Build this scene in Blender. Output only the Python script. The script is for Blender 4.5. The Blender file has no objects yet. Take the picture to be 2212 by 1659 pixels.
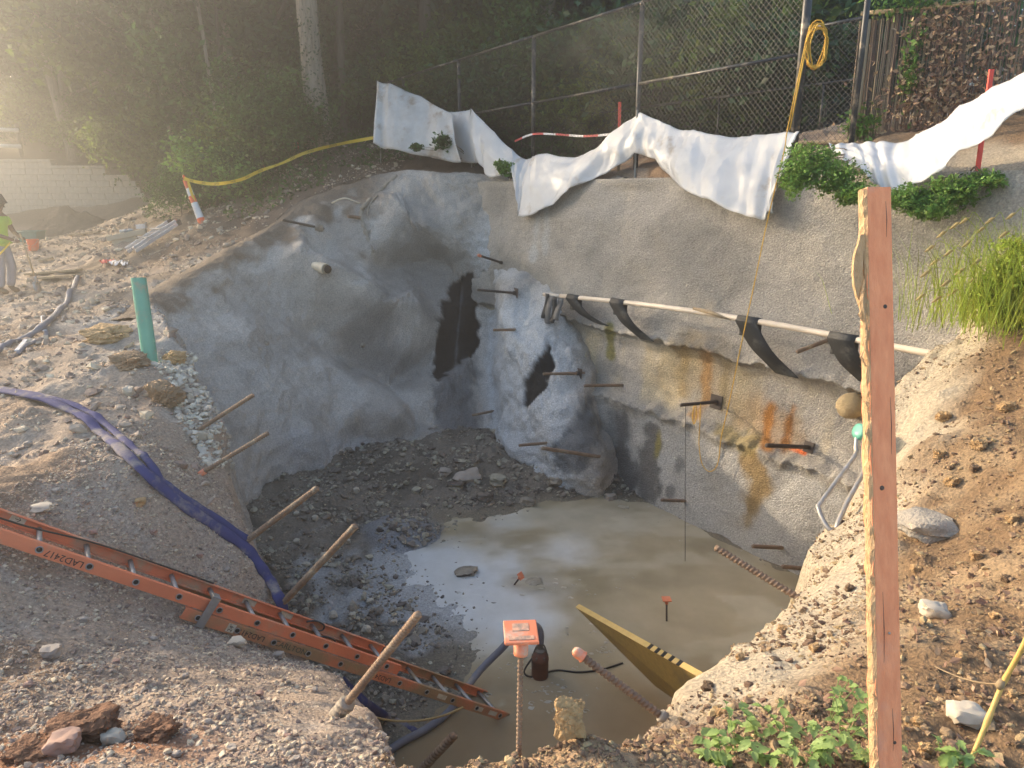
import bpy, bmesh, math, random
import numpy as np
from mathutils import Vector, Matrix
from mathutils.bvhtree import BVHTree

random.seed(7)
RNG = np.random.default_rng(11)
scene = bpy.context.scene
COL = scene.collection

# ------------------------------------------------------------------ camera, sky, sun, exposure
PITCH = math.radians(15.0)
SP, CP = math.sin(PITCH), math.cos(PITCH)
F = 1550.0                      # focal length in units of a 2212 wide picture
cam_data = bpy.data.cameras.new('camera')
cam_data.sensor_width = 36.0
cam_data.lens = 36.0 * F / 2212.0
cam_data.clip_start = 0.05
cam_data.clip_end = 2000.0
cam = bpy.data.objects.new('camera', cam_data)
COL.objects.link(cam)
cam.location = (0, 0, 0)
cam.rotation_euler = (math.radians(90) - PITCH, 0, 0)
scene.camera = cam

SUN_AZ = math.radians(-61.0)    # left of straight ahead
SUN_EL = math.radians(17.5)
world = bpy.data.worlds.new('World')
scene.world = world
world.use_nodes = True
wn = world.node_tree.nodes
wl = world.node_tree.links
sky = wn.new('ShaderNodeTexSky')
sky.sky_type = 'NISHITA'
sky.sun_disc = False
sky.sun_elevation = SUN_EL
sky.sun_rotation = SUN_AZ
sky.air_density = 1.0
sky.dust_density = 2.0
wl.new(sky.outputs[0], wn['Background'].inputs['Color'])
wn['Background'].inputs['Strength'].default_value = 0.15

sun_data = bpy.data.lights.new('sun', 'SUN')
sun_data.energy = 5.0
sun_data.angle = math.radians(0.6)
sun_data.color = (1.0, 0.81, 0.57)
sun = bpy.data.objects.new('sun', sun_data)
COL.objects.link(sun)
SUNV = Vector((math.sin(SUN_AZ) * math.cos(SUN_EL), math.cos(SUN_AZ) * math.cos(SUN_EL), math.sin(SUN_EL)))
sun.location = SUNV * 60
sun.rotation_euler = (-SUNV).to_track_quat('-Z', 'Y').to_euler()

vs = scene.view_settings
vs.view_transform = 'Standard'
vs.look = 'None'
vs.gamma = 1.0
vs.exposure = 1.82
scene.cycles.use_denoising = True
scene.cycles.max_bounces = 6
scene.cycles.transparent_max_bounces = 8
scene.cycles.volume_bounces = 0
scene.cycles.sample_clamp_indirect = 4.0
scene.cycles.volume_step_rate = 4.0

# ------------------------------------------------------------------ picture units -> metres (layout by survey points)
def P(px, py, D):
    u = (px - 1106.0) / F
    v = (py - 829.5) / F
    return Vector((u * D, D * CP - v * D * SP, -(D * SP + v * D * CP)))

WN = (0.824, 0.567)             # outward normal (plan) of the long right-hand wall
WD = (0.567, -0.824)            # direction along that wall, towards the camera

def PN(px, py, N):
    u = (px - 1106.0) / F
    v = (py - 829.5) / F
    return P(px, py, N / (u * WN[0] + (CP - v * SP) * WN[1]))

def PZ(px, py, z):
    v = (py - 829.5) / F
    return P(px, py, -z / (SP + v * CP))

def wallpt(s, z, N):
    return Vector((N * WN[0] + s * WD[0], N * WN[1] + s * WD[1], z))

def proj(p):
    D = p[1] * CP - p[2] * SP
    V = -p[1] * SP - p[2] * CP
    return 1106.0 + F * p[0] / D, 829.5 + F * V / D

# ------------------------------------------------------------------ noise
def _hash(ix, iy, iz, seed):
    h = (ix * 374761393 + iy * 668265263 + iz * 2147483647 + seed * 1274126177) & 0xFFFFFFFF
    h = ((h ^ (h >> 13)) * 1274126177) & 0xFFFFFFFF
    h = (h ^ (h >> 16)) & 0xFFFFFF
    return h.astype(np.float64) / 0xFFFFFF

def vnoise(x, y, z=0.0, seed=0):
    x = np.asarray(x, float); y = np.asarray(y, float); z = np.asarray(z, float) + np.zeros_like(x)
    xi = np.floor(x).astype(np.int64); yi = np.floor(y).astype(np.int64); zi = np.floor(z).astype(np.int64)
    fx = x - xi; fy = y - yi; fz = z - zi
    fx = fx * fx * (3 - 2 * fx); fy = fy * fy * (3 - 2 * fy); fz = fz * fz * (3 - 2 * fz)
    r = 0
    for dx in (0, 1):
        for dy in (0, 1):
            for dz in (0, 1):
                w = (fx if dx else 1 - fx) * (fy if dy else 1 - fy) * (fz if dz else 1 - fz)
                r = r + w * _hash(xi + dx, yi + dy, zi + dz, seed)
    return r * 2 - 1

def fbm(x, y, z=0.0, oct=4, seed=0, gain=0.5):
    a, r, f = 1.0, 0.0, 1.0
    for o in range(oct):
        r = r + a * vnoise(np.asarray(x) * f, np.asarray(y) * f, np.asarray(z) * f, seed + o * 17)
        a *= gain; f *= 2.03
    return r

def sstep(a, b, x):
    t = np.clip((x - a) / (b - a), 0, 1)
    return t * t * (3 - 2 * t)

# ------------------------------------------------------------------ materials
def node(nt, typ, **kw):
    n = nt.nodes.new(typ)
    for k, v in kw.items():
        setattr(n, k, v)
    return n

def mat(name, c1, c2=None, rough=0.7, scale=8.0, bump=0.0, bscale=40.0, dirt=None, dscale=3.0, damt=0.5,
        metal=0.0, attr=None, spec=0.5, detail=6.0, coords='Object', translucent=0.0, island=0.0, rough2=None, stretch=None, bdist=0.02, subsurf=0.0):
    m = bpy.data.materials.new(name)
    m.use_nodes = True
    nt = m.node_tree
    L = nt.links
    b = nt.nodes['Principled BSDF']
    b.inputs['Roughness'].default_value = rough
    b.inputs['Metallic'].default_value = metal
    b.inputs['Specular IOR Level'].default_value = spec
    tc = node(nt, 'ShaderNodeTexCoord')
    vec = tc.outputs[coords]
    if stretch:
        mp = node(nt, 'ShaderNodeMapping')
        mp.inputs['Scale'].default_value = stretch
        L.new(vec, mp.inputs['Vector'])
        vec = mp.outputs[0]
    c2 = c2 or tuple(x * 0.75 for x in c1)
    nz = node(nt, 'ShaderNodeTexNoise')
    nz.inputs['Scale'].default_value = scale
    nz.inputs['Detail'].default_value = detail
    nz.inputs['Roughness'].default_value = 0.6
    L.new(vec, nz.inputs['Vector'])
    mr = node(nt, 'ShaderNodeMapRange')
    mr.inputs[1].default_value = 0.32; mr.inputs[2].default_value = 0.68
    L.new(nz.outputs['Fac'], mr.inputs[0])
    mx = node(nt, 'ShaderNodeMix', data_type='RGBA')
    mx.inputs['A'].default_value = (*c1, 1); mx.inputs['B'].default_value = (*c2, 1)
    L.new(mr.outputs[0], mx.inputs['Factor'])
    col = mx.outputs['Result']
    if attr:
        at = node(nt, 'ShaderNodeAttribute', attribute_name=attr)
        mm = node(nt, 'ShaderNodeMix', data_type='RGBA', blend_type='MULTIPLY')
        mm.inputs['Factor'].default_value = 1.0
        L.new(col, mm.inputs['A']); L.new(at.outputs['Color'], mm.inputs['B'])
        col = mm.outputs['Result']
        # the attribute's alpha is wetness
        wr = node(nt, 'ShaderNodeMapRange')
        wr.inputs[3].default_value = rough; wr.inputs[4].default_value = 0.16
        L.new(at.outputs['Alpha'], wr.inputs[0])
        L.new(wr.outputs[0], b.inputs['Roughness'])
    if dirt:
        dz = node(nt, 'ShaderNodeTexNoise')
        dz.inputs['Scale'].default_value = dscale; dz.inputs['Detail'].default_value = 7
        dz.inputs['Roughness'].default_value = 0.65
        L.new(tc.outputs[coords], dz.inputs['Vector'])
        dr = node(nt, 'ShaderNodeMapRange')
        dr.inputs[1].default_value = 0.62 - 0.3 * damt; dr.inputs[2].default_value = 0.78 - 0.3 * damt
        L.new(dz.outputs['Fac'], dr.inputs[0])
        dm = node(nt, 'ShaderNodeMix', data_type='RGBA')
        dm.inputs['B'].default_value = (*dirt, 1)
        L.new(dr.outputs[0], dm.inputs['Factor']); L.new(col, dm.inputs['A'])
        col = dm.outputs['Result']
    if island:
        gi = node(nt, 'ShaderNodeNewGeometry')
        hs = node(nt, 'ShaderNodeHueSaturation')
        ir = node(nt, 'ShaderNodeMapRange')
        ir.inputs[3].default_value = 1 - island; ir.inputs[4].default_value = 1 + island
        L.new(gi.outputs['Random Per Island'], ir.inputs[0])
        L.new(ir.outputs[0], hs.inputs['Value'])
        ih = node(nt, 'ShaderNodeMapRange')
        ih.inputs[3].default_value = 0.5 - 0.05 * island; ih.inputs[4].default_value = 0.5 + 0.05 * island
        L.new(gi.outputs['Random Per Island'], ih.inputs[0])
        L.new(ih.outputs[0], hs.inputs['Hue'])
        L.new(col, hs.inputs['Color'])
        col = hs.outputs[0]
    L.new(col, b.inputs['Base Color'])
    if bump:
        bz = node(nt, 'ShaderNodeTexNoise')
        bz.inputs['Scale'].default_value = bscale; bz.inputs['Detail'].default_value = 5
        L.new(vec, bz.inputs['Vector'])
        bp = node(nt, 'ShaderNodeBump')
        bp.inputs['Strength'].default_value = bump; bp.inputs['Distance'].default_value = bdist
        L.new(bz.outputs['Fac'], bp.inputs['Height'])
        L.new(bp.outputs[0], b.inputs['Normal'])
    if translucent:
        tr = node(nt, 'ShaderNodeBsdfTranslucent')
        L.new(col, tr.inputs['Color'])
        ms = node(nt, 'ShaderNodeMixShader')
        ms.inputs[0].default_value = translucent
        L.new(b.outputs[0], ms.inputs[1]); L.new(tr.outputs[0], ms.inputs[2])
        L.new(ms.outputs[0], nt.nodes['Material Output'].inputs['Surface'])
    return m

# ------------------------------------------------------------------ mesh helpers
ORIGIN = {}

def tag(o, label=None, cat=None, group=None, kind=None):
    if label: o['label'] = label
    if cat: o['category'] = cat
    if group: o['group'] = group
    if kind: o['kind'] = kind
    return o

def thing(name, loc, label, cat, group=None):
    o = bpy.data.objects.new(name, None)
    o.empty_display_size = 0.1
    COL.objects.link(o)
    o.location = loc
    ORIGIN[o.name] = Vector(loc)
    return tag(o, label, cat, group)

def mesh_obj(name, verts, faces, m, parent=None, smooth=True, col=None):
    me = bpy.data.meshes.new(name)
    verts = np.asarray(verts, float).reshape(-1, 3)
    org = Vector((0, 0, 0))
    if parent is not None:
        org = ORIGIN[parent.name]
    else:
        org = Vector((float((verts[:, 0].min() + verts[:, 0].max()) / 2), float((verts[:, 1].min() + verts[:, 1].max()) / 2), float(verts[:, 2].min())))
    vv = verts - np.array(org)
    if isinstance(faces, np.ndarray):
        n = faces.shape[1]
        me.vertices.add(len(vv)); me.vertices.foreach_set('co', vv.ravel())
        me.loops.add(faces.size); me.loops.foreach_set('vertex_index', faces.ravel().astype(np.int32))
        me.polygons.add(len(faces))
        me.polygons.foreach_set('loop_start', np.arange(0, faces.size, n, dtype=np.int32))
        me.update(calc_edges=True)
    else:
        me.from_pydata(vv.tolist(), [], faces)
    me.polygons.foreach_set('use_smooth', np.full(len(me.polygons), smooth))
    if col is not None:
        a = me.color_attributes.new('tint', 'FLOAT_COLOR', 'POINT')
        a.data.foreach_set('color', np.asarray(col, np.float32).ravel())
    me.materials.append(m)
    o = bpy.data.objects.new(name, me)
    COL.objects.link(o)
    if parent is not None:
        o.parent = parent
    else:
        o.location = org
    ORIGIN[o.name] = org
    return o

def frame(t):
    t = Vector(t).normalized()
    a = Vector((0, 0, 1)) if abs(t.z) < 0.9 else Vector((1, 0, 0))
    x = t.cross(a).normalized()
    return x, t.cross(x).normalized()

class MB:
    def __init__(s):
        s.v, s.f = [], []
    def add(s, vs, fs):
        n = len(s.v)
        s.v.extend([tuple(q) for q in vs]); s.f.extend([tuple(i + n for i in q) for q in fs])
        return s
    def tube(s, pts, r, seg=8, caps=True, flat=1.0, up=None):
        pts = [Vector(q) for q in pts]
        n = len(pts)
        rs = r if hasattr(r, '__len__') else [r] * n
        vs, fs = [], []
        x = None
        for i, q in enumerate(pts):
            t = (pts[min(i + 1, n - 1)] - pts[max(i - 1, 0)])
            if t.length < 1e-9: t = Vector((0, 0, 1))
            t.normalize()
            if up is not None:
                y = (Vector(up) - t * t.dot(Vector(up))).normalized(); x = y.cross(t)
            elif x is None:
                x, y = frame(t)
            else:
                x = (x - t * t.dot(x)).normalized(); y = t.cross(x)
            for k in range(seg):
                a = 2 * math.pi * k / seg
                vs.append(q + x * (rs[i] * math.cos(a)) + y * (rs[i] * flat * math.sin(a)))
        for i in range(n - 1):
            for k in range(seg):
                fs.append((i * seg + k, i * seg + (k + 1) % seg, (i + 1) * seg + (k + 1) % seg, (i + 1) * seg + k))
        if caps:
            fs.append(tuple(range(seg))[::-1]); fs.append(tuple((n - 1) * seg + k for k in range(seg)))
        return s.add(vs, fs)
    def box(s, c, x, y, z, hx, hy, hz):
        c, x, y, z = Vector(c), Vector(x).normalized(), Vector(y).normalized(), Vector(z).normalized()
        vs = [c + x * (a * hx) + y * (b * hy) + z * (d * hz) for a in (-1, 1) for b in (-1, 1) for d in (-1, 1)]
        return s.add(vs, [(0, 1, 3, 2), (4, 6, 7, 5), (0, 4, 5, 1), (2, 3, 7, 6), (0, 2, 6, 4), (1, 5, 7, 3)])
    def bar(s, a, b, w, h, up=(0, 0, 1)):
        a, b = Vector(a), Vector(b)
        t = (b - a).normalized()
        up = Vector(up)
        y = (up - t * t.dot(up)).normalized()
        x = t.cross(y)
        return s.box((a + b) / 2, t, x, y, (b - a).length / 2, w / 2, h / 2)
    def lathe(s, o, axis, prof, seg=16):
        o = Vector(o); t = Vector(axis).normalized(); x, y = frame(t)
        vs, fs = [], []
        for (r, h) in prof:
            for k in range(seg):
                a = 2 * math.pi * k / seg
                vs.append(o + t * h + x * (r * math.cos(a)) + y * (r * math.sin(a)))
        m = len(prof)
        for i in range(m - 1):
            for k in range(seg):
                fs.append((i * seg + k, i * seg + (k + 1) % seg, (i + 1) * seg + (k + 1) % seg, (i + 1) * seg + k))
        fs.append(tuple(range(seg))[::-1]); fs.append(tuple((m - 1) * seg + k for k in range(seg)))
        return s.add(vs, fs)
    def sheet(s, grid):
        nr, nc = len(grid), len(grid[0])
        vs = [q for r in grid for q in r]
        fs = [(i * nc + j, i * nc + j + 1, (i + 1) * nc + j + 1, (i + 1) * nc + j) for i in range(nr - 1) for j in range(nc - 1)]
        return s.add(vs, fs)
    def build(s, name, m, parent=None, smooth=True, sharp=None, bevel=0.0):
        if not s.f: return None
        o = mesh_obj(name, s.v, s.f, m, parent, smooth)
        if sharp is not None:
            try:
                o.data.set_sharp_from_angle(angle=math.radians(sharp))
            except Exception:
                pass
        if bevel:
            md = o.modifiers.new('bevel', 'BEVEL'); md.width = bevel; md.segments = 2; md.limit_method = 'ANGLE'
        return o

def spline(pts, n):
    """Catmull-Rom through points, n samples per span."""
    pts = [Vector(q) for q in pts]
    out = []
    for i in range(len(pts) - 1):
        p0 = pts[max(i - 1, 0)]; p1 = pts[i]; p2 = pts[i + 1]; p3 = pts[min(i + 2, len(pts) - 1)]
        for k in range(n):
            t = k / n
            out.append(0.5 * ((2 * p1) + (p2 - p0) * t + (2 * p0 - 5 * p1 + 4 * p2 - p3) * t * t + (3 * p1 - p0 - 3 * p2 + p3) * t ** 3))
    out.append(pts[-1])
    return out

def cr_rows(A, n):
    """Catmull-Rom along axis 0 of an array, n samples per span."""
    out = []
    m = len(A)
    for i in range(m - 1):
        p0, p1, p2, p3 = A[max(i - 1, 0)], A[i], A[i + 1], A[min(i + 2, m - 1)]
        for k in range(n):
            t = k / n
            out.append(0.5 * ((2 * p1) + (p2 - p0) * t + (2 * p0 - 5 * p1 + 4 * p2 - p3) * t * t + (3 * p1 - p0 - 3 * p2 + p3) * t ** 3))
    out.append(A[-1])
    return np.array(out)

def rbf(ctrl, eps=0.02):
    C = np.array([tuple(q) for q in ctrl], float)
    n = len(C)
    d = np.sqrt(((C[:, None, :2] - C[None, :, :2]) ** 2).sum(-1) + 0.05 ** 2)
    A = np.zeros((n + 3, n + 3))
    A[:n, :n] = d + eps * -np.eye(n)
    A[:n, n] = 1; A[:n, n + 1:] = C[:, :2]
    A[n, :n] = 1; A[n + 1:, :n] = C[:, :2].T
    w = np.linalg.lstsq(A, np.r_[C[:, 2], 0, 0, 0], rcond=None)[0]
    def f(x, y):
        r = w[n] + w[n + 1] * x + w[n + 2] * y
        for i in range(n):
            r = r + w[i] * np.sqrt((x - C[i, 0]) ** 2 + (y - C[i, 1]) ** 2 + 0.05 ** 2)
        return r
    return f

# ------------------------------------------------------------------ the excavation: sprayed net, ground, floor
# sprayed concrete face, columns from the left bank round the back corner to the tall wall; rows top to bottom
NET = [
 [(295,690,10.3),(340,765,9.9),(390,850,9.6),(440,960,9.2),(500,1150,8.8)],
 [(345,640,11.6),(390,720,11.3),(430,800,11.0),(480,900,10.6),(540,1085,10.2)],
 [(480,560,13.0),(510,680,12.6),(540,790,12.2),(570,900,11.8),(600,1055,11.3)],
 [(600,490,14.2),(620,600,13.6),(640,730,13.0),(660,860,12.6),(680,1025,12.0)],
 [(660,440,15.0),(690,560,14.2),(720,700,13.5),(740,840,13.2),(770,1000,12.7)],
 [(770,402,15.6),(800,540,14.7),(830,680,14.5),(850,810,13.6),(870,985,13.0)],
 [(860,378,15.8),(890,520,15.2),(905,640,15.0),(912,800,14.0),(930,970,13.2)],
 [(960,380,15.2),(970,520,15.0),(985,640,14.8),(985,790,14.4),(985,965,13.4)],
 [(1050,384,15.0),(1050,520,14.8),(1045,640,14.8),(1040,780,14.5),(1040,955,13.4)],
 [(1110,385,14.6),(1120,520,14.3),(1095,640,13.6),(1080,780,13.1),(1075,960,12.8)],
 [(1200,386,13.9),(1200,520,13.75),(1185,660,12.9),(1170,800,12.2),(1175,985,11.8)],
 [(1290,388,13.2),(1285,520,12.8),(1275,660,13.0),(1262,800,12.1),(1290,1005,11.55)],
 [(1330,388,12.8),(1325,520,12.5)] + [(1310,670,12.1),(1296,800,11.95),(1325,1030,11.6)],
]
netP = np.array([[tuple(P(*q)) for q in c] for c in NET])          # columns, rows, 3
for j, (px_, py_) in enumerate([(1345,388),(1340,520),(1330,670),(1318,800),(1350,1040)]):
    netP[-1, j] = tuple(PN(px_, py_, 8.45))

rim_left = [P(880,1659,2.5), P(820,1580,3.1), P(770,1520,3.8), P(740,1478,4.5), P(690,1443,5.2), P(640,1385,5.75), P(607,1320,5.95), P(588,1267,6.0),
            P(562,1204,6.1), P(536,1125,6.35), P(511,1063,6.6), P(492,1004,6.9), P(474,950,7.1), P(470,900,7.4), P(425,826,8.0), P(407,774,8.4), P(388,730,8.9), P(352,680,9.8), P(335,650,10.8)]
rim_right = [P(1335,1611,2.55), P(1376,1588,2.7), P(1458,1533,3.0), P(1480,1480,3.2), P(1529,1440,3.5), P(1584,1411,3.8), P(1651,1344,4.2), P(1718,1285,4.8), P(1747,1252,5.05),
             P(1751,1193,5.3), P(1766,1145,5.6), P(1814,1125,5.8), P(1880,1000,6.1), P(1950,805,6.6), P(2050,745,6.9), P(2085,700,7.2)]
rim_mound = [P(895,1640,2.05), P(950,1612,2.02), P(1017,1600,2.02), P(1061,1610,2.02), P(1117,1600,2.03), P(1172,1562,2.05), P(1268,1556,2.03), P(1320,1575,2.0), P(1350,1605,1.97)]

def back_off(p, d):
    h = Vector((p[0] - 0.0, p[1] - 9.5, 0)).normalized()
    return Vector((p[0], p[1], p[2])) + h * d

rim_back_net = [back_off(netP[i, 0], 0.3) for i in range(0, 7)]
rim_wall = [wallpt(s, 0.25, 8.62) for s in (-13.2, -11, -9, -7, -5, -3.5)]
poly = ([tuple(q[:2]) for q in rim_left] + [tuple(q[:2]) for q in rim_back_net] + [tuple(q[:2]) for q in rim_wall]
        + [tuple(q[:2]) for q in reversed(rim_right)] + [tuple(q[:2]) for q in reversed(rim_mound)])
poly = np.array(poly)

ground_ctrl = [tuple(q) for q in rim_left + rim_right + rim_mound]
ground_ctrl += [tuple(netP[i, 0]) for i in range(0, 7)]
ground_ctrl += [tuple(wallpt(s, 0.28, 8.62)) for s in (-13, -11, -9, -7, -5)] + [tuple(wallpt(s, 0.55, 9.1)) for s in (-13, -11, -9, -7, -5, -3, -1)]
ground_ctrl += [tuple(wallpt(-3.4, 0.1, 8.62)), tuple(wallpt(-1.5, 0.1, 8.3)), tuple(wallpt(-2.2, 0.1, 8.05)), tuple(wallpt(-1.2, 0.2, 7.7)), tuple(wallpt(0.5, .2, 8.0))]
ground_ctrl += [(0, 0, -1.66), (-2, -1, -1.75), (2, -1, -1.6), (0, -6, -1.7), (-6, -4, -1.8), (6, -4, -1.3), (0, 1.2, -1.58), (1.2, 1.3, -1.6)]
for q in [(0,1659,2.5),(250,1659,2.35),(450,1659,2.35),(650,1659,2.4),(300,1500,3.1),(100,1400,3.6),(500,1500,3.3),(650,1540,3.0),(720,1550,3.1),(600,1450,4.2),
          (200,1050,5.5),(0,1000,6.0),(330,1020,5.75),(450,1120,5.9),
          (0,850,7.5),(150,875,7.0),(300,900,6.7),(320,785,7.6),(150,720,9.6),(0,700,11.0),(0,610,15.3),(150,600,14.5),(300,570,14.8),(430,482,15.2),(330,462,24.0),(150,470,24.2),
          (0,475,24.5),(520,480,15.2),(560,430,16.5),(570,390,18),(640,340,18),(700,312,18.2),(800,315,18),(400,335,26.5),(300,345,28),
          (1600,1659,2.25),(1800,1659,2.1),(2000,1659,2.1),(2212,1659,2.1),(2000,1500,2.5),(2212,1450,2.65),(1700,1500,2.75),(1850,1350,3.5),(2000,1300,3.55),(2212,1250,3.4),
          (1850,1180,4.6),(2000,1120,4.6),(2212,1080,4.2),(2000,960,5.3),(2212,950,4.8),(2050,850,5.9),(2212,800,5.6),(2130,720,6.4),(2212,690,6.1),(2180,600,6.9)]:
    ground_ctrl.append(tuple(P(*q)))
ground_ctrl += [(-11, 24.6, -0.7), (-14, 24.9, -0.75), (-18, 24.9, -0.8), (-22, 24.9, -.8), (-14, 26.6, 0.8), (-18, 26.6, 1.0), (-22, 26.6, 1.0), (-11, 26.5, .9), (-9.5, 22, .2), (-18, 15, -1.7), (-12, 8, -1.9), (-12, 0, -1.9), (-20, 0, -1.8), (-30, 20, 0), (-35, 40, 3), (-10, 40, 3.0), (10, 40, 3.5), (-12, 28, 1.2), (-18, 28, 1.3), (-4, 26, 1.6), (30, 30, 3), (12, 12, 1.6), (9, 8, .9), (14, 4, .5), (10, 0, -.6), (5, 14, 0.9), (2, 19, 1.0), (-1, 20, 1.0), (-2.5,18.3,.95)]
_la = Vector((0.678, 0.413, -0.607)).normalized(); _le = Vector((-0.52, 0.85, -0.03)).normalized()
for k in range(-2, 9):
    for e, dz in ((0.0, -0.17), (0.38, -0.17)):
        ground_ctrl.append(tuple(Vector((-2.9, 3.99, -2.12)) + _la * (0.305 * k) + _le * e + Vector((0, 0, (dz - (.05 if k < 7 else 0)) if k > 2 else -0.10))))
ground_f = rbf(ground_ctrl)

WATER = -4.75
floor_ctrl = []
for (px, py, z) in [(1420,1082,-4.74),(1300,1068,-4.74),(1180,1078,-4.74),(1090,1105,-4.74),(1000,1112,-4.73),(930,1100,-4.72),(790,1190,-4.70),(850,1330,-4.70),(900,1420,-4.70),(975,1480,-4.73),(880,1560,-4.74),(820,1620,-4.74),
                    (1300,1250,-4.95),(1500,1300,-4.95),(1200,1450,-4.9),(1400,1500,-4.95),(1150,1550,-4.9),(1500,1200,-4.9),(1250,1130,-4.84),(1640,1290,-4.9),(1600,1400,-4.95),(1300,1600,-4.95),
                    (1000,1180,-4.775),(950,1250,-4.77),(1130,1270,-4.775),(1050,1330,-4.765),(1180,1200,-4.79),(1060,1420,-4.77),(880,1210,-4.755),(1000,1360,-4.742),(1110,1340,-4.765),
                    (700,1150,-4.55),(620,1080,-4.4),(600,1250,-4.5),(750,1350,-4.6),(700,1030,-4.45),(1050,960,-4.35),(900,1000,-4.45),(1250,1000,-4.45),(1100,1040,-4.58),(1180,1030,-4.55),(1340,1040,-4.6),(800,1080,-4.58),
                    (1450,1060,-4.62),(1560,1150,-4.7),(1680,1230,-4.75),(1800,1300,-4.8)]:
    floor_ctrl.append(tuple(PZ(px, py, z)))
floor_ctrl += [(-4.5, 12, -4.3), (-4.5, 7, -4.4), (-2.5, 5.5, -4.5), (-1, 3.5, -4.75), (0, 2, -4.8), (2, 3, -4.9), (5, 6, -4.9), (0, 15, -4.3), (-4, 15, -4.3), (3, 12, -4.6)]
floor_f = rbf(floor_ctrl)

def sdist(x, y):
    """signed distance to the rim, positive inside the pit"""
    x = np.asarray(x, float); y = np.asarray(y, float)
    d = np.full(x.shape, 1e9); inside = np.zeros(x.shape, bool)
    n = len(poly)
    for i in range(n):
        ax, ay = poly[i]; bx, by = poly[(i + 1) % n]
        ex, ey = bx - ax, by - ay
        t = np.clip(((x - ax) * ex + (y - ay) * ey) / (ex * ex + ey * ey + 1e-12), 0, 1)
        d = np.minimum(d, (x - ax - t * ex) ** 2 + (y - ay - t * ey) ** 2)
        c = ((ay > y) != (by > y)) & (x < ex * (y - ay) / (ey + 1e-12) + ax)
        inside ^= c
    d = np.sqrt(d)
    return np.where(inside, d, -d)

DOME = PZ(868, 1135, -4.6)
def hgt(x, y, full=False):
    x = np.asarray(x, float); y = np.asarray(y, float)
    sd = sdist(x, y)
    far_side = sstep(10.2, 11.5, y) + 0 * x
    near = 1 - sstep(14, 30, np.hypot(x, y))
    sdn = sd + (0.05 * fbm(x * 3.1, y * 3.1, oct=3, seed=3) + 0.03 * fbm(x * 11, y * 11, oct=2, seed=8)) * (1 - far_side)
    g = ground_f(x, y)
    rough = 0.06 * fbm(x * 1.1, y * 1.1, oct=3, seed=21) + 0.03 * fbm(x * 4.3, y * 4.3, oct=3, seed=5) + 0.012 * fbm(x * 19, y * 19, oct=2, seed=6)
    # clods and lumps
    rough = rough + 0.05 * np.maximum(0, fbm(x * 7.3, y * 7.3, oct=2, seed=31) - 0.35)
    g = g + rough * (0.6 + 0.4 * sstep(0.3, 3, np.abs(x)))
    fl = floor_f(x, y)
    lump = np.clip((fl - WATER + 0.02) / 0.15, 0.12, 1.0)
    fl = fl + lump * (0.05 * fbm(x * 2.2, y * 2.2, oct=3, seed=41) + 0.045 * fbm(x * 7, y * 7, oct=3, seed=43))
    dd = np.hypot((x - DOME.x) / 0.55, (y - DOME.y) / 0.5)
    fl = fl + 0.22 * np.clip(1 - dd ** 2, 0, 1)
    w = 0.34 + 0.1 * fbm(x * 2, y * 2, oct=2, seed=51)
    t = sstep(-0.04, np.maximum(w, 0.12), sdn)
    z = g * (1 - t) + fl * t
    if full:
        return z, t, sd, fl, near
    return z

def hz(x, y):
    return float(hgt(np.array([x]), np.array([y]))[0])

# ------------------------------------------------------------------ ground sheet
def axis(segs):
    out = []
    for a, b, d in segs:
        n = max(1, int(round((b - a) / d)))
        out += list(np.linspace(a, b, n, endpoint=False))
    out.append(segs[-1][1])
    return np.array(out)

GX = axis([(-90, -40, 5), (-40, -22, 1.5), (-22, -10, 0.3), (-10, -5, 0.08), (-5, 4.8, 0.034), (4.8, 8, 0.08), (8, 15, 0.4), (15, 60, 4)])
GY = axis([(-14, -2, 1.0), (-2, 1.2, 0.12), (1.2, 7.5, 0.03), (7.5, 13.5, 0.05), (13.5, 21, 0.1), (21, 32, 0.4), (32, 110, 4)])
gx, gy = np.meshgrid(GX, GY)
gz, gt, gsd, gfl, gnear = hgt(gx, gy, True)

def lerp3(a, b, t):
    return np.asarray(a) * (1 - t[..., None]) + np.asarray(b) * t[..., None]

n1 = fbm(gx * 0.8, gy * 0.8, oct=4, seed=61)
n2 = fbm(gx * 3.0, gy * 3.0, oct=3, seed=62)
colr = lerp3((0.42, 0.325, 0.245), (0.31, 0.215, 0.145), sstep(-0.2, 0.7, n1))
colr = lerp3(colr, (0.44, 0.38, 0.32), sstep(0.2, 0.9, n2) * 0.6)
# reddish spoil in the near left
rs = sstep(0.75, 0.2, np.hypot((gx + 1.55) / 1.0, (gy - 2.1) / 0.62))
colr = lerp3(colr, (0.30, 0.13, 0.06), rs * 0.85 * sstep(-0.5, 0.2, n2))
# right bank: brown loam, sandy crust along the rim
rb = sstep(0.25, 0.9, gx) * sstep(11, 9, gy)
colr = lerp3(colr, lerp3((0.215, 0.14, 0.078), (0.33, 0.235, 0.14), sstep(-0.3, 0.6, n1 + n2)), rb)
crust = rb * sstep(-0.75, -0.3, gsd + 0.12 * n2) * sstep(1.9, 2.6, gy)
colr = lerp3(colr, (0.50, 0.43, 0.32), crust * 0.9)
mound = sstep(0.9, 0.4, np.hypot((gx - 0.1) / 0.8, (gy - 1.65) / 0.6))
colr = lerp3(colr, (0.40, 0.26, 0.14), mound * 0.8)
# sprayed speckle on the left bank beside the face
spr = sstep(-1.1, 0.0, gsd + 0.35 * n2) * sstep(6.3, 9.0, gy) * sstep(-1.6, -3, gx)
colr = lerp3(colr, (0.42, 0.40, 0.37), spr * 0.85)
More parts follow.
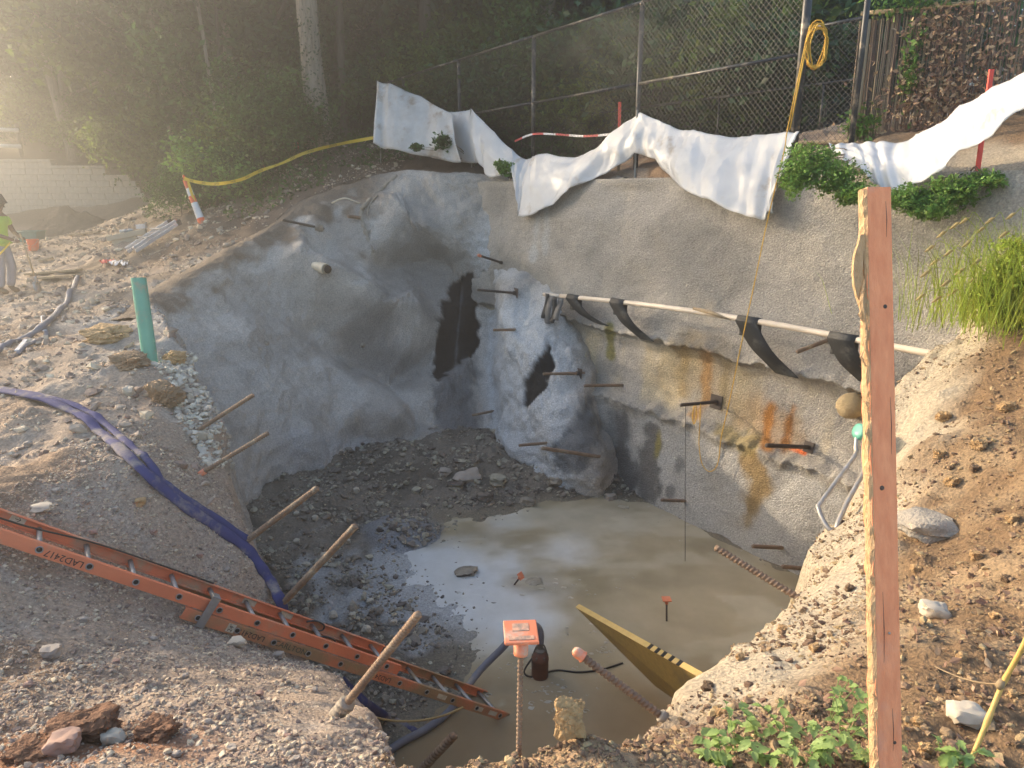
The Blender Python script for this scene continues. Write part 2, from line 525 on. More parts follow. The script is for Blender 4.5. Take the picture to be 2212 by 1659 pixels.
# dark leaf mould under the trees, damp earth in the far left yard
lm = sstep(-0.35, 0.5, gz) * sstep(14, 17, gy)
colr = lerp3(colr, (0.13, 0.095, 0.06), lm * 0.9)
slp = sstep(13.2, 14.5, gy) * sstep(-8.5, -7, gx) * sstep(3, 1, gx)
colr = lerp3(colr, (0.155, 0.105, 0.07), slp * 0.9)
yard = sstep(10, 13, gy) * sstep(-4.2, -6, gx) * (1 - lm)
colr = lerp3(colr, (0.24, 0.185, 0.13), yard * 0.7 * sstep(-0.5, 0.4, n1))
# pit floor: wet gravel mud, pale silt on the flats with the sky's reflection painted in
flc = lerp3((0.23, 0.195, 0.155), (0.15, 0.128, 0.10), sstep(-0.3, 0.5, n2 + n1))
wet = sstep(0.16, 0.015, gz - WATER) * sstep(0.5, 0.9, gt)
gpx, gpy = proj(np.stack([gx, gy, gz]))
sky_film = sstep(1.05, 0.6, np.hypot((gx + 0.65) / 2.0, (gy - 8.1) / 1.7) + 0.3 * n2) * sstep(0.5, 0.9, gt)
flc = lerp3(flc, (0.46, 0.47, 0.48), sky_film * 0.85)
shore = sstep(0.075, 0.0, gz - WATER) * sstep(0.5, 0.9, gt)
flc = lerp3(flc, lerp3((0.27, 0.23, 0.165), (0.50, 0.52, 0.53), sstep(1.15, .55, np.hypot((gx + 0.85) / 1.75, (gy - 8.2) / 1.5))), shore * 0.75)  # pale shore tone repeats the painted sky reflection
dm = sstep(1.15, 0.8, np.hypot((gx - DOME.x) / 0.6, (gy - DOME.y) / 0.55) + 0.1 * n2)
flc = lerp3(flc, (0.24, 0.25, 0.27), dm * 0.8 * sstep(0.5, 0.9, gt))
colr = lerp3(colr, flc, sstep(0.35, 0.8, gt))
face = sstep(0.05, 0.3, gt) * sstep(0.98, 0.7, gt)
colr = lerp3(colr, (0.30, 0.24, 0.17), face * 0.7)
colr = lerp3(colr, (0.36, 0.345, 0.32), face * sstep(4.5, 6.0, gy) * sstep(-1.0, -1.8, gx) * 0.9)
alpha = np.clip(wet * 0.95 + sky_film * 0.55 + 0.25 * sstep(0.5, 0.9, gt), 0, 1)
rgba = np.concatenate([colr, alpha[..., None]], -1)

ny, nx = gx.shape
gv = np.stack([gx.ravel(), gy.ravel(), gz.ravel()], 1)
ii = (np.arange(ny - 1)[:, None] * nx + np.arange(nx - 1)[None, :]).ravel()
gf = np.stack([ii, ii + 1, ii + nx + 1, ii + nx], 1)
M = {}
M['ground'] = mat('ground_soil', (1.12, 1.1, 1.08), (0.55, 0.55, 0.55), rough=0.95, scale=38, detail=8, bump=0.9, bscale=55, attr='tint', spec=0.3, bdist=0.02)
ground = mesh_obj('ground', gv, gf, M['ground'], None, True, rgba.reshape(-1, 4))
tag(ground, kind='structure')

# ------------------------------------------------------------------ sprayed concrete face (left and back)
A = netP.copy()                                     # cols, rows, 3
lip = np.array([tuple(back_off(c[0], 0.75)) for c in A]); lip[:, 2] -= 0.10
base = A[:, -1].copy(); base[:, 2] -= 0.7
A = np.concatenate([lip[:, None], A, base[:, None]], 1)
A = cr_rows(A, 36)                                   # along columns
A = np.swapaxes(cr_rows(np.swapaxes(A, 0, 1), 34), 0, 1)
du = np.gradient(A, axis=0); dv = np.gradient(A, axis=1)
nrm = np.cross(du, dv); nrm /= np.linalg.norm(nrm, axis=-1, keepdims=True) + 1e-9
nrm *= np.sign((nrm * (np.array([0, 4, -1.5]) - A)).sum(-1, keepdims=True))
ax, ay, az = A[..., 0], A[..., 1], A[..., 2]
rowi = np.arange(A.shape[1])[None, :] / 34.0
infl = sstep(0.4, 1.3, rowi)
dsp = 0.13 * fbm(ax * 0.9, ay * 0.9, az * 0.9, 3, 71) + 0.045 * fbm(ax * 3, ay * 3, az * 3, 3, 72) + 0.014 * fbm(ax * 24, ay * 24, az * 24, 2, 73) + 0.024 * fbm(ax * 9, ay * 9, az * 9, 2, 74)
dsp = dsp + 0.10 * np.clip(fbm(ax * 1.4 + 3, ay * 1.4, az * 0.6, 2, 77), 0, 1)
qx, qy = proj(np.moveaxis(A, -1, 0))
def ridge(pts, hw):
    best = np.full(qx.shape, 1e9)
    for (x0, y0), (x1, y1) in zip(pts[:-1], pts[1:]):
        ex, ey = x1 - x0, y1 - y0
        t = np.clip(((qx - x0) * ex + (qy - y0) * ey) / (ex * ex + ey * ey), 0, 1)
        best = np.minimum(best, np.hypot(qx - x0 - t * ex, qy - y0 - t * ey))
    return np.exp(-(best / hw) ** 2)
# heavy swells and hollows left by the spraying
dsp = dsp + 0.55 * ridge([(640, 570), (740, 640), (820, 690), (900, 690)], 42) - 0.50 * ridge([(700, 700), (780, 760), (870, 790), (940, 760)], 45)
dsp = dsp + 0.40 * ridge([(520, 760), (580, 860), (640, 950)], 75) + 0.40 * ridge([(860, 470), (930, 500)], 40) - 0.42 * ridge([(850, 570), (930, 560), (990, 600)], 40)
dsp = dsp + 0.28 * ridge([(760, 900), (850, 900)], 40) - 0.12 * ridge([(720, 500), (700, 560)], 30) + 0.16 * ridge([(690, 470), (640, 520)], 28) - 0.2 * ridge([(880, 850), (930, 900)], 35)
dsp = dsp + 0.24 * ridge([(1105, 620), (1100, 700)], 30) - 0.2 * ridge([(1050, 640), (1050, 900)], 22) + 0.10 * ridge([(1180, 700), (1160, 800)], 40)
A = A + nrm * (dsp * infl)[..., None]
npx, npy = proj(np.moveaxis(A, -1, 0))

def blot(px, py, pts, w, soft=6.0, amp=10.0, seed=1, X=None):
    """mask of a stain that follows a polyline of (x, y, halfwidth)"""
    best = np.full(px.shape, 1e9)
    for (x0, y0, w0), (x1, y1, w1) in zip(pts[:-1], pts[1:]):
        ex, ey = x1 - x0, y1 - y0
        t = np.clip(((px - x0) * ex + (py - y0) * ey) / (ex * ex + ey * ey + 1e-9), 0, 1)
        d = np.hypot(px - x0 - t * ex, py - y0 - t * ey) - (w0 + (w1 - w0) * t) * w
        best = np.minimum(best, d)
    best = best + amp * fbm(X[..., 0] * 7, X[..., 1] * 7, X[..., 2] * 4.5, 3, seed)
    return sstep(soft, -soft, best)

m1 = fbm(A[..., 0] * 1.2, A[..., 1] * 1.2, A[..., 2] * 1.2, 4, 81)
nc = lerp3((0.53, 0.49, 0.44), (0.41, 0.375, 0.335), sstep(-0.2, 0.5, m1))
nc = lerp3(nc, (0.40, 0.37, 0.33), sstep(930, 1030, npx) * sstep(590, 480, npy) * 0.8)
pale = sstep(1030, 1080, npx) * sstep(1270, 1215, npx) * sstep(600, 680, npy)
nc = lerp3(nc, (0.56, 0.58, 0.59), pale * 0.85)  # fresh pale concrete, with the skylight's blue put into the tint
pale2 = sstep(95, 40, np.hypot(npx - 1085, (npy - 530) * 0.9))
nc = lerp3(nc, (0.53, 0.55, 0.56), pale2 * 0.75)
lowl = sstep(70, 30, np.abs(npy - 985 + 0.12 * (700 - npx))) * sstep(560, 640, npx) * sstep(900, 820, npx)
nc = lerp3(nc, (0.50, 0.50, 0.505), lowl * 0.6)
damp_shade = np.maximum(blot(npx, npy, [(830, 640, 30), (790, 760, 60), (860, 790, 40)], 1.0, 30, 18, 91, A), blot(npx, npy, [(900, 560, 70), (940, 640, 60), (900, 480, 50)], 1.0, 40, 20, 92, A))  # dark patches: damp concrete plus the shade of the hollows painted in
nc = lerp3(nc, (0.235, 0.22, 0.205), damp_shade * 0.7)
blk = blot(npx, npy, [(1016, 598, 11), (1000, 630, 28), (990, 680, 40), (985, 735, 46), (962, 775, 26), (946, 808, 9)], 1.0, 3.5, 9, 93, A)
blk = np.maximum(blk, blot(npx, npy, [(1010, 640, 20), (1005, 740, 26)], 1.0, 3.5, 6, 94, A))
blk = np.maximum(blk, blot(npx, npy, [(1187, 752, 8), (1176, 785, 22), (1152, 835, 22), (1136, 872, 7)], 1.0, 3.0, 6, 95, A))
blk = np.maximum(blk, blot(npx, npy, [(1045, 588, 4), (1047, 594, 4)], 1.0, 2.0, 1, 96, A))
A = A - nrm * (0.055 * blk)[..., None]
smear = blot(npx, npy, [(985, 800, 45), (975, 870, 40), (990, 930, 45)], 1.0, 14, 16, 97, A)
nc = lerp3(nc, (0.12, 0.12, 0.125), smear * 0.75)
drk = blot(npx, npy, [(1270, 870, 10), (1265, 940, 35), (1230, 985, 40)], 1.0, 12, 12, 98, A)
nc = lerp3(nc, (0.13, 0.135, 0.14), drk * 0.85)
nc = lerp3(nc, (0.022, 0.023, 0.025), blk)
strk = np.maximum(blot(npx, npy, [(1062, 690, 4), (1058, 800, 6), (1064, 880, 8)], 1.0, 6, 5, 150, A), blot(npx, npy, [(1000, 620, 1.5), (990, 720, 1.5), (985, 800, 3)], 1.0, 3, 2, 151, A) * .25)
nc = lerp3(nc, (0.62, 0.65, 0.67), strk * 0.6)
brn = sstep(1.75, 1.2, rowi + 0.55 * fbm(A[..., 0] * 2.3, A[..., 1] * 2.3, A[..., 2] * 2.3, 3, 99)) * sstep(880, 780, npx)
nc = lerp3(nc, (0.19, 0.135, 0.09), brn * 0.85)
na = np.clip(0.45 * smear + 0.05 * blk + 0.4 * drk + 0.1 * pale, 0, 1)
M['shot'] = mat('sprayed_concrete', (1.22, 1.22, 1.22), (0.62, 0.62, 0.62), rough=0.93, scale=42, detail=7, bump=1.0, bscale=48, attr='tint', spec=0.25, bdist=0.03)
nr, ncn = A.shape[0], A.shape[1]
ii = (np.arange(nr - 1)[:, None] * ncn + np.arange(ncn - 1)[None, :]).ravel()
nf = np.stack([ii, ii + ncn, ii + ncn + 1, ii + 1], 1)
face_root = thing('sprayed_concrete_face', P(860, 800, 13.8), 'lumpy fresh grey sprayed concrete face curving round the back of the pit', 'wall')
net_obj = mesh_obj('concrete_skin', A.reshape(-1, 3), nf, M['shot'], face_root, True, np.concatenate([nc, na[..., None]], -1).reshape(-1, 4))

# crumbly broken edge of the older panel at the top left of the face
def lumpy(mb, pts, r, seed, seg=9, amp=0.35):
    q = spline(pts, 10)
    rr = []
    for i in range(len(q)):
        rr.append(r * (1 + amp * math.sin(i * 1.7 + seed) * random.uniform(0.4, 1)))
    mb.tube(q, rr, seg)
    n0 = len(mb.v) - len(q) * seg
    for i in range(n0, len(mb.v)):
        v = mb.v[i]
        mb.v[i] = (v[0] + random.uniform(-1, 1) * r * amp * .6, v[1] + random.uniform(-1, 1) * r * amp * .6, v[2] + random.uniform(-1, 1) * r * amp * .6)

# ------------------------------------------------------------------ tall tiered wall (right)
prof = [(0.05, 9.0), (0.2, 8.38), (0.205, 8.27), (0.12, 8.24), (-0.5, 8.13), (-1.4, 8.02), (-2.06, 7.93), (-2.2, 7.85), (-2.27, 7.98), (-2.42, 8.06), (-3.02, 8.0), (-3.2, 7.9), (-3.3, 7.72), (-3.44, 7.77), (-4.2, 7.75), (-4.9, 7.70), (-5.4, 7.7)]
pr = []
for (z0, N0), (z1, N1) in zip(prof[:-1], prof[1:]):
    n = max(2, int(math.hypot(z1 - z0, N1 - N0) / 0.03))
    for k in range(n):
        t = k / n
        pr.append((z0 + (z1 - z0) * t, N0 + (N1 - N0) * t))
pr.append(prof[-1]); pr = np.array(pr)
ss = np.arange(-13.6, -2.4, 0.03)
S_, Zp = np.meshgrid(ss, pr[:, 0]); _, Np = np.meshgrid(ss, pr[:, 1])
wob = 0.05 * fbm(S_ * 1.3, S_ * 0, 0, 4, 101) + 0.03 * fbm(S_ * 6, S_ * 0, 0, 3, 102)
zz = Zp + wob * sstep(-0.9, -2.1, Zp)
NN = Np - (0.06 * fbm(S_ * 0.8, Zp * 0.8, 0, 3, 103) + 0.02 * fbm(S_ * 2.4, Zp * 2.4, 0, 3, 104) + 0.008 * fbm(S_ * 22, Zp * 22, 0, 2, 105)) * sstep(0.22, 0.0, Zp)
lipn = np.exp(-((Zp + 3.3) / 0.07) ** 2) + 0.7 * np.exp(-((Zp + 2.2) / 0.06) ** 2)
NN = NN - lipn * 0.05 * fbm(S_ * 9, Zp * 9, 0, 3, 106)
RW = np.stack([NN * WN[0] + S_ * WD[0], NN * WN[1] + S_ * WD[1], zz], -1)
rpx, rpy = proj(np.moveaxis(RW, -1, 0))
r1 = fbm(S_ * 0.9, Zp * 1.3, 0, 4, 111); r2 = fbm(S_ * 2.5, Zp * 0.7, 0, 4, 112)
rc = lerp3((0.46, 0.42, 0.365), (0.36, 0.33, 0.285), sstep(-0.2, 0.6, r1))
rc = lerp3(rc, (0.60, 0.50, 0.33), sstep(-2.2, -2.4, Zp) * sstep(-3.3, -3.1, Zp) * sstep(-0.5, 0.4, r2) * 0.8)
rc = lerp3(rc, (0.52, 0.50, 0.46), sstep(-3.35, -3.5, Zp) * 0.75)
rc = lerp3(rc, (0.44, 0.40, 0.34), sstep(0.06, 0.12, Zp) * 0.8)
rc = lerp3(rc, (0.16, 0.15, 0.14), np.exp(-((Zp + 2.1) / 0.16) ** 2) * sstep(-0.4, 0.3, r1) * 0.6)  # dark shadow band along the first ledge, painted into the wall colour
rc = lerp3(rc, (0.5, 0.5, 0.48), np.exp(-((Zp + 3.31) / 0.045) ** 2) * sstep(-8.5, -9.5, S_) * 0.8)
def stain(pts, colr_, amt, soft=8, amp=9, seed=1):
    global rc
    rc = lerp3(rc, colr_, blot(rpx, rpy, pts, 1.0, soft, amp, seed, RW) * amt)
stain([(1480, 800, 60), (1560, 830, 50)], (0.50, 0.36, 0.17), 0.45, 40, 30, 119)
stain([(1640, 900, 45), (1690, 930, 40)], (0.42, 0.24, 0.09), 0.5, 35, 25, 120)
stain([(1317, 705, 9), (1319, 770, 9)], (0.27, 0.24, 0.08), 0.9, 4, 4, 121)
stain([(1530, 770, 14), (1525, 860, 9), (1500, 900, 8)], (0.40, 0.22, 0.08), 0.85, 8, 8, 122)
stain([(1478, 760, 10), (1475, 850, 10)], (0.44, 0.30, 0.13), 0.7, 10, 8, 123)
stain([(1570, 790, 10), (1560, 880, 6)], (0.34, 0.25, 0.12), 0.7, 8, 6, 124)
stain([(1668, 880, 8), (1655, 960, 16)], (0.36, 0.15, 0.03), 0.9, 8, 9, 125)
stain([(1712, 880, 5), (1695, 960, 12)], (0.34, 0.14, 0.03), 0.9, 7, 8, 126)
stain([(1620, 990, 22), (1640, 1040, 25), (1615, 1120, 16)], (0.33, 0.20, 0.05), 0.8, 14, 14, 127)
stain([(1350, 900, 12), (1340, 980, 18), (1360, 1040, 25)], (0.13, 0.12, 0.11), 0.85, 8, 12, 128)
stain([(1410, 930, 16), (1400, 1010, 24), (1400, 1060, 30)], (0.14, 0.13, 0.12), 0.85, 8, 12, 129)
stain([(1340, 900, 25), (1310, 1000, 40)], (0.15, 0.145, 0.14), 0.6, 14, 14, 130)
stain([(1425, 930, 4), (1418, 985, 5)], (0.36, 0.29, 0.08), 0.8, 4, 4, 131)
stain([(1470, 1000, 12), (1465, 1010, 12)], (0.19, 0.18, 0.17), 0.8, 5, 5, 132)
stain([(1448, 1060, 12), (1448, 1064, 12)], (0.19, 0.18, 0.17), 0.8, 5, 5, 133)
stain([(1560, 930, 14), (1620, 960, 22)], (0.36, 0.27, 0.10), 0.7, 12, 12, 134)
stain([(1160, 470, 5), (1152, 560, 8)], (0.52, 0.52, 0.50), 0.8, 5, 4, 135)
stain([(1182, 450, 4), (1178, 545, 6)], (0.52, 0.52, 0.50), 0.7, 5, 4, 136)
stain([(1706, 970, 2), (1722, 973, 4), (1738, 978, 5)], (0.75, 0.16, 0.03), 0.95, 3, 2, 137)
ra = np.clip(0.25 * sstep(0.3, 0.15, rc[..., 0]), 0, 1)
nr, ncn = RW.shape[0], RW.shape[1]
ii = (np.arange(nr - 1)[:, None] * ncn + np.arange(ncn - 1)[None, :]).ravel()
rf = np.stack([ii, ii + 1, ii + ncn + 1, ii + ncn], 1)
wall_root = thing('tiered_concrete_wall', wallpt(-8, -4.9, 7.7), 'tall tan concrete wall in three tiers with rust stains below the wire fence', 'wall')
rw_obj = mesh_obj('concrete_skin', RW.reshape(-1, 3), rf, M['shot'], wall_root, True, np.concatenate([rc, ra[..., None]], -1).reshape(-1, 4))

# ------------------------------------------------------------------ ray tools for resting things on the built surfaces
def bvh(V, Fq):
    return BVHTree.FromPolygons([tuple(q) for q in V.tolist()], Fq.tolist())
_sel = (gf[:, 0] >= 0)
gxv = gv[gf[:, 0]]
_sel = (np.abs(gxv[:, 0]) < 16) & (gxv[:, 1] > -1.5) & (gxv[:, 1] < 27)
BG = bvh(gv, gf[_sel]); BN = bvh(A.reshape(-1, 3), nf); BR = bvh(RW.reshape(-1, 3), rf)

def hit(px, py, which='gnr', z=None):
    d = P(px, py, 1.0).normalized()
    best = None
    for k, T in (('g', BG), ('n', BN), ('r', BR)):
        if k in which:
            h = T.ray_cast(Vector((0, 0, 0)), d)
            if h[0] is not None and (best is None or h[3] < best[3]): best = h
    if best is None:
        return PZ(px, py, -2.0), Vector((0, 0, 1))
    return best[0], best[1]

def H(px, py, which='gnr', lift=0.0):
    q, n = hit(px, py, which)
    return q + Vector((0, 0, lift))

def drop(x, y, lift=0.0):
    h = BG.ray_cast(Vector((x, y, 20)), Vector((0, 0, -1)))
    zz_ = h[0].z if h[0] is not None else hz(x, y)
    return Vector((x, y, zz_ + lift))

# ------------------------------------------------------------------ murky pool
wx = np.arange(-3.2, 5.2, 0.05); wy = np.arange(1.9, 11.8, 0.05)
WX, WY = np.meshgrid(wx, wy)
WZ = np.full_like(WX, WATER) + 0.0015 * fbm(WX * 3, WY * 3, oct=2, seed=140)
ii = (np.arange(len(wy) - 1)[:, None] * len(wx) + np.arange(len(wx) - 1)[None, :]).ravel()
wf = np.stack([ii, ii + 1, ii + len(wx) + 1, ii + len(wx)], 1)
wnz = fbm(WX * 1.1, WY * 1.1, oct=4, seed=141)
wpx, wpy = proj(np.stack([WX, WY, WZ]))
wc = lerp3((0.40, 0.335, 0.225), (0.32, 0.265, 0.17), sstep(-0.3, 0.5, wnz))
wc = lerp3(wc, (0.27, 0.19, 0.11), sstep(1380, 1580, wpy) * 0.8)
wc = lerp3(wc, (0.48, 0.43, 0.32), sstep(0.1, 0.6, fbm(WX * .9 + .8 * wnz, WY * 2.2, oct=3, seed=142)) * 0.7)
wc = lerp3(wc, (0.62, 0.64, 0.65), sstep(1.15, 0.5, np.hypot((WX + 0.85) / 1.75, (WY - 8.2) / 1.5) + 0.4 * wnz) * 0.85)  # pale silt, brightened with a painted reflection of the sky
wc = lerp3(wc, (0.50, 0.47, 0.38), sstep(1.1, 0.5, np.hypot((WX - 1.1) / 1.2, (WY - 9.9) / .7) + 0.5 * wnz) * 0.5)
M['water'] = mat('murky_water', (1.08, 1.08, 1.08), (0.9, 0.9, 0.88), rough=0.10, scale=2.5, detail=6, bump=0.08, bscale=5, spec=0.32, attr='tint')
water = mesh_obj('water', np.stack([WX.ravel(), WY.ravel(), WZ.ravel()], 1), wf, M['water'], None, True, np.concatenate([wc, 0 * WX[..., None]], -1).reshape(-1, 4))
tag(water, kind='structure')

# ------------------------------------------------------------------ loose stones
def ico():
    t = (1 + 5 ** .5) / 2
    v = np.array([(-1, t, 0), (1, t, 0), (-1, -t, 0), (1, -t, 0), (0, -1, t), (0, 1, t), (0, -1, -t), (0, 1, -t), (t, 0, -1), (t, 0, 1), (-t, 0, -1), (-t, 0, 1)], float)
    v /= np.linalg.norm(v[0])
    f = np.array([(0, 11, 5), (0, 5, 1), (0, 1, 7), (0, 7, 10), (0, 10, 11), (1, 5, 9), (5, 11, 4), (11, 10, 2), (10, 7, 6), (7, 1, 8), (3, 9, 4), (3, 4, 2), (3, 2, 6), (3, 6, 8), (3, 8, 9), (4, 9, 5), (2, 4, 11), (6, 2, 10), (8, 6, 7), (9, 8, 1)])
    return v, f

def stones(name, x, y, size, m, sink=0.25, z=None, seed=0):
    rg = np.random.default_rng(seed)
    n = len(x)
    v0, f0 = ico()
    if z is None: z = hgt(x, y)
    V = np.repeat(v0[None], n, 0) * (1 + 0.28 * rg.standard_normal((n, 12, 1)).clip(-1.3, 1.3))
    V *= np.stack([rg.uniform(0.75, 1.35, n), rg.uniform(0.65, 1.1, n), rg.uniform(0.45, 0.8, n)], 1)[:, None, :]
    a = rg.uniform(0, 6.28, n); ca, sa = np.cos(a), np.sin(a)
    b = rg.normal(0, 0.4, n); cb, sb = np.cos(b), np.sin(b)
    X = V[..., 0] * ca[:, None] - V[..., 1] * sa[:, None]; Y = V[..., 0] * sa[:, None] + V[..., 1] * ca[:, None]; Z = V[..., 2]
    X, Z = X * cb[:, None] - Z * sb[:, None], X * sb[:, None] + Z * cb[:, None]
    W = np.stack([X, Y, Z], -1) * size[:, None, None]
    W += np.stack([x, y, z + size * (0.5 - sink)], -1)[:, None, :]
    Fq = (f0[None] + (np.arange(n) * 12)[:, None, None]).reshape(-1, 3)
    o = mesh_obj(name, W.reshape(-1, 3), Fq, m, None, False)
    return tag(o, kind='stuff')

def powsize(n, lo, hi, rg, k=2.2):
    return lo * (1 - rg.random(n)) ** (-1 / k) * 1.0 if False else np.minimum(lo * (1 - rg.random(n)) ** (-1.0 / k), hi)

M['stone'] = mat('grey_stone', (0.47, 0.375, 0.29), (0.29, 0.22, 0.165), rough=0.9, scale=14, bump=0.4, bscale=60, island=0.5)
M['stone_dark'] = mat('wet_dark_stone', (0.30, 0.255, 0.20), (0.17, 0.145, 0.115), rough=0.55, scale=14, bump=0.4, bscale=60, island=0.6)
M['stone_pale'] = mat('pale_limestone', (0.58, 0.53, 0.44), (0.40, 0.35, 0.28), rough=0.85, scale=14, bump=0.4, bscale=60, island=0.3)
M['stone_brown'] = mat('brown_stone', (0.31, 0.215, 0.13), (0.18, 0.115, 0.065), rough=0.95, scale=14, bump=0.4, bscale=60, island=0.45)

def scatter(name, n, xr, yr, lo, hi, m, cond, seed, sink=0.25, k=2.2, clump=0.0):
    rg = np.random.default_rng(seed)
    x = rg.uniform(*xr, n * 3); y = rg.uniform(*yr, n * 3)
    z, t, sd, fl, near = hgt(x, y, True)
    px, py = proj(np.stack([x, y, z]))
    ok = cond(x, y, z, t, sd, px, py)
    if clump:
        ok &= fbm(x * 2.5, y * 2.5, oct=3, seed=seed) + rg.uniform(-.5, .5, len(x)) > clump - 0.5
    idx = np.where(ok)[0][:n]
    return stones(name, x[idx], y[idx], powsize(len(idx), lo, hi, rg, k), m, sink, z[idx], seed)

infr = lambda px, py: (px > -60) & (px < 2280) & (py > 0) & (py < 1720)
tag(scatter('bank_gravel', 30000, (-3.6, 0.0), (1.7, 6.5), 0.0036, 0.015, M['stone'], lambda x, y, z, t, sd, px, py: (t < 0.3) & infr(px, py), 201, clump=0.25), 'grey gravel strewn over the near left bank', 'gravel')
tag(scatter('yard_gravel', 16000, (-16, -2.5), (5.5, 24), 0.011, 0.075, M['stone'], lambda x, y, z, t, sd, px, py: (t < 0.3) & infr(px, py), 202, clump=0.3), 'loose stones across the sunlit yard on the left', 'gravel')
tag(scatter('pit_gravel', 14000, (-4.5, 2.6), (3, 13.2), 0.012, 0.06, M['stone_dark'], lambda x, y, z, t, sd, px, py: (t > 0.9) & (z > WATER + 0.025) & infr(px, py), 203, clump=0.25), 'dark wet gravel on the pit floor', 'gravel')
tag(scatter('shore_pebbles', 2600, (-3.5, 3.5), (3, 12), 0.007, 0.03, M['stone_dark'], lambda x, y, z, t, sd, px, py: (t > 0.9) & (z > WATER - 0.03) & (z < WATER + 0.035) & infr(px, py), 207, sink=0.3), 'small wet pebbles along the edge of the pool', 'gravel')
tag(scatter('mound_gravel', 9000, (-0.5, 1.2), (1.2, 2.3), 0.003, 0.012, M['stone_brown'], lambda x, y, z, t, sd, px, py: (t < 0.5) & infr(px, py), 204), 'brown grit on the small mound', 'gravel')
tag(scatter('right_bank_crumbs', 16000, (0.4, 5.5), (1.2, 7), 0.004, 0.022, M['stone_brown'], lambda x, y, z, t, sd, px, py: (t < 0.5) & infr(px, py), 205, clump=0.2), 'crumbs of brown soil on the right bank', 'soil crumbs')
_g = PZ(425, 880, -2.05)
tag(scatter('pale_gravel', 1500, (-4.3, -2.2), (6.0, 8.6), 0.018, 0.05, M['stone_pale'], lambda x, y, z, t, sd, px, py: (t < 0.6) & (np.abs(px - (420 + (py - 860) * 0.42)) < 48 + 10 * np.sin(py * .05)) & (py > 765) & (py < 1010), 206, sink=0.1), 'pale crushed stone spilling down the bank below the green pipe', 'gravel')

# ================================================================== vegetation
M['bark'] = mat('tree_bark', (0.38, 0.32, 0.25), (0.19, 0.155, 0.12), rough=0.95, scale=5, bump=1.0, bscale=9, stretch=(4, 4, 0.7), bdist=0.06)
M['bark_dark'] = mat('dark_bark', (0.13, 0.10, 0.08), (0.06, 0.05, 0.04), rough=0.95, scale=5, bump=0.8, bscale=9, stretch=(4, 4, 0.7), bdist=0.04)
M['leaf'] = mat('leaf_green', (0.10, 0.165, 0.04), (0.06, 0.105, 0.028), rough=0.6, scale=0.8, translucent=0.55, island=0.55, spec=0.3)
M['leaf_light'] = mat('leaf_yellow_green', (0.18, 0.23, 0.045), (0.12, 0.165, 0.033), rough=0.6, scale=0.8, translucent=0.6, island=0.5, spec=0.3)
M['leaf_dark'] = mat('leaf_deep_green', (0.055, 0.105, 0.035), (0.035, 0.07, 0.025), rough=0.55, scale=0.8, translucent=0.3, island=0.55, spec=0.4)
M['leaf_bush'] = mat('leaf_bush_green', (0.21, 0.33, 0.07), (0.13, 0.23, 0.045), rough=0.55, scale=3, translucent=0.4, island=0.4, spec=0.4)
M['leaf_weed'] = mat('leaf_weed_green', (0.34, 0.46, 0.16), (0.25, 0.37, 0.11), rough=0.5, scale=20, translucent=0.4, island=0.0, spec=0.4, bump=0.2, bscale=60)
M['leaf_dry'] = mat('dry_leaf', (0.54, 0.37, 0.25), (0.36, 0.23, 0.14), rough=0.8, scale=6, translucent=0.25, island=0.45)
M['grass'] = mat('grass_blade', (0.42, 0.46, 0.07), (0.28, 0.36, 0.045), rough=0.55, scale=5, translucent=0.45, island=0.4)
M['grass_head'] = mat('grass_seed_head', (0.52, 0.42, 0.2), (0.4, 0.3, 0.13), rough=0.8, scale=30, translucent=0.4, island=0.3)
M['twig'] = mat('dry_twig', (0.30, 0.22, 0.13), (0.2, 0.14, 0.08), rough=0.9, scale=20)

def leaf_quads(c, size, rg, flat=0.0):
    n = len(c)
    a = rg.standard_normal((n, 3)); a[:, 2] *= (1 - 0.4 * flat); a /= np.linalg.norm(a, axis=1, keepdims=True)
    b = rg.standard_normal((n, 3)); b -= a * (a * b).sum(1, keepdims=True); b /= np.linalg.norm(b, axis=1, keepdims=True)
    s = np.asarray(size)[:, None] if hasattr(size, '__len__') else size
    u = a * s; w = b * s * 0.55
    nn = np.cross(a, b) * s * 0.12
    V = np.stack([c - u, c + w + nn, c + u, c - w + nn], 1).reshape(-1, 3)
    Fq = np.arange(n * 4).reshape(n, 4)
    return V, Fq

def raw_mesh(name, V, Fq, m, smooth=False):
    me = bpy.data.meshes.new(name)
    me.vertices.add(len(V)); me.vertices.foreach_set('co', np.asarray(V, float).ravel())
    k = Fq.shape[1]
    me.loops.add(Fq.size); me.loops.foreach_set('vertex_index', Fq.ravel().astype(np.int32))
    me.polygons.add(len(Fq)); me.polygons.foreach_set('loop_start', np.arange(0, Fq.size, k, dtype=np.int32))
    me.update(calc_edges=True)
    me.polygons.foreach_set('use_smooth', np.full(len(me.polygons), smooth))
    me.materials.append(m)
    return me

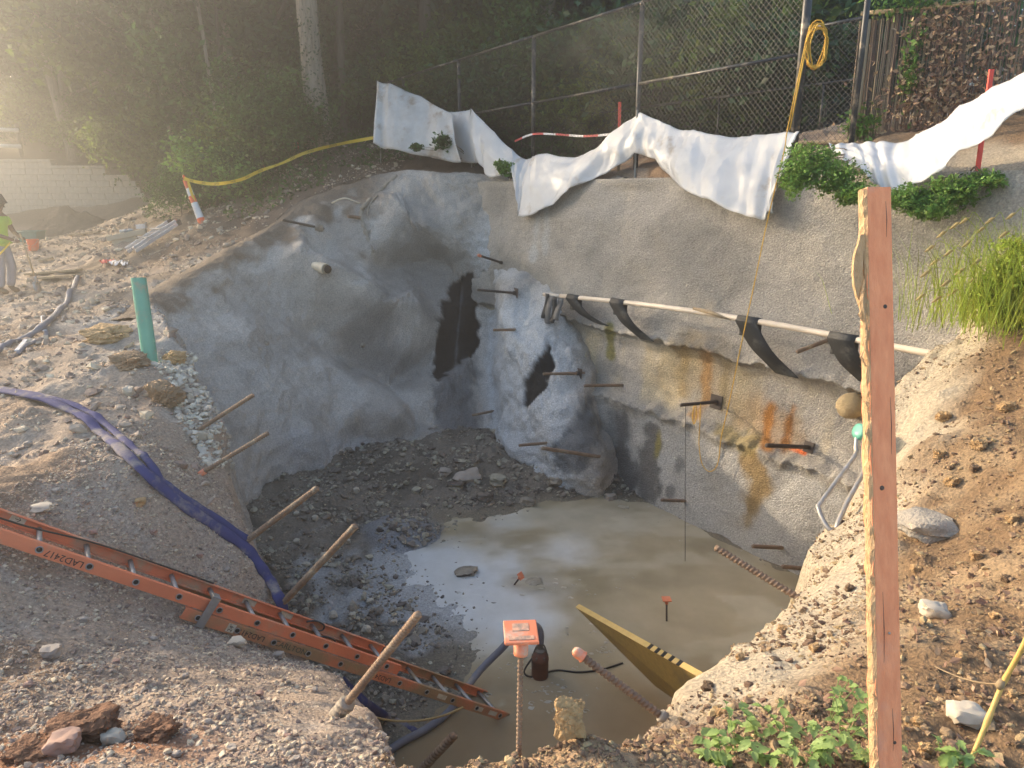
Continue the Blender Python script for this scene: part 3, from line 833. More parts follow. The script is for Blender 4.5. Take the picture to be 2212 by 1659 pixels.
def trunk_mesh(name, h, r, m, seed, lean=0.0, limbs=9, lo=0.35, spread=0.35, bend=0.25, seg=10):
    rd = random.Random(seed)
    mb = MB()
    pts = []
    n = 16
    for i in range(n + 1):
        t = i / n
        pts.append(Vector((lean * h * t + bend * math.sin(t * 3 + seed) * t, bend * math.cos(t * 2.3 + seed * 2) * t, h * t)))
    mb.tube(pts, [r * (1.35 if i == 0 else 1.0) * (1 - 0.75 * i / n) * (1 + 0.06 * math.sin(i * 2.1 + seed)) for i in range(n + 1)], seg)
    tips = []
    for j in range(limbs):
        t = lo + (0.98 - lo) * (j + rd.random() * 0.6) / limbs
        b = pts[min(int(t * n), n - 1)]
        a = rd.random() * 6.28
        L = h * spread * (1.15 - t) * rd.uniform(0.7, 1.2) + 0.4
        e = b + Vector((math.cos(a) * L, math.sin(a) * L, L * rd.uniform(0.25, 0.8)))
        mid = (b + e) / 2 + Vector((rd.uniform(-.15, .15), rd.uniform(-.15, .15), -0.08 * L))
        q = spline([b, mid, e], 5)
        r0 = r * (1 - 0.75 * t) * 0.5
        mb.tube(q, [r0 * (1 - 0.8 * i / (len(q) - 1)) for i in range(len(q))], 6)
        tips += [mid, e]
        for s in range(3):
            e2 = e + Vector((rd.uniform(-.5, .5), rd.uniform(-.5, .5), rd.uniform(-.3, .4))) * L * 0.7
            p2 = spline([mid.lerp(e, 0.6), (e + e2) / 2 + Vector((0, 0, .1)), e2], 3)
            mb.tube(p2, [r0 * 0.35 * (1 - 0.7 * i / (len(p2) - 1)) for i in range(len(p2))], 5)
            tips.append(e2)
    tips.append(pts[-1])
    me = bpy.data.meshes.new(name)
    me.from_pydata([tuple(q) for q in mb.v], [], mb.f)
    me.polygons.foreach_set('use_smooth', np.full(len(me.polygons), True))
    me.materials.append(m)
    return me, np.array([tuple(q) for q in tips])

def crown_mesh(name, tips, n, size, sig, m, seed, droop=0.3):
    rg = np.random.default_rng(seed)
    c = tips[rg.integers(0, len(tips), n)]
    cl = rg.standard_normal((len(tips), 3))
    c = c + rg.standard_normal((n, 3)) * sig * np.array([1, 1, 0.7]) * rg.uniform(0.25, 1.2, n)[:, None]
    c[:, 2] -= np.abs(rg.standard_normal(n)) * sig * droop
    V, Fq = leaf_quads(c, size * rg.uniform(0.6, 1.3, n), rg, 0.4)
    return raw_mesh(name, V, Fq, m)

def put_tree(name, tm, cm, loc, label, group=None, scale=1.0, rz=0.0, cat='tree', tn='trunk', cn='crown'):
    o = thing(name, loc, label, cat, group)
    o.rotation_euler = (0, 0, rz); o.scale = (scale, scale, scale)
    for nm, me in ((tn, tm), (cn, cm)):
        if me is None: continue
        c = bpy.data.objects.new(nm, me); COL.objects.link(c); c.parent = o
        ORIGIN[c.name] = Vector(loc)
    return o

# tree kinds
TK = []
for k, (h, r, n, sz, sg, lm_, bk, lo) in enumerate([(13, 0.20, 11000, 0.15, 0.55, 'leaf', 'bark', 0.18), (11, 0.13, 9000, 0.14, 0.5, 'leaf_light', 'bark', 0.12), (15, 0.26, 12000, 0.16, 0.62, 'leaf_dark', 'bark_dark', 0.2), (8, 0.08, 7000, 0.12, 0.45, 'leaf', 'bark_dark', 0.08)]):
    tm, tips = trunk_mesh('trunk', h, r, M[bk], 3 + k, limbs=16, lo=lo, spread=0.3)
    TK.append((tm, crown_mesh('crown', tips, n, sz, sg, M[lm_], 40 + k)))
SK = []
for k, (h, n, sz, sg, lm_) in enumerate([(2.2, 5000, 0.07, 0.34, 'leaf'), (1.6, 4000, 0.06, 0.28, 'leaf_dark'), (2.8, 6000, 0.09, 0.42, 'leaf_light'), (1.0, 2600, 0.05, 0.2, 'leaf_bush')]):
    tm, tips = trunk_mesh('stem', h, 0.03, M['bark_dark'], 23 + k, limbs=14, lo=0.05, spread=0.5, bend=0.1, seg=6)
    SK.append((tm, crown_mesh('foliage', tips, n, sz, sg, M[lm_], 60 + k)))

# the big rough trunk by the fence end
bt_base = drop(*P(692, 300, 18.2)[:2], -0.1)
tm, tips = trunk_mesh('trunk', 13, 0.30, M['bark'], 5, lean=-0.02, limbs=12, lo=0.42, spread=0.35, bend=0.35, seg=14)
put_tree('big_tree', tm, crown_mesh('crown', tips, 9000, 0.15, 0.8, M['leaf'], 71), bt_base, 'big tree with thick furrowed grey trunk beside the end of the wire fence', 'tree')
# ivy on it
rg = np.random.default_rng(5)
n = 900
t = rg.random(n) ** 1.6 * 3.2; a = rg.uniform(2.6, 6.9, n)
c = np.stack([bt_base.x - 0.02 * t + np.cos(a) * (0.36 - 0.02 * t), bt_base.y + np.sin(a) * (0.36 - 0.02 * t), bt_base.z + t], 1)
V, Fq = leaf_quads(c, 0.045 * rg.uniform(.6, 1.3, n), rg)
tag(mesh_obj('ivy', V, Fq, M['leaf_dark'], None, False), 'dark ivy climbing the foot of the thick furrowed trunk', 'ivy')

G_F = 'trees of the wood behind the yard'
LBL = ['leafy tree with brown bark in the wood behind the yard', 'yellow green leafy tree in the wood behind the yard', 'tall dark tree in the wood behind the yard', 'slender young tree in the wood behind the yard']
TREE_KIND = ['leafy tree', 'yellow green leafy tree', 'tall dark tree', 'slender young tree']
SHRUB_KIND = ['mid green shrub', 'dark green shrub', 'yellow green shrub', 'low green shrub']
def zone_label(kind, px, D):
    for lim, where in [(130, 'behind the white rail fence'), (250, 'above the flat top of the block wall'), (350, 'above the stepped end of the block wall'), (470, 'at the wood edge above the leaning traffic post'), (560, 'by the slim leaning trunk'), (680, 'just left of the thick furrowed trunk'), (820, 'just right of the thick furrowed trunk'),
                       (990, 'beyond the upright dirty sheet'), (1130, 'behind the fence near the tape end'), (1345, 'behind the fence by the barrier tape'), (1480, 'behind the fence above the sheet peak'), (1640, 'behind the fence above the sunlit swag'), (1760, 'behind the corner post of the wire fence'), (1890, 'behind the narrow wire panel'), (9999, 'behind the reed fence')]:
        if px < lim: break
    far = {True: 'far back', False: 'close'}[D > (26 if px < 900 else 21)]
    return '%s %s %s' % (kind, far, where)
rd = random.Random(4)
forest = [(487, 323, 21, 3), (505, 318, 23, 2), (400, 310, 24, 0), (375, 300, 25, 1), (155, 320, 27, 1), (240, 320, 29, 3), (300, 315, 30, 0), (450, 310, 28, 2), (560, 300, 24, 3), (600, 300, 27, 1), (620, 290, 32, 0),
          (745, 290, 25, 2), (790, 280, 29, 1), (830, 270, 24, 3), (850, 260, 33, 0), (930, 250, 27, 2), (1000, 240, 30, 1), (1090, 230, 26, 2), (1180, 230, 24, 0), (1260, 220, 28, 2), (1350, 210, 23, 1), (1460, 210, 26, 2), (1560, 200, 21, 0), (1680, 200, 24, 2), (1800, 200, 20, 3), (1950, 200, 19, 2), (2150, 180, 18, 0), (90, 320, 33, 2)]
for i, (px, py, D, k) in enumerate(forest):
    q = P(px, py, D)
    b = Vector((q.x, q.y, hz(q.x, q.y) - 0.1))
    put_tree('forest_tree', *TK[k], b, zone_label(TREE_KIND[k], px, D), G_F, rd.uniform(0.85, 1.15), rd.uniform(0, 6.28))
for i, (px, py, D, r, h, ln, bk, lab) in enumerate([(487, 323, 20.5, .065, 11, -.10, 'bark', 'slim leaning pole like trunk left of the thick trunk'), (508, 316, 22, .17, 13, .0, 'bark', 'straight pale trunk just behind the slim leaning one'), (382, 315, 23, .11, 12, -.06, 'bark', 'thin trunk of a twin stemmed tree at the wood edge'),
        (405, 316, 23.2, .15, 13, .02, 'bark', 'stout trunk beside the twin stemmed thin one at the wood edge'), (158, 322, 26.8, .2, 12, -.13, 'bark', 'leaning bare trunk rising above the block wall'), (745, 280, 21.5, .13, 13, .02, 'bark_dark', 'dark trunk just right of the thick furrowed trunk'), (925, 240, 22, .22, 14, -.01, 'bark_dark', 'dark upright trunk rising behind the upright dirty sheet'), (1010, 235, 26, .16, 14, .0, 'bark_dark', 'thin dark trunk beyond the middle of the wire fence')]):
    q = P(px, py, D); b = Vector((q.x, q.y, hz(q.x, q.y) - 0.1))
    tm, tips = trunk_mesh('trunk', h, r, M[bk], 50 + i, lean=ln, limbs=10, lo=.5, spread=.3, bend=.2, seg=10)
    put_tree('forest_tree', tm, crown_mesh('crown', tips, 5000, .14, .75, M[('leaf', 'leaf_light', 'leaf_dark')[i % 3]], 90 + i), b, lab)
# west of the yard, beyond the picture: the same wood goes on with gaps, two trees added for shade
for (x, y, k, s) in [(-27, 36, 1, 1.0), (-30, 14, 3, 1.0), (-20.5, 28.6, 2, 1.0), (-21.5, 31.5, 0, 1.0)]:
    put_tree('forest_tree', *TK[k], Vector((x, y, hz(x, y) - .1)), LBL[k], G_F, s, rd.uniform(0, 6.28))

for i, (x, y) in enumerate([(-15.6, 21.0), (-13.6, 18.6)]):  # unseen trees added here, small high crowns shaped to dapple the tiered wall
    tm, tips = trunk_mesh('trunk', 7.8 + .4 * i, .09, M['bark'], 80 + i, lean=.02, limbs=8, lo=.72, spread=.24, bend=.15, seg=8)
    put_tree('forest_tree', tm, crown_mesh('crown', tips, 1100, .14, .42, M['leaf_light'], 120 + i), Vector((x, y, hz(x, y) - .1)), 'unseen slim tree added to dapple the tiered wall with shade', 'added unseen shade trees', 1.0, i * 1.3)

# undergrowth: single shrubs
SH = [('grey leafed shrub on the slope below the thick trunk', [(560, 315, 18.0, 0, 1.0), (600, 330, 17.4, 0, 0.8), (640, 320, 18.3, 1, 0.8)]),
      ('leafy shrub growing at the foot of the leaning traffic post', [(392, 462, 17.0, 0, 0.42), (470, 440, 17.2, 3, 1.2), (500, 415, 18.0, 0, 0.5)]),
      ('undergrowth shrub at the edge of the wood above the block wall', [(250, 340, 28, 1, 1.1), (300, 345, 27.5, 2, 0.8), (345, 345, 26, 1, 1.0), (395, 340, 25, 2, 0.7), (430, 345, 23, 1, 1.0), (470, 335, 22, 0, 0.9), (510, 335, 21, 1, 0.9), (150, 340, 28.5, 2, 0.9), (60, 340, 29, 1, 1.0), (200, 340, 27.6, 2, 0.7), (330, 330, 24.5, 2, 0.9), (540, 330, 19.5, 2, .6)]),
      ('green shrub seen through the wire fence', [(760, 300, 24, 1, 1.2), (840, 300, 22, 1, 1.3), (900, 290, 21.5, 0, 1.1), (960, 300, 20.5, 2, 0.9), (1030, 300, 19, 0, 1.0), (1100, 300, 18.5, 1, 1.4), (1190, 290, 17, 0, 1.1), (1260, 290, 16.5, 1, 1.4), (1330, 290, 16, 2, 0.8), (1420, 280, 15, 1, 1.5), (1510, 270, 14.5, 0, 1.1), (1600, 270, 14, 1, 1.5), (1690, 260, 13, 2, 0.9), (1780, 260, 12.5, 1, 1.4), (1880, 230, 13, 0, 1.2), (1000, 260, 24, 2, 1.3), (1150, 250, 22, 2, 1.3), (1300, 240, 20, 1, 1.8), (1450, 240, 19, 2, 1.2), (1620, 230, 17, 1, 1.9), (1740, 200, 15.5, 1, 2.0)])]
for lab, items in SH:
    for (px, py, D, k, s) in items:
        q = P(px, py, D)
        b = Vector((q.x, q.y, hz(q.x, q.y) - 0.08))
        put_tree('shrub', *SK[k], b, lab if 'post' in lab else zone_label(SHRUB_KIND[k] if s < 1.15 else 'big ' + SHRUB_KIND[k], px, D), lab.split(' ', 1)[1] + ' group', s, rd.uniform(0, 6.28), 'shrub', 'stem', 'foliage')

# low ground cover and far wood
rg = np.random.default_rng(9)
n = 26000
x = rg.uniform(-17, 3, n); y = rg.uniform(15.5, 27, n)
z = hgt(x, y); px_, py_ = proj(np.stack([x, y, z]))
ok = (z > -0.35 + 0.35 * fbm(x * .5, y * .5, oct=2, seed=77)) & (sdist(x, y) < -0.5) & ~((x < -12.0) & (y > 24.2) & (y < 26.4)) & (fbm(x, y, oct=3, seed=78) > -0.15)
c = np.stack([x, y, z + rg.random(n) ** 2 * 0.35 + 0.02], 1)[ok]
V, Fq = leaf_quads(c, 0.06 * rg.uniform(.6, 1.4, len(c)), rg)
tag(mesh_obj('ground_cover', V, Fq, M['leaf'], None, False), 'low green ground cover on the slope under the trees', 'ground cover', kind='stuff')
n = 60000
x = rg.uniform(-33, 26, n); y = rg.uniform(35, 48, n) + 0.0 * x
cl = fbm(x * .22, y * .22, rg.uniform(0, 18, n) * 0.2, 3, 79)
z = 2.5 + rg.random(n) * 17
keep = (fbm(x * .35, y * .35, z * .35, 3, 80) > -0.35) & (x > -0.76 * y)
c = np.stack([x, y, z], 1)[keep]
V, Fq = leaf_quads(c, 0.42 * rg.uniform(.6, 1.4, len(c)), rg)
tag(mesh_obj('far_wood', V, Fq, M['leaf_dark'], None, False), 'dense dark wood closing off the background', 'woodland', kind='stuff')

# hanging roots and dry stems on the cut slope left of the sprayed face
rd = random.Random(12)
mb = MB()
for i in range(150):
    px = rd.uniform(520, 800); f = (px - 520) / 280
    py = 400 - 75 * f + rd.uniform(0, 55)
    a = H(px, py, 'gn', 0.03)
    d = Vector((rd.uniform(-.12, .12), -rd.uniform(.05, .3), -rd.uniform(.1, .35)))
    mb.tube(spline([a, a + d * .5 + Vector((rd.uniform(-.05, .05), 0, .02)), a + d * 1.3], 3), [0.008, .007, .006, .005, .004, .003, .002], 4)
tag(mb.build('hanging_roots', M['twig']), 'thin roots and dry stems hanging down the cut slope', 'roots', kind='stuff')

# ================================================================== wire fence
M['fence'] = mat('fence_black_metal', (0.045, 0.047, 0.05), (0.03, 0.03, 0.032), rough=0.45, scale=12, dirt=(0.33, 0.27, 0.2), dscale=7, damt=0.35, metal=0.2)
M['wire'] = mat('fence_wire', (0.028, 0.029, 0.03), (0.02, 0.02, 0.02), rough=0.5, scale=10)
FN = 0.0
def fs(k): return 3.05 * k
_fd = Vector((1.628, -2.573, 0)).normalized(); _fn = Vector((-_fd.y, _fd.x, 0))
def fpt(s, z, off=0.0): return Vector((-1.21, 17.6, z)) + _fd * s + _fn * off
froot = thing('chain_link_fence', fpt(fs(0), 0.5), 'tall black chain link fence on top of the tiered wall', 'fence')
for k in range(-5, 4):
    s = fs(k); q = fpt(s, 0, FN); g = hz(q.x, q.y) - 0.3
    big = k == 3
    mb = MB().tube([fpt(s, g, FN), fpt(s, 3.75 if big else 2.83, FN)], 0.055 if big else 0.04, 12)
    po = mb.build('post', M['fence'], froot)
    MB().lathe(fpt(s, 3.75 if big else 2.83, FN), (0, 0, 1), [(0.057 if big else .043, 0), (0.055 if big else .043, .03), (0.02, .06)], 10).build('post_cap', M['fence'], po)
    if k < 3:
        s2 = fs(k + 1) - (0.05 if k == 2 else 0)
        MB().tube([fpt(s + 0.005, 2.88, FN), fpt(s2 - .005, 2.88, FN)], 0.027, 8).build('top_rail', M['fence'], froot)
        MB().tube([fpt(s + 0.03, 1.68, FN - .02), fpt(s2 - .03, 1.68, FN - .02)], 0.025, 8).build('middle_rail', M['fence'], froot)
        # diamond mesh of real wires
        z0, z1 = 0.52, 2.86; L = s2 - s; hgt_ = z1 - z0; pitch = 0.085
        mb = MB()
        r = 0.0024
        dv = _fn * r
        for fam in (1, -1):
            u = -hgt_
            while u < L:
                a0, b0 = u, u + hgt_
                t0 = max(0, -a0) ; t1 = min(hgt_, L - a0)
                if t1 - t0 > 0.02:
                    sa, sb = a0 + t0, a0 + t1
                    za, zb = (z0 + t0, z0 + t1) if fam == 1 else (z1 - t0, z1 - t1)
                    A0 = fpt(s + sa, za, FN - 0.035); B0 = fpt(s + sb, zb, FN - 0.035)
                    e = Vector((0, 0, r * 1.2))
                    mb.add([A0 - e, A0 + e, A0 + dv, B0 - e, B0 + e, B0 + dv], [(0, 1, 4, 3), (1, 2, 5, 4), (2, 0, 3, 5)])
                u += pitch
        o = mb.build('wire_mesh', M['wire'], froot, False)
        o['kind'] = 'stuff'

# lower railing behind the fence
rr = thing('metal_railing', wallpt(-10, 0.5, 10.6), 'thin dark railing standing behind the wire fence', 'railing')
MB().tube([wallpt(-17, 1.6, 10.6), wallpt(-5.0, 1.6, 10.6)], 0.02, 8).build('top_rail', M['fence'], rr)
for s in np.arange(-17, -4.9, 2.0):
    q = wallpt(s, 0, 10.6)
    MB().tube([wallpt(s, hz(q.x, q.y) - .1, 10.6), wallpt(s, 1.6, 10.6)], 0.018, 8).build('post', M['fence'], rr)

# narrow wire panel with its own post, right of the corner post
c0 = fpt(fs(3), 0); c1 = Vector((4.17, 9.29, 0))
gp = thing('fence_end_panel', (c0.x, c0.y, .5), 'narrow coarse wire panel between the corner post and the reed fence', 'fence panel')
dirp = (c1 - c0).normalized()
def gpt(t, z, off=0.0): return Vector((c0.x, c0.y, 0)).lerp(Vector((c1.x, c1.y, 0)), t) + Vector((0, -off, z))
MB().tube([gpt(0.06, 1.975), gpt(0.98, 1.985)], 0.022, 8).build('top_rail', M['fence'], gp)
MB().tube([gpt(1.0, hz(c1.x, c1.y) - .1), gpt(1.0, 3.3)], 0.035, 12).build('post', M['fence'], gp)
Lp = (c1 - c0).length
mb = MB(); r = 0.0035
for fam in (1, -1):
    u = -1.5
    while u < Lp:
        t0 = max(0, -u); t1 = min(1.5, Lp - u)
        if t1 - t0 > 0.03:
            za, zb = (.5 + t0, .5 + t1) if fam == 1 else (2.0 - t0, 2.0 - t1)
            A0 = gpt((u + t0) / Lp, za, .03); B0 = gpt((u + t1) / Lp, zb, .03); e = Vector((0, 0, r)); dv = Vector((0, r, 0))
            mb.add([A0 - e, A0 + e, A0 + dv, B0 - e, B0 + e, B0 + dv], [(0, 1, 4, 3), (1, 2, 5, 4), (2, 0, 3, 5)])
        u += 0.075
mb.build('wire_mesh', M['wire'], gp, False)['kind'] = 'stuff'

# ================================================================== reed fence with dead creeper
M['reed'] = mat('dry_reed', (0.36, 0.27, 0.19), (0.2, 0.14, 0.1), rough=0.85, scale=4, stretch=(12, 12, 1), island=0.45)
M['wood_grey'] = mat('weathered_wood', (0.40, 0.31, 0.20), (0.27, 0.20, 0.12), rough=0.85, scale=6, stretch=(6, 6, 1), bump=.4, bscale=20)
R0 = Vector((4.45, 10.05, 0)); R1 = Vector((8.5, 7.63, 0)); rdir = (R1 - R0).normalized(); rnor = Vector((rdir.y, -rdir.x, 0))
rfz = thing('reed_fence', (R0 + R1) / 2 + Vector((0, 0, .6)), 'reed screen fence with wooden rails beside the wire fence', 'fence')
rd = random.Random(31)
mb = MB(); t = 0.0; Lr = (R1 - R0).length
while t < Lr:
    b = R0 + rdir * t - rnor * rd.uniform(.0, .02); z0 = 0.45; z1 = 2.15 + rd.uniform(-.06, .04)
    rr_ = rd.uniform(.005, .009); tilt = rdir * rd.uniform(-.02, .02)
    mb.tube([b + Vector((0, 0, z0)), b + tilt + Vector((0, 0, z1))], rr_, 4, False)
    t += rd.uniform(.010, .016)
mb.build('reed_screen', M['reed'], rfz)['kind'] = 'stuff'
for z in (2.15, 0.62):
    MB().tube([R0 + rnor * .045 - rdir * (0.0 if z > 1 else 2.1) + Vector((0, 0, z + .03)), R0.lerp(R1, .5) + rnor * .05 + Vector((0, 0, z)), R1 + rnor * .045 + Vector((0, 0, z))], 0.028, 8).build('rail', M['wood_grey'], rfz)
for t in (0.02, .42, .84):
    q = R0.lerp(R1, t)
    MB().tube([q + rnor * .06 + Vector((0, 0, .3)), q + rnor * .06 + Vector((0, 0, 2.1))], 0.04, 10).build('post', M['wood_grey'], rfz)
rg = np.random.default_rng(14)
def creeper(name, n, cx, m, label, sz, seed):
    rg = np.random.default_rng(seed)
    pts = []
    for (t, z, st, sz_, w) in cx:
        k = int(n * w)
        pts.append(np.stack([rg.normal(t, st, k), rg.normal(z, sz_, k)], 1))
    q = np.concatenate(pts)
    q[:, 1] = np.clip(q[:, 1], .55, 2.55)
    c = np.array(R0)[None] + np.outer(q[:, 0], np.array(rdir)) + np.outer(rg.uniform(.02, .16, len(q)), np.array(rnor))
    c[:, 2] = q[:, 1]
    V, Fq = leaf_quads(c, sz * rg.uniform(.6, 1.4, len(q)), rg)
    return tag(mesh_obj(name, V, Fq, m, None, False), label, 'creeper')
creeper('dead_creeper', 2600, [(1.0, 1.5, .25, .38, .2), (.85, 1.0, .3, .28, .2), (1.35, 1.05, .35, .3, .2), (1.0, 2.0, .3, .14, .1), (1.9, 1.5, .6, .5, .3)], M['leaf_dry'], 'dead brown creeper clinging to the reed fence', 0.034, 15)
creeper('green_creeper', 800, [(.65, 1.55, .06, .25, .3), (.55, 2.25, .3, .07, .4), (.15, .85, .12, .1, .3)], M['leaf_bush'], 'small green creeper on the reed fence', 0.036, 16)

# ================================================================== block retaining wall, rail fence and earth heap (far left)
M['block'] = mat('split_face_block', (0.62, 0.54, 0.44), (0.46, 0.39, 0.31), rough=0.95, scale=3, bump=.7, bscale=14, bdist=.03)
BY = 25.45
bw = thing('block_retaining_wall', (-15, BY, -0.9), 'stepped retaining wall of tan concrete blocks at the back of the yard', 'retaining wall')
def bevel_box_mesh(name, hx, hy, hz_, m, bv=0.012):
    bm = bmesh.new(); bmesh.ops.create_cube(bm, size=2.0)
    for v in bm.verts: v.co = Vector((v.co.x * hx, v.co.y * hy, v.co.z * hz_))
    bmesh.ops.bevel(bm, geom=bm.edges[:], offset=bv, segments=1, affect='EDGES')
    me = bpy.data.meshes.new(name); bm.to_mesh(me); bm.free(); me.materials.append(m)
    return me
bme = bevel_box_mesh('block', 0.222, 0.15, 0.099, M['block'])
cme = bevel_box_mesh('cap_block', 0.222, 0.17, 0.045, M['block'])
ends = [-12.15, -12.3, -12.45, -12.55, -12.68, -12.8, -12.97, -13.8, -15.6]
rd = random.Random(8)
def put_part(name, me, parent, loc, rz=0.0):
    o = bpy.data.objects.new(name, me); COL.objects.link(o); o.parent = parent
    o.location = Vector(loc) - parent.location; o.rotation_euler = (0, 0, rz)
    return o
zb = -0.86
for i, xe in enumerate(ends):
    x = xe - 0.225
    j = 0
    while x > -20.6:
        put_part('block', bme, bw, (x, BY + rd.uniform(-.008, .008) + i * 0.012, zb + 0.1 + i * 0.203), rd.uniform(-.01, .01))
        x -= 0.452; j += 1
for (xa, xb, i) in [(-13.8, -15.4, 8), (-15.6, -20.4, 9)]:
    x = xa - .24
    while x > xb:
        put_part('cap_block', cme, bw, (x, BY - .02 + i * .012, zb + i * .203 + .047)); x -= .452
M['white_rail'] = mat('white_paint_rail', (0.8, 0.79, 0.76), (0.68, 0.66, 0.62), rough=.6, scale=4)
gr = thing('white_rail_fence', (-18.5, 27.6, 1.0), 'white two rail fence standing above the block wall', 'fence')
for z in (1.66, 2.22):
    MB().bar((-21.5, 27.6, z + .05), (-17.95, 27.6, z - .06), 0.04, 0.14).build('rail', M['white_rail'], gr)
M['post_dark'] = mat('dark_post', (0.12, 0.1, 0.08), None, rough=.8)
for x in (-20.1, -18.05):
    MB().bar((x, 27.7, .8), (x, 27.7, 2.4), .1, .1, up=(0, 1, 0)).build('post', M['post_dark'], gr)
# earth heap
M['heap'] = mat('heap_earth', (0.20, 0.15, 0.11), (0.12, 0.09, 0.065), rough=.97, scale=5, bump=.9, bscale=18, bdist=.05)
hc = P(140, 462, 22.6)
gx2, gy2 = np.meshgrid(np.linspace(-1.9, 1.9, 60), np.linspace(-1.2, 1.2, 44))
hh = 0.85 * np.clip(1 - np.hypot((gx2 + .15 * gy2) / 1.6, gy2 / 1.1), 0, 1) ** 0.85
hh = hh + 0.09 * fbm(gx2 * 3, gy2 * 3, oct=3, seed=4) * sstep(0, .15, hh)
hzv = hgt(hc.x + gx2, hc.y + gy2)
V = np.stack([(hc.x + gx2).ravel(), (hc.y + gy2).ravel(), (hzv - .05 + hh).ravel()], 1)
ii = (np.arange(43)[:, None] * 60 + np.arange(59)[None, :]).ravel()
tag(mesh_obj('earth_heap', V, np.stack([ii, ii + 1, ii + 61, ii + 60], 1), M['heap']), 'dark heap of earth in front of the block wall', 'earth heap')

# building glimpsed between the trees
M['stucco'] = mat('beige_stucco', (0.62, 0.52, 0.36), (0.55, 0.46, 0.31), rough=.9, scale=2, bump=.2)
M['roof'] = mat('grey_roof', (0.16, 0.15, 0.15), None, rough=.9)
M['glass'] = mat('dark_pane', (0.04, 0.05, 0.06), None, rough=.1)
bx = thing('building', (4.5, 52, 3), 'beige building glimpsed through the treetops', 'building')
MB().box((4.5, 54, 10), (1, 0, 0), (0, 1, 0), (0, 0, 1), 4.5, 4, 7.5).build('wall', M['stucco'], bx, False)
rf_ = MB().box((4.5, 54, 17.7), (1, 0, 0), (0, 1, 0), (0, 0, 1), 4.9, 4.4, .2).build('roof', M['roof'], bx, False)
for x in (1.8, 4.5, 7.2):
    for z in (6.5, 9.5, 12.5, 15.5):
        w_ = MB().box((x, 49.98, z), (1, 0, 0), (0, 1, 0), (0, 0, 1), .55, .05, .75).build('window', M['white_rail'], bx, False)
        MB().box((x, 49.92, z), (1, 0, 0), (0, 1, 0), (0, 0, 1), .47, .02, .67).build('pane', M['glass'], w_, False)

# ================================================================== white sheeting
M['tarp'] = mat('white_plastic_sheet', (0.86, 0.86, 0.86), (0.78, 0.78, 0.78), rough=.38, scale=3, translucent=.36, bump=.55, bscale=7, dirt=(0.5, 0.42, 0.33), dscale=2.2, damt=.12, bdist=.03)
M['tarp_dirty'] = mat('dirty_plastic_sheet', (0.76, 0.75, 0.73), (0.62, 0.59, 0.55), rough=.42, scale=3, translucent=.3, bump=.3, bscale=12, dirt=(0.45, 0.35, 0.26), dscale=2.5, damt=.25, bdist=.03)
def sheet_thing(name, cols, m, label, folds, seed, nb=22, sub=14, sag=0.05, cat='sheeting', peaks=()):
    """cols: (top point, bottom point) pairs in space"""
    def lin(pts):
        out = []
        for a, b in zip(pts[:-1], pts[1:]):
            for k in range(sub):
                t = k / sub
                out.append(a.lerp(b, t) + Vector((0, 0, -.05 * (b - a).length * math.sin(math.pi * t))))
        return out + [pts[-1]]
    T0_, B0_ = [c[0] for c in cols], [c[1] for c in cols]
    T = [a.lerp(b, .35) for a, b in zip(lin(T0_), spline(T0_, sub))]; Bq = [a.lerp(b, .4) for a, b in zip(lin(B0_), spline(B0_, sub))]
    g = []
    n = len(T)
    rg = np.random.default_rng(seed)
    ph = rg.uniform(0, 6.28, 6)
    grid = np.zeros((nb + 1, n, 3))
    for i in range(nb + 1):
        t = i / nb
        for j in range(n):
            grid[i, j] = tuple(T[j].lerp(Bq[j], t))
    du = np.gradient(grid, axis=0); dv = np.gradient(grid, axis=1)
    nn = np.cross(du, dv); nn /= np.linalg.norm(nn, axis=-1, keepdims=True) + 1e-9
    nn *= np.sign((nn * -grid).sum(-1, keepdims=True))
    tt = np.linspace(0, 1, nb + 1)[:, None]; jj = np.arange(n)[None, :] / sub
    lowf = fbm(jj * 0.9, tt * 1.3, 0, 2, seed)
    ca = jj * 3.1 + tt * 1.7 + 0.5 * lowf; cb = jj * 1.3 - tt * 3.4 + 0.6 * lowf
    rid = np.maximum(0, 1 - np.abs(vnoise(ca, tt * 0.8 + 0 * jj, 0, seed + 1)) * 3.2) * 0.9 + np.maximum(0, 1 - np.abs(vnoise(cb, jj * 0.5 + 0 * tt, 0, seed + 2)) * 3.6) * 0.7
    pleat = np.abs(np.sin(jj * 2.7 + ph[1] + 1.1 * tt * np.sin(jj * .8 + ph[2]) + 0.8 * lowf)) ** 0.6
    w = folds * (1.3 * lowf + 0.75 * (0.15 + 0.85 * tt) * pleat + 0.4 * rid + 0.10 * fbm(jj * 6, tt * 9, 0, 3, seed + 3))
    for pk in peaks:
        w = w + 0.035 * np.exp(-((jj - pk) / 0.9) ** 2) * np.sin((jj - pk) * 9.5 + 0.8 * tt) * (0.35 + 0.65 * tt)
    grid = grid + nn * (w + sag * np.sin(math.pi * tt))[..., None]
    mb = MB().sheet([[Vector(q) for q in r] for r in grid.tolist()])
    o = mb.build(name, m)
    sd_ = o.modifiers.new('thickness', 'SOLIDIFY'); sd_.thickness = 0.003
    return tag(o, label, cat)

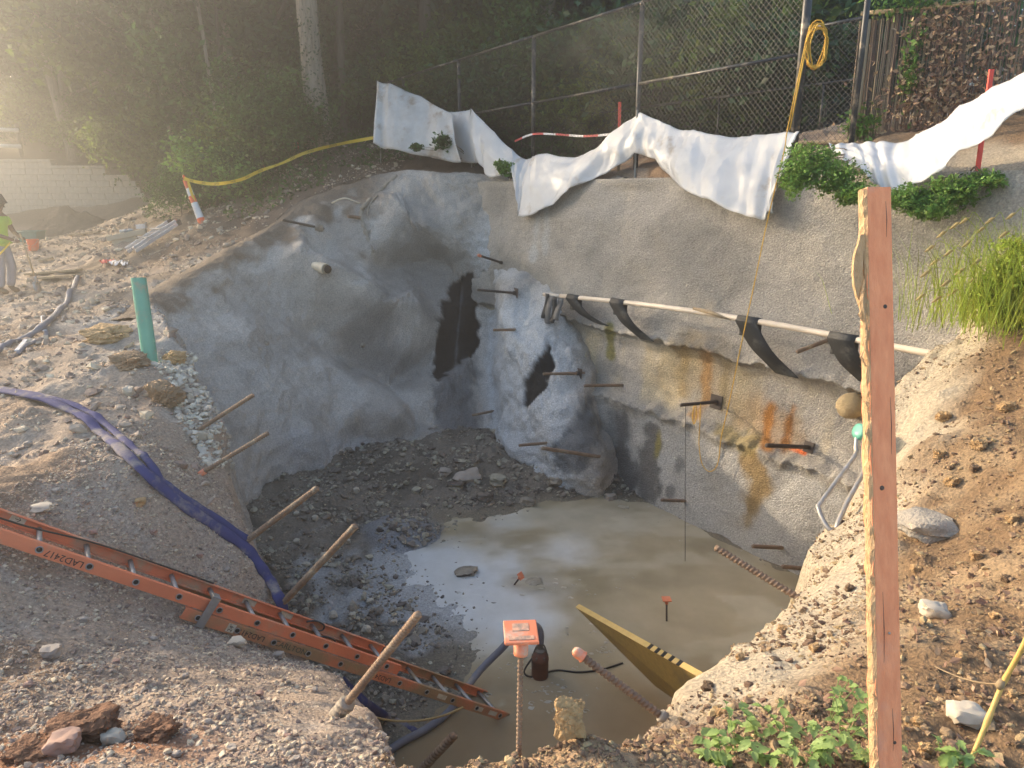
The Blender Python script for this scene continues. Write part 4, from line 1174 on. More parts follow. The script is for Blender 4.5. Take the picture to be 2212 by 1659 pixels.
left = [((815,176,16.2),(808,312,16.0)), ((846,184,16.2),(858,328,15.9)), ((906,205,16.0),(930,340,15.7)), ((976,244,15.5),(1000,352,15.2))]
sheet_thing('plastic_sheet', [(P(*a), P(*b)) for a, b in left], M['tarp_dirty'], 'dirty white plastic sheet standing upright at the far end of the wall', .05, 301, peaks=(0, 3))
def cN(px, py, N): return PN(px, py, N)
mid = [((970,243,8.62),(962,340,8.55)), ((1017,235,8.6),(1039,352,8.4)), ((1065,283,8.5),(1061,384,8.22)), ((1105,322,8.45),(1105,372,8.2)), ((1128,341,8.42),(1117,440,8.02)),
       ((1150,338,8.4),(1122,468,7.95)), ((1185,334,8.42),(1158,460,7.95)), ((1239,341,8.42),(1195,440,7.98)), ((1275,322,8.45),(1232,405,8.05)), ((1322,284,8.52),(1298,378,8.3)), ((1377,241,8.6),(1376,332,8.5)),
       ((1420,258,8.6),(1420,345,8.45)), ((1444,268,8.58),(1452,380,8.25)), ((1500,284,8.55),(1478,410,8.0)), ((1566,299,8.5),(1532,436,7.95)), ((1635,294,8.5),(1607,467,7.92)), ((1699,288,8.5),(1660,471,7.9)), ((1728,284,8.45),(1676,372,8.0))]
sheet_thing('plastic_sheet', [(cN(*a), cN(*b)) for a, b in mid], M['tarp'], 'long white plastic sheet draped in swags over the top of the tiered wall', .040, 302, peaks=(1, 4.3, 10, 16))
rt = [((1790,313,8.5),(1800,330,8.4)), ((1830,310,8.5),(1850,368,8.1)), ((1880,312,8.48),(1905,412,7.95)), ((1930,306,8.45),(1960,414,7.9)), ((1991,281,8.4),(2036,376,7.85)), ((2050,250,8.35),(2080,332,7.9)), ((2110,215,8.35),(2147,297,7.9)), ((2170,180,8.35),(2200,246,7.95)), ((2260,128,8.35),(2290,190,7.95))]
sheet_thing('plastic_sheet', [(cN(*a), cN(*b)) for a, b in rt], M['tarp'], 'white plastic sheet pulled tight up towards the reed fence', .032, 303, peaks=(0.5, 2.5))
M['stake_grey'] = mat('grey_stake', (0.35, 0.33, 0.3), None, rough=.7)
for (px, pt, pb, N) in [(1377, 240, 348, 8.62), (976, 243, 350, 8.64), (815, 176, 312, 0), (1017, 236, 350, 8.6)]:
    a = PN(px, pt, N) if N else P(px, pt, 16.25)
    g = drop(a.x, a.y, -.15)
    tag(MB().bar(g, a + Vector((0, .01, .02)), .03, .03, up=(0, 1, 0)).build('sheet_stake', M['stake_grey'], None, False), 'thin grey stake holding up the white plastic sheet', 'stake', 'stakes holding up the plastic sheet')

# ================================================================== ladder
M['orange_frp'] = mat('orange_ladder_rail', (0.74, 0.23, 0.11), (0.64, 0.18, 0.085), rough=.6, scale=3, dirt=(0.45, 0.30, 0.2), dscale=3.5, damt=.35, bump=.15, bscale=60)
M['orange_frp_mud'] = mat('orange_ladder_rail_muddy', (0.66, 0.22, 0.11), (0.56, 0.19, 0.09), rough=.7, scale=3, dirt=(0.33, 0.21, 0.11), dscale=2.5, damt=.75, bump=.2, bscale=60)
M['alu'] = mat('dull_aluminium', (0.42, 0.42, 0.42), (0.30, 0.29, 0.28), rough=.5, scale=9, metal=.6, dirt=(.3, .24, .17), dscale=6, damt=.3)
M['dark'] = mat('dark_hole', (0.02, 0.018, 0.016), None, rough=.9)
M['ink'] = mat('black_marker', (0.03, 0.02, 0.02), None, rough=.7)
M['ink_green'] = mat('dark_green_print', (0.06, 0.07, 0.04), None, rough=.7)
M['paper'] = mat('pale_sticker', (0.62, 0.58, 0.48), (0.45, 0.4, 0.3), rough=.6, scale=30)

def text_mesh(txt, size):
    cu = bpy.data.curves.new('text', 'FONT'); cu.body = txt; cu.size = size; cu.align_x = 'CENTER'; cu.align_y = 'CENTER'; cu.extrude = 0.0006; cu.resolution_u = 2
    o = bpy.data.objects.new('text', cu); COL.objects.link(o)
    dg = bpy.context.evaluated_depsgraph_get()
    me = bpy.data.meshes.new_from_object(o.evaluated_get(dg))
    V = [v.co.copy() for v in me.vertices]; Fq = [tuple(p.vertices) for p in me.polygons]
    bpy.data.objects.remove(o); bpy.data.curves.remove(cu); bpy.data.meshes.remove(me)
    return V, Fq

def put_text(name, txt, size, c, x, y, m, parent, bend=None):
    V, Fq = text_mesh(txt, size)
    c, x, y = Vector(c), Vector(x).normalized(), Vector(y).normalized(); zn = x.cross(y)
    W = [c + x * v.x + y * v.y + zn * v.z for v in V]
    return mesh_obj(name, W, Fq, m, parent, False)

LA = Vector((0.678, 0.413, -0.607)).normalized()
LE = Vector((-0.54, 0.84, -0.03)); LE = (LE - LA * LA.dot(LE)).normalized()
LN = LA.cross(LE).normalized()
LP0 = Vector((-2.9, 3.99, -2.12))
def LP(k, e=0.0, n=0.0): return LP0 + LA * (0.305 * k) + LE * e + LN * n
lad = thing('extension_ladder', LP(14.6, .18, -.1), 'orange fibreglass extension ladder leaning from the left bank down into the pool', 'ladder')
def channel(k0, k1, e, n, depth, out, m):
    """rail: web with two flanges; out = +1 or -1, side the flanges point to"""
    mb = MB()
    mb.box((LP(k0, e, n) + LP(k1, e, n)) / 2, LA, LE, LN, (k1 - k0) * .305 / 2, .004, depth / 2)
    for sg in (-1, 1):
        mb.box((LP(k0, e + out * .0165, n + sg * (depth / 2 - .0035)) + LP(k1, e + out * .0165, n + sg * (depth / 2 - .0035))) / 2, LA, LE, LN, (k1 - k0) * .305 / 2, .0125, .0035)
    return mb.build('rail', m, lad, False, bevel=0.0015)
sec = {}
for (nm, k0, k1, e0, e1, n, m) in [('fly', -2.6, 9.45, 0.0, .36, 0.0, 'orange_frp'), ('base', 3.25, 14.75, -.022, .385, -.088, 'orange_frp_mud')]:
    ra_ = channel(k0, k1, e0, n, .082, 1, M[m]); rb_ = channel(k0, k1, e1, n, .082, -1, M[m])
    off = 0.0 if nm == 'fly' else 0.62
    k = math.ceil(k0 - off + .15)
    while k + off < k1 - .1:
        kk = k + off
        MB().tube([LP(kk, e0 - .002, n), LP(kk, e1 + .002, n)], .0165, 10, flat=.85).build('rung', M['alu'], lad)
        ring = MB().lathe(LP(kk, e0 - .0045, n), -LE, [(.023, 0), (.0235, .003), (.017, .0035), (.0165, .001)], 16).build('rung_collar', M['alu'], lad)
        MB().lathe(LP(kk, e0 - .0060, n), -LE, [(.0155, 0), (.0155, .0008)], 14).build('rung_hollow', M['dark'], ring)
        k += 1
# guide brackets, locks, stickers, writing
MB().box(LP(3.75, -.032, -.03), LA, LE, LN, .03, .004, .115).box(LP(3.75, .0, .085), LA, LE, LN, .03, .04, .004).build('guide_bracket', M['alu'], lad, False, bevel=.002)
for e in (.045, .315):
    MB().tube(spline([LP(6.75, e, .02), LP(6.95, e, .05), LP(7.25, e, .045), LP(7.3, e, .0), LP(7.05, e, -.03)], 4), .007, 6).build('rung_lock', M['fence'], lad)
put_text('marker_writing', 'LAD2417', .060, LP(.5, -.0048, -.004), -LA, -LN, M['ink'], lad)
put_text('marker_writing', 'LAD2417', .056, LP(5.0, -.0268, -.088), -LA, -LN, M['ink'], lad)
put_text('marker_writing', 'LAD2417', .056, LP(8.95, -.0268, -.090), -LA, -LN, M['ink'], lad)
put_text('printed_name', 'CARLTON', .060, LP(6.1, -.0268, -.088), LA, LN, M['ink_green'], lad)
st = MB().box(LP(4.45, -.0268, -.085), LA, LE, LN, .03, .0006, .031).build('size_sticker', M['paper'], lad, False)
put_text('size_print', "24'", .044, LP(4.45, -.0281, -.085), LN, -LA, M['ink'], st)
for k in (5.1, 6.2): MB().box(LP(k, .355, .004), LA, LE, LN, .055, .0006, .022).build('warning_sticker', M['paper'], lad, False)
for k in (-.45,):
    s_ = MB().box(LP(k, .355, .01), LA, LE, LN, .045, .0006, .024).build('warning_sticker', M['paper'], lad, False)
    put_text('arrow_print', '\u2192', .05, LP(k, .3535, .01), LA, LN, M['ink'], s_)
for k in (11.2, 12.7, 13.3): MB().box(LP(k, -.0268, -.088), LA, LE, LN, .05, .0006, .02).build('worn_sticker', M['paper'], lad, False)
M['rope_dark'] = mat('dark_rope', (0.05, 0.04, 0.035), None, rough=.9, bump=.3, bscale=200)
lr = MB().tube(spline([LP(-2.5, .15, .05), LP(-.5, .22, .03), LP(1, .27, .06), LP(2.6, .335, .05), LP(4, .345, .05)], 8), .006, 6).build('haul_rope', M['rope_dark'], lad)

# ================================================================== bars
M['rust_bar'] = mat('dusty_rebar', (0.27, 0.18, 0.115), (0.17, 0.105, 0.065), rough=.85, scale=18, dirt=(.36, .29, .2), dscale=9, damt=.4)
M['dark_bar'] = mat('dark_steel_bar', (0.10, 0.075, 0.06), (0.05, 0.04, 0.035), rough=.6, scale=18, metal=.3)
M['orange_plastic'] = mat('faded_orange_plastic', (0.78, 0.24, 0.11), (0.68, 0.20, 0.10), rough=.5, scale=8, dirt=(.55, .42, .32), dscale=14, damt=.3)
M['grout'] = mat('grout', (0.36, 0.31, 0.25), (0.26, 0.22, 0.17), rough=.95, scale=10, bump=.6, bscale=30)

def ribbed(mb, a, b, r, pitch=.022, amp=.16, seg=10):
    a, b = Vector(a), Vector(b); L = (b - a).length
    n = max(4, int(L / pitch) * 4)
    pts, rs = [], []
    for i in range(n + 1):
        pts.append(a.lerp(b, i / n)); ph = i % 4
        rs.append(r * (1 + (amp * 1.7 if ph in (1, 2) else -.06)))
    # slanted ribs
    i0 = len(mb.v)
    mb.tube(pts, rs, seg)
    t = (b - a).normalized()
    for j in range(i0, i0 + (n + 1) * seg):
        k = (j - i0) % seg; row = (j - i0) // seg
        if 0 < row < n:
            sh = pitch * .28 * math.sin(2 * math.pi * k / seg)
            v = Vector(mb.v[j]) + t * sh
            mb.v[j] = tuple(v)
    return mb

def bar_thing(label, a, b, r, m='rust_bar', pitch=.022, name='rebar', group=None, embed=.12, cap=None, plate=0.0, nut=False, collar=0.0, amp=.16):
    a, b = Vector(a), Vector(b); t = (b - a).normalized()
    o = thing(name, a, label, 'rebar', group)
    ribbed(MB(), a - t * embed, b, r, pitch, amp).build('bar', M[m], o)
    if plate:
        x, y = frame(t)
        MB().box(a + t * .012, x, y, t, plate, plate, .006).build('bearing_plate', M['dark_bar'], o, False, bevel=.002)
    if nut:
        MB().lathe(a + t * .018, t, [(r * 1.9, 0), (r * 1.9, r * 2), (r * 1.5, r * 2.3)], 6).build('nut', M['dark_bar'], o, False)
    if collar:
        mb = MB(); lumpy(mb, [a - t * .06, a + t * .03, a + t * .1], collar, 3, 10, .2); mb.build('grout_collar', M['grout'], o)
    if cap == 'tip':
        MB().lathe(b - t * .03, t, [(r * 1.5, 0), (r * 1.6, .05), (r * 1.2, .07)], 12).build('cap', M['orange_plastic'], o)
    if cap == 'butt':
        MB().lathe(a - t * .02, t, [(r * 1.5, 0), (r * 1.6, .07)], 12).build('cap', M['orange_plastic'], o)
    return o

def onpit(px, py, w='g'):
    q, n = hit(px, py, w)
    return q, (q.y * CP - q.z * SP)

q, D = onpit(423, 932); bar_thing('thin dusty rebar sticking out of the pale gravel below the green pipe', q, P(548, 853, D - .1), .0175)
q, D = onpit(432, 1024); bar_thing('dusty rebar with an orange butt cap on the left bank', q, P(580, 935, D + .05), .0175, cap='butt', embed=.0)
q, D = onpit(533, 1168); bar_thing('thick dusty rebar jutting over the pit beside the blue hoses', q, P(686, 1054, D - .2), .0215)
q, D = onpit(600, 1315); bar_thing('thick dusty rebar jutting out behind the upper half of the ladder', q, P(768, 1136, D - .5), .0225)
q, D = onpit(728, 1545); bar_thing('heavy dusty rebar set in a grout collar, crossing in front of the ladder', q, P(905, 1325, D - .25), .0150, collar=.034, pitch=.018)
q, D = onpit(1722, 1290); bar_thing('thick orange brown threaded bar sticking out of the right bank above the pool', q, P(1545, 1182, D + .3), .0205, pitch=.028)
q, D = onpit(1785, 1112); bar_thing('pale dusty threaded bar passing through the bent pipe', q, P(1657, 1058, D + .15), .0195, pitch=.024)

# bar with round orange cap
q, D = onpit(1436, 1552)
tip = P(1250, 1412, D + .02); t = (tip - q).normalized()
o = thing('capped_rebar', q, 'threaded bar with a round orange mushroom cap leaning out over the pool', 'rebar')
ribbed(MB(), q - t * .1, tip, .0128, .019, .22, 12).build('bar', M['rust_bar'], o)
MB().lathe(tip - t * .025, t, [(.025, 0), (.0255, .004), (.0225, .006), (.0225, .03), (.020, .042), (.013, .05), (.004, .053)], 20).build('cap', M['orange_plastic'], o)
MB().lathe(q - t * .01, t, [(.026, 0), (.027, .03), (.024, .034), (.020, .036)], 16).build('grout_sleeve', M['grout'], o)

# bar with square orange plate cap
bq = P(1120, 1634, 2.03); tip = P(1125, 1388, 2.06)
bq = drop(bq.x, bq.y, 0.0); t = (tip - bq).normalized()
o = thing('capped_rebar', bq, 'upright rebar with a square orange safety cap on the small mound', 'rebar')
ribbed(MB(), bq - t * .12, tip, .0070, .0125, .18, 10).build('bar', M['rust_bar'], o)
cpz = MB().lathe(P(1125, 1416, 2.06), t, [(.019, 0), (.0205, .004), (.0215, .045)], 20).build('cap_neck', M['orange_plastic'], o)
pc = P(1125, 1366, 2.07)
pl = MB().box(pc, (1, .06, 0), (-.06, 1, .10), (0, -.10, 1), .049, .049, .005).build('cap_plate', M['orange_plastic'], o, False, bevel=.003)
M['cap_print'] = mat('raised_print', (0.80, 0.42, 0.26), (0.25, 0.2, 0.16), rough=.6, scale=70)
xn, yn = Vector((1, .06, 0)).normalized(), Vector((-.06, 1, .10)).normalized()
zn_ = xn.cross(yn)
MB().box(pc + zn_ * .0055 - yn * .03, xn, yn, zn_, .036, .008, .0012).build('raised_letters', M['cap_print'], pl, False)
MB().box(pc + zn_ * .0055 + yn * .016, xn, yn, zn_, .024, .016, .0008).build('worn_print', M['cap_print'], pl, False)

# bars in the concrete faces
def face_bar(label, bpx, bpy, tpx, tpy, L=.45, r=.02, m='rust_bar', **kw):
    q, n = hit(bpx, bpy, 'nr'); D = q.y * CP - q.z * SP
    bar_thing(label, q, P(tpx, tpy, D - L), r, m, .03, embed=.1, **kw)
face_bar('dark rebar with a pink cap high in the back corner of the pit', 1085, 568, 1036, 552, .4, .019, 'dark_bar', cap='tip', nut=True)
face_bar('long dark rebar with bearing plate to the right of the black patch', 1115, 633, 1031, 626, .35, .021, 'dark_bar', plate=.09, nut=True)
face_bar('short brown rebar in the pale concrete bulge', 1112, 712, 1066, 713, .3, .02)
face_bar('brown rebar crossing in front of the small black patch', 1252, 806, 1173, 808, .35, .021, plate=.08, nut=True)
face_bar('brown rebar at the upper edge of the lowest tier near the corner', 1345, 832, 1262, 833, .4, .021)
face_bar('dark rebar in the middle tier holding the yellow rope', 1548, 868, 1470, 875, .45, .020, 'dark_bar', plate=.10, nut=True)
face_bar('dark rebar above the orange paint mark', 1748, 966, 1655, 962, .5, .022, 'dark_bar', plate=.07)
face_bar('brown rebar at the wet foot of the back corner', 1065, 888, 1020, 897, .3, .02)
face_bar('short brown rebar low in the pale bulge', 1180, 957, 1121, 962, .3, .02)
face_bar('long brown rebar lying low at the foot of the pale bulge', 1285, 985, 1170, 968, .5, .024)
face_bar('dark rebar high in the left sprayed slope', 690, 492, 610, 475, .5, .022, 'dark_bar', collar=.07)
face_bar('short pale rod at the broken panel edge', 778, 470, 752, 467, .3, .03)
face_bar('reddish bent rod just under the white pole', 1785, 736, 1722, 760, .4, .02)
face_bar('brown rebar lying low on the bottom tier above the waterline', 1690, 1183, 1625, 1180, .25, .022)
face_bar('brown rebar at the waterline of the bottom tier', 1745, 1229, 1690, 1224, .25, .022)
face_bar('grey rod stub at the foot of the wet streaks', 1480, 1082, 1428, 1080, .2, .02)

# thin bent rod and drain stub in the left slope
M['pvc'] = mat('cream_pvc', (0.66, 0.58, 0.44), (0.5, 0.43, 0.32), rough=.5, scale=6)
q, n = hit(778, 440, 'gn'); q2, n2 = hit(718, 442, 'gn')
tag(MB().tube(spline([q, q.lerp(q2, .5) + Vector((0, -.1, .12)), q2 + Vector((0, -.05, .03))], 6), .018, 8).build('bent_rod', M['pvc']), 'thin pale rod arching out beside the broken panel edge', 'rod')
q, n = hit(690, 577, 'n'); D = q.y * CP - q.z * SP
tip = P(712, 583, D - .22); t = (tip - q).normalized()
o = thing('drain_pipe', q, 'cream plastic drain pipe stub poking out of the left sprayed slope', 'pipe')
MB().lathe(q - t * .15, t, [(.085, 0), (.085, .18), (.10, .18), (.10, .36), (.085, .37), (.08, .30)], 20).build('pipe', M['pvc'], o, sharp=40)
MB().lathe(tip - t * .06, t, [(.078, 0), (.078, .005)], 20).build('bore', M['dark'], o)
for i, (px, py) in enumerate([(783, 745), (575, 742)]):
    q, n = hit(px, py, 'n')
    tag(MB().lathe(q - n * .02, n, [(.05, 0), (.045, .035), (.02, .045)], 10).build('nail_head', M['grout']), 'small sprayed over nail head lump on the left slope', 'nail head', 'sprayed over nail heads')

# broken panel edge
mb = MB()
pts = [H(858, 380, 'nr'), H(825, 408, 'nr'), H(793, 438, 'nr'), H(780, 462, 'nr'), H(790, 500, 'nr'), H(805, 545, 'nr')]
lumpy(mb, pts, .04, 2, 10, .5)
mb.build('broken_edge', M['grout'], face_root)
mb = MB(); q = [H(815, 425, 'nr', .03), H(795, 455, 'nr', .03), H(800, 500, 'nr'), H(808, 542, 'nr')]
mb.tube(spline(q, 6), .018, 6); mb.build('exposed_edge_strip', M['grout'], face_root)

# ================================================================== pole with straps on the tiered wall
M['pole'] = mat('cream_pole', (0.72, 0.62, 0.50), (0.62, 0.52, 0.41), rough=.55, scale=5)
M['strap'] = mat('black_drain_strip', (0.035, 0.036, 0.037), (0.025, 0.025, 0.025), rough=.6, scale=20, bump=.4, bscale=60, dirt=(.16, .15, .13), dscale=5, damt=.3)
pp = [PN(1175, 636, 7.58), PN(1400, 659, 7.56), PN(1640, 695, 7.52), PN(1850, 734, 7.5), PN(2060, 773, 7.5)]
po = thing('timber_pole', pp[2], 'long cream pole hung along the tiered wall with black straps', 'pole')
PL = spline(pp, 8)
MB().tube(PL[:3], .034, 10).build('pole_end', M['pole'], po)
MB().tube(PL[2:], .037, 10).build('pole', M['pole'], po)
def pole_at(px):
    return min(PL, key=lambda v: abs(proj(v)[0] - px)) if False else _pole_lerp(px)
def _pole_lerp(px):
    for a, b in zip(PL[:-1], PL[1:]):
        xa, xb = proj(a)[0], proj(b)[0]
        if xa <= px <= xb: return a.lerp(b, (px - xa) / (xb - xa))
    return PL[0]
wd = Vector((WD[0], WD[1], 0)); wn_ = Vector((WN[0], WN[1], 0))
def strap(px, bot, w, label, slack=.09, m='strap'):
    c = _pole_lerp(px); r = .043
    path = [c + wn_ * .05 + Vector((0, 0, -.22)), c + wn_ * r + Vector((0, 0, 0.0)), c + wn_ * .02 + Vector((0, 0, r)), c - wn_ * .02 + Vector((0, 0, r)), c - wn_ * r, c - wn_ * (r + .0) + Vector((0, 0, -.05))]
    b = bot
    path += [path[-1].lerp(b, .4) - wn_ * slack * .4 + Vector((0, 0, -slack * .5)), path[-1].lerp(b, .75) + Vector((0, 0, -slack * .4)), b]
    q = spline(path, 5)
    g = [[v - wd * (w / 2) for v in q], [v - wn_ * .004 for v in q], [v + wd * (w / 2) for v in q]]
    o = MB().sheet(g).build('strap', M[m])
    s_ = o.modifiers.new('thickness', 'SOLIDIFY'); s_.thickness = .012
    tag(o, label, 'strap')
strap(1240, PN(1302, 702, 7.80), .30, 'black drainage strap over the pole, second from the pole end')
strap(1336, PN(1397, 735, 7.80), .30, 'black drainage strap over the pole, third from the pole end')
strap(1618, PN(1700, 812, 7.78), .32, 'black drainage strap where the yellow rope crosses the pole')
strap(1822, PN(1885, 830, 7.78), .32, 'black drainage strap on the pole beside the orange stake')
b1 = _pole_lerp(1200)
o = thing('hanging_membrane', b1 + Vector((0, 0, -.5)), 'grey and black drainage strips hanging at the end of the pole', 'strap')
M['membrane'] = mat('grey_membrane', (0.13, 0.13, 0.13), (0.2, 0.2, 0.2), rough=.4, scale=10, translucent=.2)
for (dx, w, top, bot, m) in [(-.16, .10, .02, -.42, 'strap'), (-.06, .16, -.01, -.50, 'membrane'), (.08, .12, -.01, -.47, 'strap'), (.2, .14, -.02, -.40, 'membrane')]:
    c = b1 + wd * dx
    g = []
    for k in range(9):
        t_ = k / 8
        base_ = c - wn_ * (.05 + .02 * math.sin(t_ * 5 + dx * 20)) + Vector((0, 0, top + (bot - top) * t_)) - wd * .10 * t_
        g.append([base_ - wd * w / 2, base_ - wn_ * .012, base_ + wd * w / 2])
    s_ = MB().sheet(g).build('strip', M[m], o); md = s_.modifiers.new('thickness', 'SOLIDIFY'); md.thickness = .006
a = _pole_lerp(1500); b = _pole_lerp(1585)
tag(MB().tube([a + Vector((0, 0, .045)) - wn_ * .02, a.lerp(b, .5) + Vector((0, 0, .03)) - wn_ * .05, b + Vector((0, 0, -.03)) - wn_ * .045], [.02, .03, .008], 6).build('wood_sliver', M['wood_grey']), 'brown split stick lying on the cream pole', 'stick')

# ================================================================== yellow rope
M['rope_y'] = mat('yellow_rope', (0.72, 0.45, 0.06), (0.58, 0.33, 0.04), rough=.7, scale=60, bump=.5, bscale=150)
ro = thing('yellow_rope', P(1765, 120, 8.85), 'yellow rope coiled on the fence rail and trailing down the wall', 'rope')
rd = random.Random(17)
for i in range(7):
    c = P(1766 + rd.uniform(-5, 5), 92 + rd.uniform(-4, 6), 8.86 - i * .012)
    rw = rd.uniform(.09, .135); rh = rd.uniform(.20, .31)
    q = []
    for k in range(25):
        an = 2 * math.pi * k / 24
        x_ = rw * math.sin(an) * (1 + .1 * math.sin(3 * an + i)); z_ = rh * math.cos(an)
        if z_ > .17: z_ = .17 + (z_ - .17) * .8
        q.append(c + Vector((x_ + .02 * math.cos(an) * rd.uniform(-1, 1), .02 * math.sin(an * 2 + i), z_ - .03)))
    MB().tube(q, .0085, 6, False).build('coil', M['rope_y'], ro)
line = [P(1756, 60, 8.9), P(1747, 64, 8.88), P(1722, 180, 8.7), PN(1700, 286, 8.25), PN(1693, 330, 8.0), PN(1657, 480, 7.72), PN(1628, 620, 7.52), PN(1602, 740, 7.40), PN(1575, 870, 7.50), PN(1558, 945, 7.58), PN(1553, 990, 7.6), PN(1545, 1012, 7.6), PN(1530, 1018, 7.6), PN(1516, 1000, 7.6), PN(1510, 960, 7.58), PN(1512, 910, 7.56), PN(1513, 872, 7.58)]
MB().tube(spline(line, 8), .0075, 6).build('trailing_line', M['rope_y'], ro)
MB().tube(spline([P(1750, 62, 8.9), P(1728, 170, 8.72), PN(1706, 280, 8.27)], 8), .009, 6).build('trailing_line', M['rope_y'], ro)
MB().tube(spline([PN(1500, 874, 7.6), PN(1496, 900, 7.58), PN(1499, 916, 7.57), PN(1504, 900, 7.58), PN(1503, 873, 7.6)], 6), .008, 6).build('knot_loop', M['rope_y'], ro)
tag(MB().tube([PN(1481, 876, 7.55), PN(1480, 1040, 7.5), PZ(1480, 1215, -4.76)], .0045, 5).build('plumb_string', M['rope_dark']), 'thin black string hanging straight down into the pool', 'string')

# ================================================================== pipes on the right
M['green_pvc'] = mat('sea_green_pvc', (0.13, 0.40, 0.30), (0.10, 0.33, 0.25), rough=.4, scale=4, dirt=(.36, .30, .2), dscale=4, damt=.3)
q = PN(1845, 878, 7.98)
o = thing('concrete_pipe_end', q, 'short tan pipe end crusted with concrete in the tiered wall', 'pipe')
t = (PN(1822, 872, 7.5) - q).normalized(); mb = MB(); mb.lathe(q - t * .2, t, [(.13, 0), (.14, .25), (.15, .42), (.13, .50), (.06, .53)], 18)
for i, v in enumerate(mb.v): mb.v[i] = (v[0] + rd.uniform(-.01, .01), v[1] + rd.uniform(-.01, .01), v[2] + rd.uniform(-.01, .01))
M['tan_crust'] = mat('tan_crust', (0.48, 0.36, 0.20), (0.36, 0.27, 0.15), rough=.95, scale=9, bump=.6, bscale=30)
mb.build('crusted_pipe', M['tan_crust'], o)
q = P(1905, 945, 6.05); t = (P(1838, 928, 5.95) - q).normalized()
o = thing('green_drain_pipe', q, 'sea green plastic pipe end poking out behind the orange stake', 'pipe')
MB().lathe(q, t, [(.066, 0), (.066, .2), (.070, .205), (.070, .255), (.05, .268), (.0, .27)], 20).build('pipe', M['green_pvc'], o)
MB().lathe(q, t, [(.072, .12), (.074, .125), (.074, .15), (.072, .155)], 20).build('coupling', M['green_pvc'], o)
M['galv'] = mat('galvanised_pipe', (0.46, 0.44, 0.42), (0.34, 0.31, 0.28), rough=.45, scale=10, metal=.5, dirt=(.45, .38, .28), dscale=8, damt=.45)
D0 = 5.75
tag(MB().tube(spline([P(1852, 935, 6.0), P(1849, 965, 5.95), P(1846, 985, 5.9), P(1806, 1040, 5.75), P(1771, 1088, 5.62), P(1768, 1096, 5.6), P(1776, 1120, 5.55), P(1790, 1142, 5.5), P(1804, 1146, 5.48), P(1811, 1128, 5.5), P(1830, 1085, 5.6), P(1872, 1010, 5.8), P(1890, 985, 5.9)], 6), .019, 10).build('bent_pipe', M['galv']), 'bent galvanised pipe hooked over the threaded bar on the right bank', 'pipe')

# ================================================================== orange stake in front
M['stake_paint'] = mat('orange_paint_on_wood', (0.92, 0.37, 0.18), (0.80, 0.28, 0.13), rough=.8, scale=3, stretch=(16, 16, .7), bump=.25, bscale=14, dirt=(.64, .35, .26), dscale=1.4, damt=.45)
M['raw_wood'] = mat('raw_split_wood', (0.66, 0.44, 0.24), (0.52, 0.32, 0.16), rough=.85, scale=8, stretch=(10, 10, .8), bump=.7, bscale=30)
ta = P(1898, 404, 2.0); tb = P(1923, 1659, 2.03); td = (tb - ta).normalized()
foot = tb + td * .32
so = thing('orange_stake', foot, 'orange painted timber stake with a splintered raw edge standing in the foreground', 'stake')
sx = Vector((1, .10, 0)); sx = (sx - td * td.dot(sx)).normalized(); sy = td.cross(sx).normalized()
if sy.y < 0: sy = -sy
n = 60; L = (foot - ta).length
gridL = []
mb = MB()
vs_, fs_ = [], []
for i in range(n + 1):
    c = ta + td * (L * i / n)
    j = .0025 * math.sin(i * 1.3) + rd.uniform(-.0035, .0035)
    w0 = -.036 + j; w1 = .036
    if i == 0: c = c
    vs_ += [c + sx * w0, c + sx * w1, c + sx * w1 + sy * .038, c + sx * (w0 - .002) + sy * .038]
for i in range(n):
    for k in range(4):
        fs_.append((i * 4 + k, i * 4 + (k + 1) % 4, (i + 1) * 4 + (k + 1) % 4, (i + 1) * 4 + k))
fs_.append((3, 2, 1, 0)); fs_.append((n * 4, n * 4 + 1, n * 4 + 2, n * 4 + 3))
mb.add(vs_, fs_); mb.build('board', M['stake_paint'], so, False)
vs_, fs_ = [], []
for i in range(n * 2 + 1):
    c = ta + td * (.004 + (L - .01) * i / (n * 2))
    j = rd.uniform(0, .005)
    vs_ += [c + sx * (-.0345) - sy * .0012, c + sx * (-.041 - j) + sy * (.003 + rd.uniform(0, .004)), c + sx * (-.043 - rd.uniform(0, .006)) + sy * .02, c + sx * (-.039) + sy * .036]
for i in range(n * 2):
    for k in range(3): fs_.append((i * 4 + k, i * 4 + k + 1, (i + 1) * 4 + k + 1, (i + 1) * 4 + k))
MB().add(vs_, fs_).build('raw_edge', M['raw_wood'], so, False)
for (t0, dx, ln, w) in [(.13, -.055, .16, .008), (.2, -.048, .1, .006), (.34, -.05, .05, .004), (.55, -.048, .04, .003), (.3, -.05, .035, .003), (.72, -.046, .03, .003), (.17, -.062, .05, .004), (.23, -.060, .05, .004)]:
    c = ta + td * (L * t0)
    MB().tube([c + sx * (dx * .85), c + sx * (dx * 1.05) + td * (ln * .4) , c + sx * (dx * .8) + td * ln], [w * .3, w, w * .4], 5).build('splinter', M['raw_wood'], so, False)
for (t0, dx, rr_) in [(.17, .012, .006), (.43, -.008, .007), (.80, .015, .005)]:
    MB().lathe(ta + td * (L * t0) + sx * dx - sy * .0004, -sy, [(rr_, 0), (rr_ * .7, .0008), (.001, .001)], 10).build('knot', M['dark_bar'], so)
for (t0, dx, ln) in [(.02, .02, .10), (.3, .022, .16), (.58, -.012, .2), (.75, .01, .12)]:
    c = ta + td * (L * t0) + sx * dx - sy * .0003
    MB().tube([c, c + td * ln * .5 + sx * .002, c + td * ln], [.0003, .0011, .0003], 4).build('drying_crack', M['dark_bar'], so)
mb = MB()
